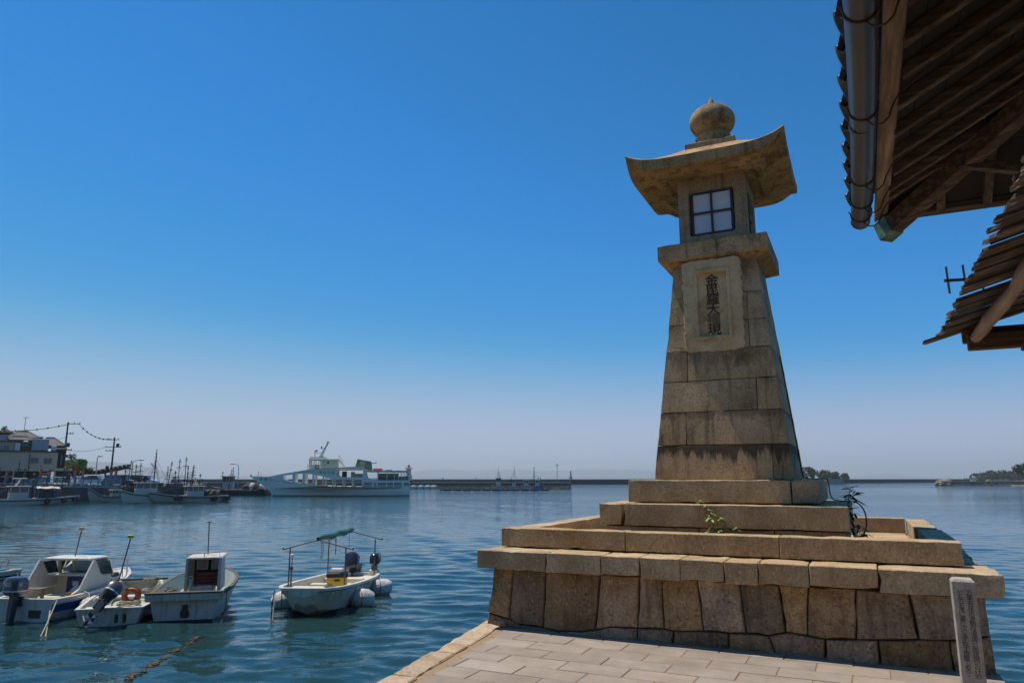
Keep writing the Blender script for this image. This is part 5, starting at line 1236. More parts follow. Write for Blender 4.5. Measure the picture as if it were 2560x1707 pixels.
pbox('roof_shed', GREYW, b1, 70, 112, 1096.5, 1125.5, 114, 5, .05); pbox('roof_box', WHITEW, b1, 119, 132, 1113, 1125.5, 114, 2, .05); pbox('stair_house', CREAMW, b1, -70, 27, 1103, 1125.5, 114, 6)
pbox('roof_tank', WHITEW, b1, 28, 40, 1106, 1125.5, 113.5, 2); pbox('tarp_cover', TARPG, b1, 44, 62, 1100, 1118, 113.5, 2, .2)
win(b1, 2, 6, 1114, 1123, 113.98); win(b1, 9, 23, 1114, 1123, 113.98)
pbox('parapet_roof', BROWNR, b1, -72, 29, 1100.5, 1103, 113.6, 6.6)
def hiproof(nm, par, x0, x1, rx0, rx1, ye, yr, Y, dep, mat):
    m_ = MB(); e0 = floc(par, x0, ye, Y); e1 = floc(par, x1, ye, Y); r0 = floc(par, rx0, yr, Y + dep / 2); r1 = floc(par, rx1, yr, Y + dep / 2); ze = (e0[2] + e1[2]) / 2; zr = (r0[2] + r1[2]) / 2; y0 = e0[1]
    e_ = [(e0[0], y0, ze), (e1[0], y0, ze), (e1[0], y0 + dep, ze), (e0[0], y0 + dep, ze)]; r_ = [(r0[0], y0 + dep / 2, zr), (r1[0], y0 + dep / 2, zr)]
    m_.add(e_ + r_ + [(x, y, z - .25) for x, y, z in e_], [(0, 1, 5, 4), (1, 2, 5), (2, 3, 4, 5), (3, 0, 4), (0, 1, 7, 6), (1, 2, 8, 7), (2, 3, 9, 8), (3, 0, 6, 9), (6, 7, 8, 9)]); rf = m_.build(nm, mat, par)
    m_ = MB(); m_.tube([r_[0], r_[1]], .22, 6); m_.tube([e_[0], r_[0]], .14, 6); m_.tube([e_[1], r_[1]], .14, 6); m_.build('ridge_tile', mat, rf)
b2 = building('tiled_house', 'old house with dark hipped tile roof and aerial behind the cream building', 'house', 60, 126)
pbox('wall', BROWNR, b2, 24, 95, 1091, 0, 127, 9, z0=QZ); hiproof('roof', b2, 18, 101, 44, 72, 1093.5, 1079, 126, 11, RTILE); hiproof('lower_roof', b2, 20, 84, 30, 70, 1098.5, 1092, 123.5, 5, RTILE)
m_ = MB(); m_.tube([floc(b2, 60, 1082, 130), floc(b2, 65, 1042, 130)], .05, 5); m_.beam(floc(b2, 58, 1043.5, 130), floc(b2, 73, 1043.5, 130), .06, .06); m_.build('aerial', WIRE, b2)
b3 = building('gabled_house', 'dark narrow house with stepped tiled gables beside the utility pole', 'house', 140, 120)
pbox('wall', BROWNR, b3, 133, 158, 1112, 0, 121, 7, z0=QZ); hiproof('roof', b3, 106, 164, 116, 137, 1113, 1095, 119.5, 9, RTILE); hiproof('lower_roof', b3, 128, 166, 134, 158, 1121, 1114.5, 118.5, 8, RTILE)
pbox('blue_panel', RAILB, b3, 146, 150, 1136, 1163, 120.5, .3)
b4 = building('flat_roofed_house', 'pale flat-roofed house with roof tank showing above the cream building', 'house', -10, 128)
pbox('wall', GREYW, b4, -70, 20, 1086, 0, 128, 8, z0=QZ); pbox('roof_tank', DARKC, b4, -30, 21, 1077, 1086, 128.5, 3, .2)
# ---- utility poles and wires
def upole(label, px, yt, Y, arms, kit):
    t = thing('utility_pole', label, 'utility pole', (X(px, Y), Y, QZ), 0, 'utility poles on the fishing quay'); zt = Zp(yt, Y) - QZ
    m_ = MB(); m_.tube([(0, 0, 0), (0, 0, zt)], [.20, .13], 8); m_.build('shaft', POLE, t, smooth=60)
    for dz, w0, w1 in arms: m_ = MB(); m_.box(w0, w1, -.06, .06, zt - dz, zt - dz + .12); [m_.tube([(x, 0, zt - dz + .12), (x, 0, zt - dz + .35)], .06, 5) for x in (w0 + .1, (w0 + w1) / 2, w1 - .1)]; m_.build('crossarm', POLE, t)
    for dz, x in kit: m_ = MB(); m_.lathe([(.02, 0), (.28, .02), (.30, .7), (.02, .75)], 8, (x, -.1, zt - dz)); m_.build('transformer', POLE, t)
    return Vector((X(px, Y), Y, QZ + zt))
pa = upole('tall dark utility pole with crossarms beside the gabled house', 154, 1055, 128, [(.35, 0, 2.2), (2.1, 0, 1.2), (5.0, -.1, 1.2)], [(4.4, .5)])
pb_ = upole('dark utility pole with double crossarm standing by the inclined conveyor', 276, 1093, 138, [(.5, -1.2, .9), (1.9, -1.6, 1.4), (2.6, -1.5, .2), (6.3, -2.0, .2)], [(6.1, -.8), (1.9, .8)])
def wire(label, p, q, sag, r=.03, mat=WIRE, beads=0):
    w = thing('overhead_wire', label, 'wire', p, 0, None); pts = []
    for k in range(25): t = k / 24; v = Vector(p).lerp(Vector(q), t); v.z -= sag * 4 * t * (1 - t); pts.append(v - Vector(p))
    m_ = MB(); m_.tube(pts, r, 4); m_.build('strand', mat, w)
    for k in range(1, beads): v = pts[round(24 * k / beads)]; m_ = MB(); m_.ball(v, .16, .16, .16, 6); m_.build('spacer', WIRE, w)
wire('sleeved yellow cable running from the tall pole over the tiled roof', pa + Vector((.3, 0, -.3)), (X(-60, 126), 126, Zp(1072, 126)), .7, .07, INSUL, 8)
wire('beaded cable sagging between the two utility poles', pa + Vector((2.0, 0, -.4)), pb_ + Vector((-.6, 0, -.3)), .9, .05, WIRE, 8)
wire('thin wire between the two poles at lower height', pa + Vector((.3, 0, -4.9)), pb_ + Vector((-1.4, 0, -1.8)), .5, .03)
wire('slack service wire from the tall pole to the tiled house', pa + Vector((0, 0, -2.6)), (X(84, 126), 126, Zp(1087, 126)), .6, .03)
# ---- lamps on the quay
def lamp(label, px, yb, yt, Y, dx, yh):
    t = thing('street_lamp', label, 'street lamp', (X(px, Y), Y, Zp(yb, Y)), 0, None); zt = Zp(yt, Y) - Zp(yb, Y); zh = Zp(yh, Y) - Zp(yb, Y)
    w = X(px + dx, Y) - X(px, Y); m_ = MB(); m_.tube([(0, 0, 0), (0, 0, zt), (w * .15, 0, zt + (zh - zt) * .55), (w * .45, 0, zh - .05), (w * .85, 0, zh)], [.09, .06, .055, .05, .05], 7); m_.build('post', LAMPM, t, smooth=60)
    m_ = MB(); m_.ball((w, 0, zh), max(.4, abs(w) * .28), .16, .13, 10); m_.build('lamp_head', LAMPM, t, smooth=60)
lamp('curved arm street lamp beside the parked cars on the quay', 328, 1200, 1156, 118, 21, 1149.5); lamp('curved arm street lamp standing on the floating pontoon by the ferry bow', 595, 1219, 1168, 143, -17, 1159)
lamp('short floodlight lamp on a pole near the leafy tree', 238, 1194, 1143, 116, 7, 1140)
# ---- inclined conveyor
cv = thing('loading_conveyor', 'long dark inclined conveyor boom rising over the quay', 'conveyor', (X(206, 122), 122, QZ)); m_ = MB(); m_.M = Matrix.Translation(-cv.location)
p0 = aty(205, 1191, 122); p1 = aty(321, 1168, 122); m_.beam(p0, p1, .9, .35); m_.build('boom', DARKC, cv)
m_ = MB(); m_.M = Matrix.Translation(-cv.location)
for k in range(12): p = p0.lerp(p1, k / 11); m_.box(p.x - .05, p.x + .05, 121.5, 122.5, p.z + .18, p.z + .5)
m_.beam(p0 + Vector((0, -.45, .5)), p1 + Vector((0, -.45, .5)), .07, .07); m_.build('handrail', DARKC, cv)
for px in (214, 262): m_ = MB(); m_.M = Matrix.Translation(-cv.location); x = X(px, 122); zz = p0.z + (p1.z - p0.z) * (px - 205) / 116; m_.box(x - .1, x + .1, 121.9, 122.1, QZ, zz); m_.build('support_leg', DARKC, cv)
# ---- banners
for i, (px, yt) in enumerate(((12.5, 1179), (98, 1173.5), (119, 1173.5), (183.5, 1173.5), (203, 1173.5), (274, 1174), (285.5, 1174))):
    Y = 109; t = thing('banner_flag', 'narrow red banner with white characters and blue foot on a thin pole along the quay', 'banner', (X(px, Y), Y, QZ), 0, 'red and blue banners along the quay'); zt = Zp(yt, Y) - QZ; w = .42; hh = 1.38
    m_ = MB(); m_.tube([(-.02, 0, 0), (-.02, 0, zt + .05)], .022, 5); m_.build('pole', LAMPM, t)
    for nm, mat, z0, z1 in (('red_cloth', REDF, zt - hh * .70, zt), ('blue_foot', BLUF, zt - hh, zt - hh * .70)):
        m_ = MB(); n = 5; m_.loft([[(w * k / n - .07 * (zt - z), .03 * sin(k * 1.6 + z * 3 + i) + d_, z) for z in (z0, z1)] + [(w * k / n - .07 * (zt - z), .03 * sin(k * 1.6 + z * 3 + i) + d_ + .012, z) for z in (z1, z0)] for k in range(n + 1) for d_ in (0,)]); c_ = m_.build(nm, mat, t)
        if nm == 'red_cloth':
            for j, ch in enumerate('いらっしゃい'[:4]): m_ = MB(); write(m_, ch, .26, (w / 2 - .07 * (.25 + j * .2), -.045, zt - .2 - j * .215), (1, 0, 0), (0, 0, 1)); m_.build('banner_character', LETT, c_, fix=False)
# ---- parked cars
def car(label, px, Y, mat, van=False, rz=0, L_=4.2):
    t = thing('parked_car', label, 'car', (X(px, Y), Y, QZ), rz, 'cars parked on the quay'); m_ = MB()
    prof = [(-L_ / 2, .35), (-L_ / 2, .85), (-L_ / 2 + .15, 1.0), (-L_ / 2 + .5, 1.75 if van else 1.45), (.55 if not van else 1.0, 1.78 if van else 1.48), (1.25, 1.05), (L_ / 2 - .1, .88), (L_ / 2, .7), (L_ / 2, .35)]
    m_.prism(prof, (1, 0, 0), (0, 0, 1), (0, -.8, 0), (0, 1, 0), 0, 1.6); m_.build('body', mat, t, bevel=.06)
    m_ = MB(); m_.prism([(-L_ / 2 + .42, 1.02), (-L_ / 2 + .62, 1.62 if van else 1.36), (.5, 1.64 if van else 1.38), (1.08, 1.02)], (1, 0, 0), (0, 0, 1), (0, -.815, 0), (0, 1, 0), 0, 1.63); m_.build('window', WG, t)
    for x in (-L_ / 2 + .75, L_ / 2 - .8):
        for y in (-.72, .72): m_ = MB(); m_.M = Matrix.Translation((x, y, .32)) @ Matrix.Rotation(pi / 2, 4, 'X'); m_.lathe([(.01, -.1), (.31, -.1), (.32, 0), (.31, .1), (.01, .1)], 14); w = m_.build('wheel', TYRE, t, smooth=40); m_ = MB(); m_.M = Matrix.Translation((x, y + (-.11 if y < 0 else .11), .32)) @ Matrix.Rotation(pi / 2, 4, 'X'); m_.lathe([(.01, -.005), (.18, -.005), (.18, .005), (.01, .005)], 12); m_.build('rim', LAMPM, w)
    for y in (-.55, .55): m_ = MB(); m_.box(L_ / 2 - .02, L_ / 2 + .01, y - .15, y + .15, .68, .80); m_.build('headlight', PANE, t)
car('white van parked behind the blue railing under the conveyor', 236, 112, CARW, True, .2); car('small white car parked beside the white van on the quay', 256, 114, CARW, False, -.2, 3.6); car('black van parked behind the red and blue banners', 300, 112, CARK, True, .1, 4.6); car('dark car parked beside the curved arm lamp', 332, 119, CARK, True, 3.0); car('white van parked behind the fishing boat masts', 362, 120, CARW, True, .1, 4.4)
# ---- trees
def tree(label, base, h, crown, n, size, mat, seed, trunk=.25, group=None, name='broadleaf_tree', clumps=14):
    """crown = (rx, ry, rz) about a point near the top; leaves as many small tilted faces in clumps"""
    t = thing(name, label, 'tree', base, 0, group); g = random.Random(seed); rx, ry, rz = crown; cz = h - rz
    m_ = MB(); m_.tube([(0, 0, -.3), (.05 * h * .2, 0, cz * .5), (-.03 * h, 0, cz), (0, 0, cz + rz * .5)], [trunk, trunk * .75, trunk * .5, trunk * .15], 7)
    cl = []
    for k in range(clumps):
        while True:
            v = Vector((g.uniform(-1, 1), g.uniform(-1, 1), g.uniform(-1, 1)))
            if .35 < v.length < 1: break
        c = Vector((v.x * rx * .8, v.y * ry * .8, cz + v.z * rz * .8)); cl.append((c, g.uniform(.28, .5)))
        if k < 7: m_.tube([(0, 0, cz * (.6 + .05 * k)), c * .6 + Vector((0, 0, cz * .35)), c], [trunk * .35, trunk * .2, trunk * .06], 5)
    m_.build('trunk', BARK, t, smooth=50)
    m_ = MB(); vs = []; fs = []
    for k in range(n):
        c, r_ = cl[k % clumps]
        v = Vector((g.gauss(0, 1), g.gauss(0, 1), g.gauss(0, 1))).normalized() * (g.random() ** .45) * r_
        p = c + Vector((v.x * rx * 1.2, v.y * ry * 1.2, v.z * rz * 1.05)); s_ = size * g.uniform(.6, 1.3)
        a_ = Vector((g.gauss(0, 1), g.gauss(0, 1), g.gauss(0, .6))).normalized(); b_ = a_.orthogonal().normalized(); q = a_.cross(b_); o = len(vs)
        vs += [p + b_ * s_, p + q * s_ * .6, p - b_ * s_, p - q * s_ * .6]; fs.append((o, o + 1, o + 2, o + 3))
    m_.add(vs, fs); m_.build('crown', mat, t, fix=False); return t
tree('bright fresh green tree beside the dark gabled house', (X(187, 119), 119, QZ), Zp(1141.5, 119) - QZ, (2.0, 1.6, 1.15), 1800, .14, CROWN2, 1, .15)
tree('dark tree standing behind the bright green tree', (X(172, 126), 126, QZ), Zp(1132, 126) - QZ, (2.2, 2, 2.2), 1500, .17, CROWN1, 2); tree('low dark shrubby tree behind the conveyor foot', (X(203, 121), 121, QZ), Zp(1162, 121) - QZ, (1.8, 1.5, 1.3), 1200, .14, CROWN1, 3, .15)
tree('small tree behind the roof tank of the flat-roofed house', (X(-2, 132), 132, QZ), Zp(1066, 132) - QZ, (1.2, 1.2, 1.2), 500, .17, CROWN1, 4)

# ---- fishing boats
def fishing_boat(label, ps, pb, mat, mats=(), house=(.15, .36), hh=1.5, mast=None, awn=None, tyres=(), drum=None, belt=NAVY, beam=None, bow=1.35, mid=.75, boom=None, radar=False, name='fishing_boat', hmat=None, two=True, stern_z=None):
    a_ = atz(ps[0], ps[1], WATER); b_ = atz(pb[0], pb[1], WATER); d_ = b_ - a_; L_ = d_.length; rz = atan2(d_.y, d_.x)
    t = thing(name, label, 'fishing boat', a_, rz, None); B_ = (beam or min(2.9, L_ * .26)) / 2; hmat = hmat or HWHITE; sz = stern_z or mid + .05
    st = [(0, B_ * .85, sz, B_ * .75, .05, -.3), (L_ * .3, B_, mid, B_ * .88, .0, -.4), (L_ * .6, B_ * .96, mid * 1.08, B_ * .75, .05, -.4), (L_ * .82, B_ * .70, mid + (bow - mid) * .45, B_ * .40, .15, -.25), (L_ * .95, B_ * .34, bow * .93, B_ * .12, .35, .05), (L_ * 1.04, B_ * .06, bow, .03, bow * .72, bow * .62)]
    hull(t, st, mat, mat, CONC, mid - .35, rim=.18, band=[(belt, .16, .30, .02)], bott=BOTT, rimh=.12, n=14)
    x0, x1 = house[0] * L_, house[1] * L_; hw = B_ * .58
    m_ = MB(); zb = mid - .3; m_.loft([[(x0, -hw, zb), (x1, -hw, zb), (x1, hw, zb), (x0, hw, zb)], [(x0, -hw, zb + hh * .55), (x1 + .1, -hw, zb + hh * .55), (x1 + .1, hw, zb + hh * .55), (x0, hw, zb + hh * .55)]]); m_.build('wheelhouse', hmat, t)
    m_ = MB(); z1 = zb + hh * .55; m_.box(x0 + .06, x1 + .02, -hw + .05, hw - .05, z1, z1 + hh * .33); g_ = m_.build('wheelhouse_glazing', WG, t)
    n = max(2, int((x1 - x0) / .7)); m_ = MB()
    for k in range(n + 1):
        x = x0 + .06 + (x1 - x0 - .04) * k / n
        for y in (-hw + .04, hw - .04): m_.box(x - .05, x + .05, y - .03, y + .03, z1, z1 + hh * .33)
    m_.build('window_post', hmat, t, kind='stuff')
    m_ = MB(); z2 = z1 + hh * .33; m_.box(x0 - .25, x1 + .25, -hw - .15, hw + .15, z2, z2 + .12); m_.build('wheelhouse_roof', hmat, t, bevel=.03)
    if radar:
        m_ = MB(); xc = (x0 + x1) / 2
        for y in (-hw * .7, hw * .7): m_.beam((xc - .4, y, z2 + .1), (xc, y * .6, z2 + .75), .16, .06)
        m_.build('radar_arch', hmat, t); m_ = MB(); m_.box(xc - .75, xc + .75, -.12, .12, z2 + .95, z2 + 1.08); m_.lathe([(.03, z2 + .7), (.16, z2 + .72), (.16, z2 + .95), (.03, z2 + .96)], 10, (xc, 0, 0)); m_.build('radar', WHITE2, t, bevel=.03)
    for (mx, mh, mr) in (mast or ()):
        m_ = MB(); x = mx * L_; m_.tube([(x, 0, mid - .3), (x, 0, mh)], [mr, mr * .6], 6); m_.box(x - .05, x + .05, -.5, .5, mh * .72, mh * .72 + .07); m_.box(x - .35, x + .35, -.05, .05, mh * .62, mh * .62 + .07); M_ = m_.build('mast', POLE, t)
        m_ = MB(); m_.lathe([(.02, 0), (.10, .02), (.10, .22), (.02, .24)], 8, (x, 0, mh)); m_.build('mast_lamp', LAMPM, M_); m_ = MB(); m_.ball((x, 0, mh * .86), .13, .13, .13, 8); m_.build('signal_ball', ORANGE, M_)
        m_ = MB()
        for q in ((L_ * .96, bow), (L_ * .03, mid), (mx * L_ + 1.2, mid), (mx * L_ - 1.0, mid)): m_.tube([(x, 0, mh * .84), (q[0], 0, q[1])], .016, 4)
        m_.build('stay', WIRE, M_)
    if boom:
        m_ = MB(); m_.tube([(boom[0] * L_, 0, boom[1]), (boom[2] * L_, 0, boom[3])], .07, 6); m_.build('boom', POLE, t)
    if awn:
        ax0, ax1, az, am_ = awn; m_ = MB(); n = 6
        m_.loft([[(ax0 * L_ + (ax1 - ax0) * L_ * k / n, y, az + .22 * (1 - (y / B_) ** 2) + .05 * sin(k * 2)) for y in (-B_, -B_ * .5, 0, B_ * .5, B_)] + [(ax0 * L_ + (ax1 - ax0) * L_ * k / n, y, az + .03 + .22 * (1 - (y / B_) ** 2) + .05 * sin(k * 2)) for y in (B_, B_ * .5, 0, -B_ * .5, -B_)] for k in range(n + 1)]); m_.build('awning', am_, t)
        for x in (ax0 * L_ + .2, ax1 * L_ - .2):
            for y in (-B_ * .9, B_ * .9): m_ = MB(); m_.tube([(x, y, mid - .1), (x, y, az)], .035, 5); m_.build('awning_post', LAMPM, t)
    for tx, sg in tyres:
        x, h_, zs = lerp_st(st, tx * L_)[:3]; m_ = MB(); m_.ring((x, sg * (h_ + .12), zs - .38), .24, .11, 'Y', 16, 7); m_.build('tyre_fender', TYRE, t, smooth=60)
    for dx in (drum or ()):
        m_ = MB(); m_.ball((dx * L_, 0, mid + .25), .7, .8, .62, 12, lump=.4); m_.build('net_heap', NET, t)
    m_ = MB(); m_.box(.55 * L_, .66 * L_, -B_ * .5, B_ * .5, mid - .3, mid + .1); m_.build('hatch', hmat, t, bevel=.03)
    return t
fishing_boat('white and blue fishing boat with black tyre fenders alongside the cream building', (-60, 1264), (188, 1259), HWHITE, house=(.30, .48), hh=2.0, mast=[(.53, 3.6, .07), (.37, 2.9, .05)], awn=(.56, .80, 1.95, PEACH), tyres=((.68, -1), (.86, -1), (.985, -1)), drum=(.66, .72), bow=1.05, mid=.72, belt=BLUE, radar=True)
fishing_boat('grey-green fishing boat lying behind the tyre-fendered boat', (120, 1253), (232, 1251), SEAG, house=(.1, .3), hh=2.0, awn=(.25, .95, 2.0, GREENA), drum=(.5, .7), mid=.9, bow=1.2, mast=[(.34, 5.6, .08)], radar=True)
fishing_boat('dark-topped fishing boat with high pale bow against the blue quay wall', (306, 1253), (220, 1255), SEAG, house=(.15, .35), hh=1.2, belt=NAVY, bow=1.9, mid=.8)
fishing_boat('white fishing boat with overhanging bow and long cabin beside the banners', (398, 1256), (303, 1258), HWHITE, house=(.10, .66), hh=1.95, belt=NAVY, bow=1.75, mid=1.15, radar=False, mast=[(.2, 6.4, .09), (.5, 3.2, .05)])
fishing_boat('long pale fishing boat with brown belt, low wheelhouse and tyres at its stern', (566, 1253.5), (378, 1257), SEAG, house=(.34, .56), hh=1.75, belt=RUST, bow=1.45, mid=.85, tyres=((.02, 1), (.07, 1), (.20, 1), (.23, 1), (.66, 1), (.71, 1)), drum=(.17, .25), mast=[(.56, 4.6, .09), (.40, 2.9, .06)], radar=True, boom=(.58, 1.2, .44, 3.2))
fishing_boat('fishing boat with tall mast and orange signal ball behind the long cabin boat', (345, 1247), (430, 1246), HBLUE, house=(.35, .7), hh=2.1, mast=[(.42, 7.6, .09), (.8, 4.9, .08)], bow=1.3, mid=.9, boom=(.42, 4.8, .28, 5.6))
fishing_boat('cream cabined fishing boat with blue canopy behind the brown-belted boat', (470, 1246), (395, 1247), HWHITE, house=(.2, .78), hh=2.0, belt=BLUE, mast=[(.5, 4.0, .06)], awn=(.05, .5, 2.4, flat('awning_navy', (.02, .04, .10), .6)), mid=.9, bow=1.3, radar=True)
for i, (a_, b_, am_) in enumerate(((-45, 70, GREENA), (60, 168, PEACH), (150, 250, GREENA))):
    fishing_boat(('white fishing boat with green awning moored under the cream building', 'white fishing boat with peach awning moored against the blue railing', 'white fishing boat with pale green awning moored against the blue railing')[i], (a_, 1250), (b_, 1249), HWHITE, house=(.35, .6), hh=2.1, awn=(.55, 1.0, 2.3, am_), radar=True, mid=.9, bow=1.3, mast=[(.3, 4.6 + i * .5, .07)], drum=(.75,), boom=(.3, 3.6, .02, 5.0) if i == 0 else None)
for i, (px, yt, Y) in enumerate(((22, 1172, 93), (44, 1150, 95), (60, 1168, 97), (88, 1176, 94), (118, 1180, 97), (158, 1166, 99), (172, 1182, 95), (316, 1150, 101), (312, 1172, 99), (338, 1160, 103), (349, 1157, 104), (418, 1153, 103), (437, 1176, 101), (446, 1146, 106), (462, 1141, 104), (474, 1162, 106), (482, 1170, 106), (500, 1184, 108), (556, 1178, 138), (572, 1172, 139))):
    t = thing('gear_mast', ('slim dark mast with stays', 'dark pole with short crossarm', 'thin aerial pole with lamp', 'leaning dark derrick pole')[i % 4] + ' among the moored boats, ' + ('over the tyre-fendered boat', 'behind the tyre-fendered boat', 'by the peach awning', 'beside the net heap', 'by the blue railing', 'under the gabled house', 'by the grey-green boat', 'over the overhanging bow', 'on the overhanging bow', 'by the curved lamp', 'beside the dark car', 'behind the long cabin', 'on the navy canopy boat', 'tallest over the brown-belted boat', 'over the low wheelhouse', 'beside the low wheelhouse', 'aft of the low wheelhouse', 'over the tyres at the stern', 'ahead of the tug', 'over the tug wheelhouse')[i], 'mast', (X(px, Y), Y, WATER + .5))
    h = Zp(yt, Y) - WATER - .5; ln = (0, 0, 0, .5)[i % 4]
    m_ = MB(); m_.tube([(0, 0, 0), (ln, 0, h)], [.085, .04], 6); m_.build('shaft', POLE, t)
    m_ = MB(); m_.box(ln * .75 - .45, ln * .75 + .45, -.05, .05, h * .76, h * .76 + .07); m_.box(ln * .9 - .2, ln * .9 + .25, -.05, .05, h * .9, h * .9 + .06); m_.build('crossarm', POLE, t)
    m_ = MB()
    for dx in (-1.5, 1.7): m_.tube([(ln * .8, 0, h * .82), (dx, 0, .3)], .016, 4)
    m_.build('stay', WIRE, t); m_ = MB(); m_.ball((ln * .95, 0, h * .95), .12, .12, .13, 8); m_.build('mast_lamp', (ORANGE, LAMPM, ORANGE)[i % 3], t)
# pontoon by the ferry bow with a work boat
pn = thing('floating_pontoon', 'dark tarred floating pontoon beside the ferry bow', 'pontoon', atz(600, 1239, WATER)); m_ = MB(); m_.M = Matrix.Translation(-pn.location); Y0 = pn.location.y
m_.box(X(500, Y0), X(660, Y0), Y0, Y0 + 5, WATER - .4, Zp(1223.5, Y0)); m_.build('deck', DARKC, pn, bevel=.1)
for k in range(9): px = 505 + k * 18.5; m_ = MB(); m_.M = Matrix.Translation(-pn.location); m_.ring((X(px, Y0), Y0 - .15, Zp(1229, Y0)), .32, .15, 'Y', 14, 6); m_.build('tyre_fender', TYRE, pn, smooth=60)
for k, px in enumerate((610, 622, 634, 648)): m_ = MB(); m_.M = Matrix.Translation(-pn.location); m_.ball((X(px, Y0), Y0 + 2, Zp(1222, Y0) + .3), .9, .7, .75, 10, lump=.5); m_.build('net_heap', (NET, FEND, NET, FEND)[k], pn)
fishing_boat('small blue-white tug with tall wheelhouse behind the floating pontoon', (600, 1236), (530, 1236), HBLUE, house=(.25, .62), hh=3.1, mast=[(.3, 5.2, .07)], mid=1.2, bow=1.7, boom=(.62, 2.2, 1.15, 1.6), name='tug_boat')

# ================================================================== the ferry
fa = atz(1022, 1237.6, WATER); dv = Vector((-cos(R(10)), -sin(R(10)), 0)) * 25.4
fer = thing('car_ferry', 'pale white car ferry with long raked bow, arched open side and green funnel', 'ferry', fa, atan2(dv.y, dv.x))
KS = (2150 - 395) / dv.length
def fp(x, y): return ((2150 - x) / KS, (790 - y) / KS)
LT = fp(95, 0)[0]
def hbm(x): return 3.5 if x < 16 else max(.12, 3.5 + (x - 16) / (LT - 16) * -3.3)
def plate(nm, outer, holes, mat, par, off=0, th=.14, sides=(1, -1), follow=True):
    def dens(p):
        o = []
        for i in range(len(p)):
            a_, b_ = p[i], p[(i + 1) % len(p)]; n = max(1, int(hypot(b_[0] - a_[0], b_[1] - a_[1]) / 1.2))
            o += [(a_[0] + (b_[0] - a_[0]) * k / n, a_[1] + (b_[1] - a_[1]) * k / n) for k in range(n)]
        return o
    loops = [dens([fp(*q) for q in l]) for l in [outer] + holes]; tri = tessellate_polygon([[Vector((x, y, 0)) for x, y in l] for l in loops]); pts = [p for l in loops for p in l]
    for sg in sides:
        m_ = MB(); n = len(pts); yy = lambda x: hbm(x) if follow else 3.5
        V = [(x, sg * (yy(x) - off), z) for x, z in pts] + [(x, sg * max(.0, yy(x) - off - th), z) for x, z in pts]
        F = [tuple(t) for t in tri] + [tuple(i + n for i in t[::-1]) for t in tri]; o = 0
        for l in loops: F += [(o + j, o + (j + 1) % len(l), n + o + (j + 1) % len(l), n + o + j) for j in range(len(l))]; o += len(l)
        m_.add(V, F); m_.build(nm, mat, par)
holes = [[(522, 527), (640, 515), (640, 605), (560, 592), (524, 566)], [(680, 510), (770, 504), (770, 632), (680, 616)], [(805, 506), (897, 515), (897, 646), (805, 638)], [(925, 520), (1028, 540), (1028, 657), (925, 650)], [(1048, 548), (1150, 578), (1150, 665), (1048, 658)],
         [(1170, 583), (1280, 580), (1280, 668), (1170, 666)], [(1298, 580), (1400, 587), (1400, 669), (1298, 668)], [(1425, 588), (1528, 588), (1528, 672), (1425, 670)], [(1210, 449), (1540, 452), (1540, 553), (1240, 550), (1210, 518)],
         [(1550, 615), (1660, 615), (1660, 672), (1550, 672)], [(1688, 622), (1718, 622), (1718, 685), (1688, 685)], [(1735, 625), (1842, 625), (1842, 685), (1735, 685)], [(1857, 625), (1933, 625), (1933, 685), (1857, 685)], [(1948, 625), (2048, 625), (2048, 685), (1948, 685)], [(2072, 622), (2138, 622), (2138, 668), (2072, 668)],
         [(1575, 482), (1725, 486), (1725, 586), (1640, 578), (1600, 556)], [(1738, 486), (2132, 486), (2132, 592), (1738, 592)]]
plate('side_plating', [(95, 540), (330, 545), (520, 506), (835, 455), (1210, 427), (1545, 410), (1568, 458), (2146, 470), (2150, 800), (400, 800), (370, 745), (330, 700), (240, 640)], holes, FERRY, fer)
plate('rubbing_strake', [(345, 706), (2152, 735), (2152, 747), (352, 716)], [], FERRY, fer, off=-.10, th=.1)
plate('sheer_line', [(375, 590), (640, 628), (1200, 674), (1700, 688), (1700, 684), (1200, 669), (640, 622), (375, 585)], [], LAMPM, fer, off=-.03, th=.03)
plate('boot_top', [(398, 778), (2150, 782), (2150, 803), (404, 803)], [], BOTT, fer, off=-.02, th=.05)
def deck(nm, x0, x1, z, mat, th=.1, inset=.15):
    m_ = MB(); n = 12; xs = [x0 + (x1 - x0) * k / n for k in range(n + 1)]; m_.loft([[(x, hbm(x) - inset, z), (x, -hbm(x) + inset, z), (x, -hbm(x) + inset, z - th), (x, hbm(x) - inset, z - th)] for x in xs]); m_.build(nm, mat, fer)
deck('car_deck', .1, LT - 1.2, fp(0, 692)[1], CONC); deck('upper_deck', .1, fp(1230, 0)[0], fp(0, 566)[1], FPALE); deck('roof_deck', .05, fp(1560, 0)[0], fp(0, 466)[1], FERRY, .14, .0); deck('bridge_deck', fp(1560, 0)[0] - .4, fp(835, 0)[0], fp(0, 452)[1], FERRY, .14, .3)
m_ = MB(); m_.box(-.02, .08, -3.45, 3.45, -.3, fp(0, 600)[1]); m_.build('transom', FERRY, fer)
m_ = MB(); m_.box(.3, fp(1545, 0)[0], -3.2, 3.2, fp(0, 690)[1], fp(0, 640)[1]); m_.build('machinery_casing', FPALE, fer)
for x0, x1 in ((1740, 1848), (1858, 1942), (1952, 2000), (2008, 2040), (2046, 2080), (2086, 2128)):
    m_ = MB(); a_, b_ = fp(x1, 0)[0], fp(x0, 0)[0]; z0, z1 = fp(0, 590)[1], fp(0, 540)[1]
    m_.box(a_, b_, 3.38, 3.42, z0, z1); m_.build('lower_screen', WG, fer); m_ = MB(); m_.box(a_, b_, -3.42, -3.38, z0, z1); m_.build('lower_screen', WG, fer)
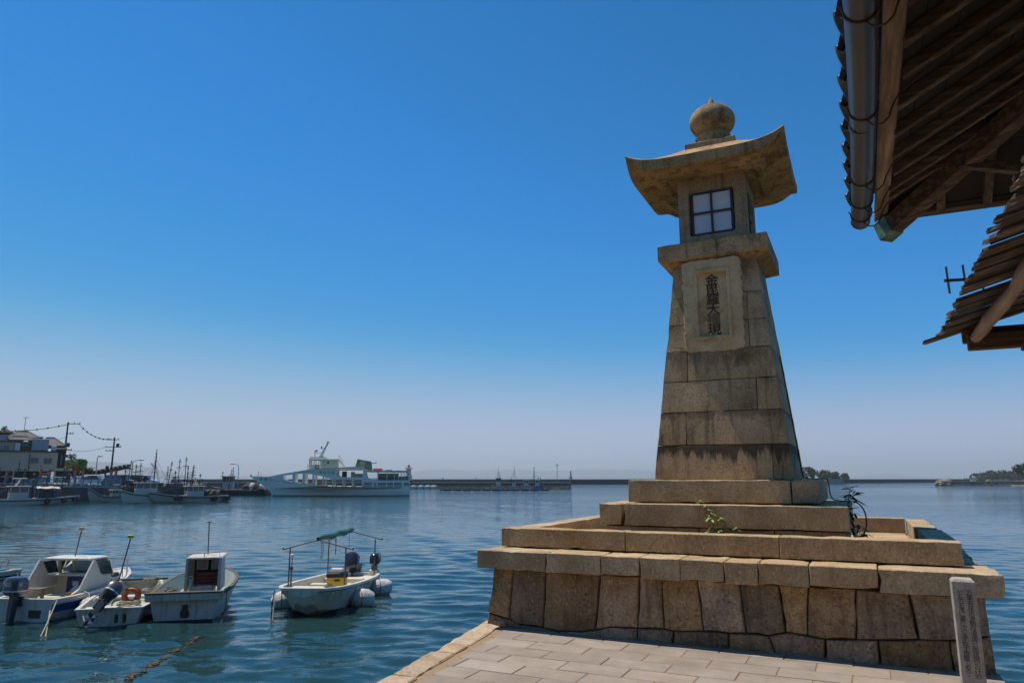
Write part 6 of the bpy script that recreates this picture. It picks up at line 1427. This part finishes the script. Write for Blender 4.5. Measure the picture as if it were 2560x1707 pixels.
for x0, x1 in ((1740, 1848), (1858, 1942), (1952, 2000)):
    m_ = MB(); a_, b_ = fp(x1, 0)[0], fp(x0, 0)[0]
    m_.box(a_, b_, -.3, .3, fp(0, 565)[1], fp(0, 500)[1]); m_.build('passenger_bench', FPALE, fer)
for x in (1733, 1853, 1948, 2003, 2043, 2083):
    for sg in (1, -1): m_ = MB(); a_ = fp(x, 0)[0]; m_.box(a_ - .05, a_ + .05, sg * 3.42 - .05, sg * 3.42 + .05, fp(0, 592)[1], fp(0, 486)[1]); m_.build('window_post', FERRY, fer)
m_ = MB(); m_.box(fp(2040, 0)[0], fp(1740, 0)[0], -2.6, 2.6, fp(0, 690)[1], fp(0, 615)[1]); m_.build('lower_cabin', WG, fer)
# wheelhouse
wz0, wz1 = fp(0, 452)[1], fp(0, 330)[1]; xa_, xb_ = fp(1208, 0)[0], fp(845, 0)[0]
m_ = MB(); m_.box(xa_, fp(1000, 0)[0], -2.1, 2.1, wz0, wz1); m_.build('bridge_house', FPALE, fer)
m_ = MB(); m_.box(fp(1000, 0)[0], xb_, -2.1, 2.1, wz0, fp(0, 392)[1]); m_.build('bridge_front', FERRY, fer)
for x in (845, 900, 962, 1000):
    for y in (-2.05, 2.05): m_ = MB(); a_ = fp(x, 0)[0]; m_.box(a_ - .12, a_ + .06, y - .06, y + .06, fp(0, 392)[1], wz1); m_.build('bridge_window_post', FERRY, fer)
for y in (-1.0, 0, 1.0): m_ = MB(); m_.box(xb_ - .1, xb_, y - .06, y + .06, fp(0, 392)[1], wz1); m_.build('bridge_window_post', FERRY, fer)
m_ = MB(); m_.box(xa_ - .1, xb_ + .15, -2.4, 2.4, wz1, fp(0, 312)[1]); m_.build('bridge_roof', FERRY, fer, bevel=.04)
m_ = MB(); m_.box(fp(1060, 0)[0], xb_ + .0, -2.2, 2.2, fp(0, 312)[1] + .001, fp(0, 292)[1]); m_.build('roof_bulwark', FERRY, fer)
m_ = MB(); m_.box(fp(1098, 0)[0], fp(1072, 0)[0], 2.1, 2.12, fp(0, 380)[1], fp(0, 348)[1]); m_.build('bridge_side_window', WG, fer)
m_ = MB(); m_.box(fp(825, 0)[0] - .05, fp(825, 0)[0] + .05, -2.6, 2.6, fp(0, 450)[1], fp(0, 444)[1]); m_.box(fp(835, 0)[0], fp(825, 0)[0], -2.6, 2.6, fp(0, 396)[1], fp(0, 391)[1])
for y in (-2.6, -1.3, 0, 1.3, 2.6): m_.box(fp(829, 0)[0], fp(825, 0)[0], y - .04, y + .04, wz0, fp(0, 391)[1])
m_.build('bridge_rail', FERRY, fer)
m_ = MB(); m_.M = Matrix.Translation((fp(945, 0)[0], 2.16, fp(0, 418)[1])); m_.ring((0, 0, 0), .33, .08, 'Y', 18, 8); m_.build('life_ring', ORANGE, fer, smooth=60)
# raked mast with its arms
m_ = MB(); pr = [fp(942, 302), fp(1010, 302), fp(1003, 255), (fp(1062, 105)), fp(1048, 105), fp(975, 240)]
m_.prism(pr, (1, 0, 0), (0, 0, 1), (0, 0, 0), (0, 1, 0), -.25, .25); ms = m_.build('mast', FPALE, fer)
m_ = MB()
for (x0, y0, x1, y1) in ((890, 238, 985, 232), (975, 175, 1010, 172), (1035, 138, 1068, 136), (1040, 104, 1078, 100), (880, 212, 935, 206)): a_, b_ = fp(x0, y0), fp(x1, y1); m_.beam((a_[0], 0, a_[1]), (b_[0], 0, b_[1]), .5, .09)
a_ = fp(897, 302); b_ = fp(897, 200); m_.tube([(a_[0], 0, a_[1]), (b_[0], 0, b_[1])], .10, 6); a_ = fp(860, 312); b_ = fp(860, 286); m_.tube([(a_[0], .6, a_[1]), (b_[0], .6, b_[1])], .16, 6); m_.build('mast_arm', FPALE, ms)
for x, y in ((1057, 92), (978, 163), (916, 206)): m_ = MB(); a_ = fp(x, y); m_.box(a_[0] - .12, a_[0] + .12, -.14, .14, a_[1] - .18, a_[1] + .2); m_.build('mast_lamp', DARKC, ms)
# stair, funnel and roof gear
m_ = MB()
for y in (1.2, 2.0): a_, b_ = fp(1210, 318), fp(1295, 415); m_.beam((a_[0], y, a_[1]), (b_[0], y, b_[1]), .06, .3); a_, b_ = fp(1215, 268), fp(1280, 360); m_.tube([(a_[0], y, a_[1]), (b_[0], y, b_[1])], .035, 5); c_ = fp(1206, 318); m_.tube([(a_[0], y, a_[1]), (c_[0], y, c_[1])], .035, 5)
m_.build('bridge_stair', FERRY, fer)
m_ = MB(); m_.prism([fp(1432, 415), fp(1457, 312), fp(1638, 345), fp(1658, 455), fp(1560, 455), fp(1548, 415)], (1, 0, 0), (0, 0, 1), (0, 0, 0), (0, 1, 0), -1.3, 1.3); fn = m_.build('funnel', FGREEN, fer, bevel=.06)
c_ = fp(1525, 370); m_ = MB()
for r_ in (.50, .42): m_.ring((c_[0], 1.31, c_[1]), r_, .022, 'Y', 26, 5)
for k in range(3): t_ = k * 2 * pi / 3 + .5; m_.ring((c_[0] + .14 * cos(t_), 1.31, c_[1] + .14 * sin(t_)), .13, .03, 'Y', 14, 5)
m_.build('funnel_emblem', FPALE, fn)
m_ = MB(); a_, b_ = fp(1640, 372), fp(1714, 357); m_.tube([(a_[0], .5, a_[1]), (b_[0], .5, b_[1])], .08, 6); m_.build('exhaust_pipe', DARKC, fn)
for x0, x1, yt, mm in ((1668, 1790, 434, REDF), (1836, 1915, 447, LAMPM), (1968, 2050, 460, LAMPM)): m_ = MB(); m_.box(fp(x1, 0)[0], fp(x0, 0)[0], -1.0, 1.0, fp(0, 465)[1], fp(0, yt)[1]); m_.build('life_raft_box' if mm is not REDF else 'red_locker', mm, fer, bevel=.05)
for x0, x1, yt in ((1265, 1320, 476), (1380, 1425, 482), (1430, 1530, 505)): m_ = MB(); m_.box(fp(x1, 0)[0], fp(x0, 0)[0], -1.2, 1.6, fp(0, 556)[1], fp(0, yt)[1]); m_.build('deck_seat', FPALE if x0 > 1300 else DARKC, fer)
for i, (x, ch) in enumerate(((235, '神'), (300, '勝'), (358, '丸'))):
    X_, Z_ = fp(x, 577); m_ = MB(); dyx = (hbm(X_ + .5) - hbm(X_ - .5)); write(m_, ch, .62, (X_, hbm(X_) + .03, Z_), (-1, -dyx, 0), (0, 0, 1)); m_.build('bow_character', LETD, fer, fix=False)
for i, (x, ch) in enumerate(((1002, '走'), (1052, '島'), (1104, '汽'), (1155, '船'))): X_, Z_ = fp(x, 489); m_ = MB(); write(m_, ch, .5, (X_, 3.54, Z_), (-1, 0, 0), (0, 0, 1)); m_.build('side_character', LETD, fer, fix=False)
m_ = MB(); x_ = fp(190, 0)[0]; m_.tube([(x_, 0, fp(0, 545)[1]), (x_, 0, fp(0, 480)[1])], .05, 5); x_ = fp(226, 0)[0]; m_.tube([(x_, 0, fp(0, 545)[1]), (x_, 0, fp(0, 480)[1])], .03, 5); m_.tube([(fp(100, 0)[0], 0, fp(0, 540)[1]), (fp(100, 0)[0], 0, fp(0, 520)[1])], .15, 6); m_.build('bow_post', DARKC, fer)

# ================================================================== breakwaters, lights, small boats, people
def bwall(name, label, pts, z, w, mat, topm, bat=.25, cap=.35):
    """a wall along px/Y points: battered stone body and a walkway on top"""
    P = [Vector((X(px, Y), Y, 0)) for px, Y in pts]; t = thing(name, label, 'breakwater', (P[0].x, P[0].y, WATER)); rb_, rt = [], []
    for i, p in enumerate(P):
        d_ = (P[min(i + 1, len(P) - 1)] - P[max(i - 1, 0)]).normalized(); n_ = Vector((-d_.y, d_.x, 0)); q = p - t.location
        o_ = bat * (z - WATER); zb, zt = -.6, z - WATER - cap
        rb_.append([q - n_ * (w / 2 + o_) + Vector((0, 0, zb - q.z)), q - n_ * (w / 2) + Vector((0, 0, zt - q.z)), q + n_ * (w / 2) + Vector((0, 0, zt - q.z)), q + n_ * (w / 2 + o_) + Vector((0, 0, zb - q.z))])
        rt.append([q - n_ * (w / 2 + .06) + Vector((0, 0, zt - q.z)), q - n_ * (w / 2 + .06) + Vector((0, 0, zt + cap - q.z)), q + n_ * (w / 2 + .06) + Vector((0, 0, zt + cap - q.z)), q + n_ * (w / 2 + .06) + Vector((0, 0, zt - q.z))])
    m_ = MB(); m_.loft(rb_); m_.build('stone_body', mat, t); m_ = MB(); m_.loft(rt); m_.build('walkway', topm, t); return t
bwall('inner_breakwater', 'dark stone breakwater with sandy walkway behind the ferry and pontoon boats', [(440, 236), (700, 240), (1020, 240), (1250, 236), (1425, 232)], .66, 3.2, BSTONE, BTOP, .35, .4)
bwall('outer_breakwater', 'long low concrete breakwater closing the harbour towards the open sea', [(430, 420), (1000, 432), (1600, 440), (2145, 560), (2420, 700)], 1.45, 3, DARKC, CONC, .15, .5)
bwall('stone_jetty', 'pale stone jetty with sloping end below the wooded headland', [(2030, 436), (2106, 434)], 1.55, 5, CONC, CONC, .25, .4); bwall('stone_mole', 'rough stone mole with low top reaching in from the tree-covered shore', [(2345, 348), (2450, 345), (2640, 338)], .55, 6, ROCK, BTOP, .3, .3)
m_ = MB(); t = thing('mole_head', 'rough stepped stone head at the seaward end of the mole', 'breakwater', (X(2358, 347), 347, WATER)); m_.ball((0, 0, .9), 4.2, 3.0, 2.1, 14, lump=.35); m_.build('rock_pile', ROCK, t)
def tower(label, px, Y, yb, yt, w, cone, name='harbour_light'):
    zb, zt = Zp(yb, Y), Zp(yt, Y); h = zt - zb; t = thing(name, label, 'lighthouse', (X(px, Y), Y, zb)); m_ = MB()
    m_.lathe([(w * .5, 0), (w * .5, h * .30), (w * .34, h * .32), (w * (.26 if not cone else .34), h * .7), (w * (.26 if not cone else .5), h * .76), (w * (.34 if not cone else .55), h * .78), (w * .34, h * .80), (.02, h * .81)], 12); m_.build('tower', HWHITE if cone else LAMPM, t, smooth=40)
    m_ = MB(); m_.lathe([(w * .16, h * .81), (w * .16, h * .93), (w * .05, h)], 10); m_.build('lantern', DARKC, t, smooth=40)
    m_ = MB(); m_.ring((0, 0, h * .88), w * .42, .04, 'Z', 14, 4); [m_.tube([(w * .42 * cos(a_), w * .42 * sin(a_), h * .79), (w * .42 * cos(a_), w * .42 * sin(a_), h * .88)], .03, 4) for a_ in (0, 1, 2, 3, 4, 5)]; m_.build('gallery_rail', LAMPM, t)
tower('squat white harbour light with flared gallery behind the ferry stern', 1021, 240, 1200, 1161, 2.4, True); tower('small slender harbour light far out on the outer breakwater', 1427, 438, 1198, 1176, 1.6, False)
t = thing('lamp_standard', 'tall thin lamp standard on the end of the inner breakwater', 'lamp post', (X(1393, 233), 233, .66)); m_ = MB(); hz = Zp(1163, 233) - .66; m_.tube([(0, 0, 0), (0, 0, hz)], .09, 6); m_.build('post', LAMPM, t); m_ = MB(); m_.box(-.35, .35, -.2, .2, hz, hz + .35); m_.build('lamp_head', LAMPM, t, bevel=.05)
# pontoon with four small boats
pn = thing('boat_pontoon', 'long dark low pontoon with small motor boats lying along it', 'pontoon', atz(1240, 1226, WATER)); Yp = pn.location.y; m_ = MB(); m_.M = Matrix.Translation(-pn.location); m_.box(X(1102, Yp), X(1374, Yp), Yp - 1.2, Yp + 1.2, WATER - .3, WATER + .35); m_.build('deck', DARKC, pn)
for k in range(12): m_ = MB(); m_.M = Matrix.Translation(-pn.location); px = 1106 + k * 24; m_.box(X(px, Yp), X(px, Yp) + .5, Yp - 1.35, Yp - 1.19, WATER - .2, WATER + .28); m_.build('float_block', CONC, pn)
fishing_boat('motor boat with tall red-railed mast on the dark pontoon', (1258, 1222.5), (1230, 1222.5), HWHITE, house=(.2, .62), hh=3.0, mast=[(.45, 6.4, .07), (.3, 5.0, .05)], mid=1.0, bow=1.3, beam=2.2, name='motor_boat'); fishing_boat('motor boat with white cabin and thin aerial mast on the dark pontoon', (1298, 1222.5), (1270, 1222.5), HWHITE, house=(.3, .6), hh=2.6, mast=[(.45, 6.8, .07), (.7, 3.6, .06)], mid=.9, bow=1.2, beam=2.0, name='motor_boat')
fishing_boat('low grey-cabined motor boat lying on the dark pontoon', (1328, 1222.5), (1302, 1222.5), HWHITE, house=(.25, .7), hh=2.3, mid=.9, bow=1.2, beam=2.0, name='motor_boat'); fishing_boat('blue-hulled motor boat with furled sail mast on the dark pontoon', (1332, 1222.5), (1360, 1222.5), flat('hull_blue', (.10, .20, .40), .4), house=(.25, .6), hh=2.4, mid=.9, bow=1.3, beam=2.0, mast=[(.12, 6.6, .16)], name='motor_boat')
for i, (px, c_) in enumerate(((1032, (.12, .12, .125)), (1050, (.06, .20, .22)), (1067, (.12, .19, .25)), (1082, (.22, .17, .12)))):
    p = atz(px, 1222, WATER); t = thing('covered_boat', ('grey', 'turquoise', 'pale blue', 'tan')[i] + ' tarp-covered small boat against the inner breakwater', 'boat', p, pi / 2 - .1); st = [(0, .9, .7, .75, 0, -.2), (2, 1.0, .7, .8, 0, -.2), (3.4, .6, .85, .3, .1, -.1), (4.1, .08, .95, .03, .5, .4)]
    hull(t, st, HWHITE, HWHITE, CONC, .3, bott=BOTT, n=8); m_ = MB(); m_.loft([[(x, y * w, .72 + hgt * (1 - (y) ** 2) ** .5) for y in (-1, -.7, -.3, 0, .3, .7, 1)] for x, w, hgt in ((-.1, .8, .05), (.4, 1.02, .35), (1.6, 1.06, .55), (2.8, .9, .4), (3.8, .3, .15))], False, False); m_.build('tarp', flat('tarp_%s' % ('grey', 'turquoise', 'blue', 'tan')[i], c_, .6, bump=.3), t, smooth=50)
# people
SKIN = flat('skin', (.42, .27, .19), .6); HAIR = flat('hair_dark', (.02, .016, .013), .6)
def person(label, px, Y, z, shirt, trous, stride=.25, rz=0, arm=0):
    t = thing('person', label, 'person', (X(px, Y), Y, z), rz, None)
    J = [(0, 0, .95), (0, 0, 1.15), (0, 0, 1.40), (0, 0, 1.50), (0.01, 0, 1.62), (.01, 0, 1.72), (-.02, .17, 1.40), (-.03, .22, 1.14), (.06 + arm * .2, .22, .92 + arm * .3), (.10 + arm * .2, .21, .84 + arm * .35), (.02, -.17, 1.40), (.04, -.22, 1.14), (-.04, -.22, .92), (-.05, -.21, .84), (.02, .09, .88), (stride * .55, .10, .50), (stride * .6, .10, .09), (stride * .6 + .15, .10, .04), (-.02, -.09, .88), (-stride * .3, -.10, .48), (-stride * .9, -.10, .10), (-stride * .9 + .14, -.10, .04)]
    RR = [.13, .12, .14, .055, .09, .075, .062, .048, .036, .032, .062, .048, .036, .032, .085, .062, .042, .04, .085, .062, .042, .04]
    E_ = [(0, 1), (1, 2), (2, 3), (3, 4), (4, 5), (2, 6), (6, 7), (7, 8), (8, 9), (2, 10), (10, 11), (11, 12), (12, 13), (0, 14), (14, 15), (15, 16), (16, 17), (0, 18), (18, 19), (19, 20), (20, 21)]
    me = bpy.data.meshes.new('body_frame'); me.from_pydata(J, E_, []); o = bpy.data.objects.new('body_frame', me); COL.objects.link(o); mod = o.modifiers.new('skin', 'SKIN')
    for v, r_ in zip(me.skin_vertices[0].data, RR): v.radius = (r_, r_)
    me.skin_vertices[0].data[0].use_root = True; o.modifiers.new('sub', 'SUBSURF').levels = 1
    ev = bpy.data.meshes.new_from_object(o.evaluated_get(bpy.context.evaluated_depsgraph_get())); bpy.data.objects.remove(o)
    for m in (SKIN, HAIR, shirt, trous, DARKC): ev.materials.append(m)
    for p in ev.polygons:
        c = p.center; p.material_index = 1 if (c.z > 1.66 or (c.z > 1.52 and c.x < -.01)) else 0 if c.z > 1.46 else 0 if (abs(c.y) > .19 and c.z < 1.0) else 2 if c.z > .95 else 3 if c.z > .10 else 4
    ev.shade_smooth(); link('body', ev, t); return t
SH = [flat('shirt_%s' % n, c, .8) for n, c in (('black', (.03, .03, .035)), ('blue', (.08, .12, .25)), ('green', (.10, .20, .08)), ('maroon', (.20, .05, .06)), ('navy', (.04, .05, .09)))]; TR = flat('trousers_dark', (.04, .042, .05), .8)
zi = .66
person('person in dark clothes walking the breakwater beside the ferry stern', 1107, 239, zi, SH[0], TR); person('person in a green top standing on the breakwater among the pontoon boats', 1190, 237, zi, SH[2], TR, .1); person('person in a blue top with raised arm on the breakwater end', 1345, 234, zi, SH[1], TR, .2, 0, .6); person('person in a maroon top on the breakwater end beside the blue top', 1350.5, 234.5, zi, SH[3], TR, .2)
person('person in dark clothes standing on the outer breakwater towards the mole', 2374, 676, 1.45, SH[0], TR, .1); person('person in navy clothes standing on the outer breakwater near the islet', 2400, 684, 1.45, SH[4], TR, .1); person('person standing on the stone mole', 2411, 346, .55, SH[0], TR, .2)
person('person in black with a friend on the stone mole', 2416, 346.5, .55, SH[4], TR, .1)
t = thing('yellow_barrier', 'small yellow barrier block on the stone mole', 'barrier', (X(2471, 343), 343, .55)); m_ = MB(); m_.prism([(-.9, 0), (.9, 0), (.7, .8), (-.7, .8)], (1, 0, 0), (0, 0, 1), (0, 0, 0), (0, 1, 0), -.3, .3); m_.build('block', YELP, t, bevel=.05)

# ================================================================== wooded islets and far hills
def hillmesh(nm, x0, x1, Y, dep, prof, mat, seed, base=WATER, rough=1.0, n=60, m=10, kind='structure', ys=1.0):
    """a rounded hill: prof(f) gives its height along its length"""
    mb = MB(); vs = []
    for j in range(m + 1):
        s_ = j / m
        for i in range(n + 1):
            f = i / n; x = x0 + (x1 - x0) * f; y = Y + dep * s_; h = prof(f) * sin(pi * min(1, .02 + s_ * .98)) ** .6
            vs.append((x, y, base - 1 + max(0, h + rough * noise.noise(Vector((x * .05 / ys, y * .05 / ys, seed))) * min(1, h / 3 / ys))))
    mb.add(vs, [(j * (n + 1) + i, j * (n + 1) + i + 1, (j + 1) * (n + 1) + i + 1, (j + 1) * (n + 1) + i) for j in range(m) for i in range(n)]); return mb.build(nm, mat, kind=kind, smooth=60)
Y = 470
hillmesh('headland', X(1850, Y), X(2128, Y), Y, 60, lambda f: 10.5 * (1 - f ** 2.2) ** .9 * (.9 + .1 * sin(f * 20)), ROCK, 1)
g = random.Random(21)
for i in range(44):
    row = i % 2; px = 1905 + 215 * (i / 43) + g.uniform(-5, 5); yy = Y - 3 + row * 9 + g.uniform(-2, 4); top = 1160 + 24 * max(0, (px - 1985) / 140) ** 1.15 + (8 if row == 0 else 0) + g.uniform(-2, 3) + (7 if 2040 < px < 2054 else 0)
    zt = Zp(top, yy); hgt = min(6.2, zt - WATER); crw = g.uniform(2.2, 3.4)
    tree('round-crowned dark green tree on the wooded headland', (X(px, yy), yy, zt - hgt), hgt, (crw, crw, min(2.6, hgt * .42)), 420, .36, CROWN1, 100 + i, .2, 'trees of the wooded headland', clumps=9)
Y = 720
hillmesh('islet', X(2452, Y), X(2590, Y), Y, 60, lambda f: 6.0 * max(0, 1 - abs(f * 2 - 1) ** 3) ** .7, WOODLAND, 3); hillmesh('rock_islet', X(2420, Y - 10), X(2447, Y - 10), Y - 10, 12, lambda f: 3 * max(0, 1 - (2 * f - 1) ** 2) ** .6, ROCK, 4)
for i in range(40):
    f = (i // 2) / 19; px = 2450 + 114 * f + g.uniform(-3, 3); yy = Y + (g.uniform(8, 20) if i % 2 else g.uniform(-3, 3)); top = 1174 + 5 * (2 * f - 1) ** 2 + g.uniform(-1.5, 2.5) + (0 if i % 2 else 9); zt = Zp(top, yy); hgt = 7.5
    tree('dark tree of the low wooded islet beyond the mole', (X(px, yy), yy, zt - hgt), hgt, (3.0, 3, 3.0), 360, .5, CROWN1, 200 + i, .2, 'trees of the far islet', clumps=9)
for i, px in enumerate((2429, 2434, 2439)):
    zt = Zp((1186, 1180, 1184)[i], Y - 6); tree('wind-bent tree on the small rock islet', (X(px, Y - 6), Y - 6, zt - 5.5), 5.5, (2.0, 2.0, 1.8), 260, .42, CROWN1, 240 + i, .18, 'trees of the rock islet', clumps=7)
Y = 335
hillmesh('wooded_shore', X(2536, Y), X(2760, Y), Y, 26, lambda f: 2.0 + 1.6 * f, ROCK, 6)
for i in range(9):
    px = 2546 + i * 13 + g.uniform(-2, 2); yy = Y + g.uniform(4, 12); zt = Zp(1152 + g.uniform(0, 14) - i * 2, yy); hgt = 6.8
    tree('dense dark tree on the shore beside the stone mole', (X(px, yy), yy, zt - hgt), hgt, (2.0, 2.0, 2.6), 900, .24, CROWN1, 300 + i, .22, 'trees of the near shore', clumps=12)
# left green hill, then the fading ranges across the sea
hillmesh('hill', X(-520, 6000), X(380, 6000), 6000, 1200, lambda f: 195 * max(0, 1 - f ** 6) * (.9 + .1 * sin(f * 9 + 1)), FARH, 8, rough=30, ys=30)
def ridge(Y, px0, px1, top, seed, wob): 
    hillmesh('mountain', X(px0, Y), X(px1, Y), Y, 1500, lambda f: ((1196.5 - top) / 1817 * Y) * (sin(pi * f) ** .5) * (.72 + .28 * noise.noise(Vector((f * wob, seed, 0))) + .14 * noise.noise(Vector((f * wob * 3, seed, 5)))), FARH, seed, rough=22, ys=30, n=120)
ridge(11000, 520, 2050, 1162, 3, 5); ridge(12500, 1500, 1850, 1162, 12, 3); ridge(12000, 2180, 2360, 1180, 14, 3); ridge(12900, 2000, 2500, 1186, 15, 5)
# ---- the air: one even box round everything
m, nt, b = new_mat('sea_haze'); nt.nodes.remove(b); pv = nt.nodes.new('ShaderNodeVolumePrincipled'); pv.inputs['Color'].default_value = (.86, .945, 1, 1); pv.inputs['Density'].default_value = HAZE; pv.inputs['Anisotropy'].default_value = .2
nt.links.new(pv.outputs[0], nt.nodes['Material Output'].inputs['Volume'])
if HAZE:
    m_ = MB(); m_.box(-15500, 15500, -450, 15500, WATER - 6, 262); m_.build('haze', m, kind='stuff')
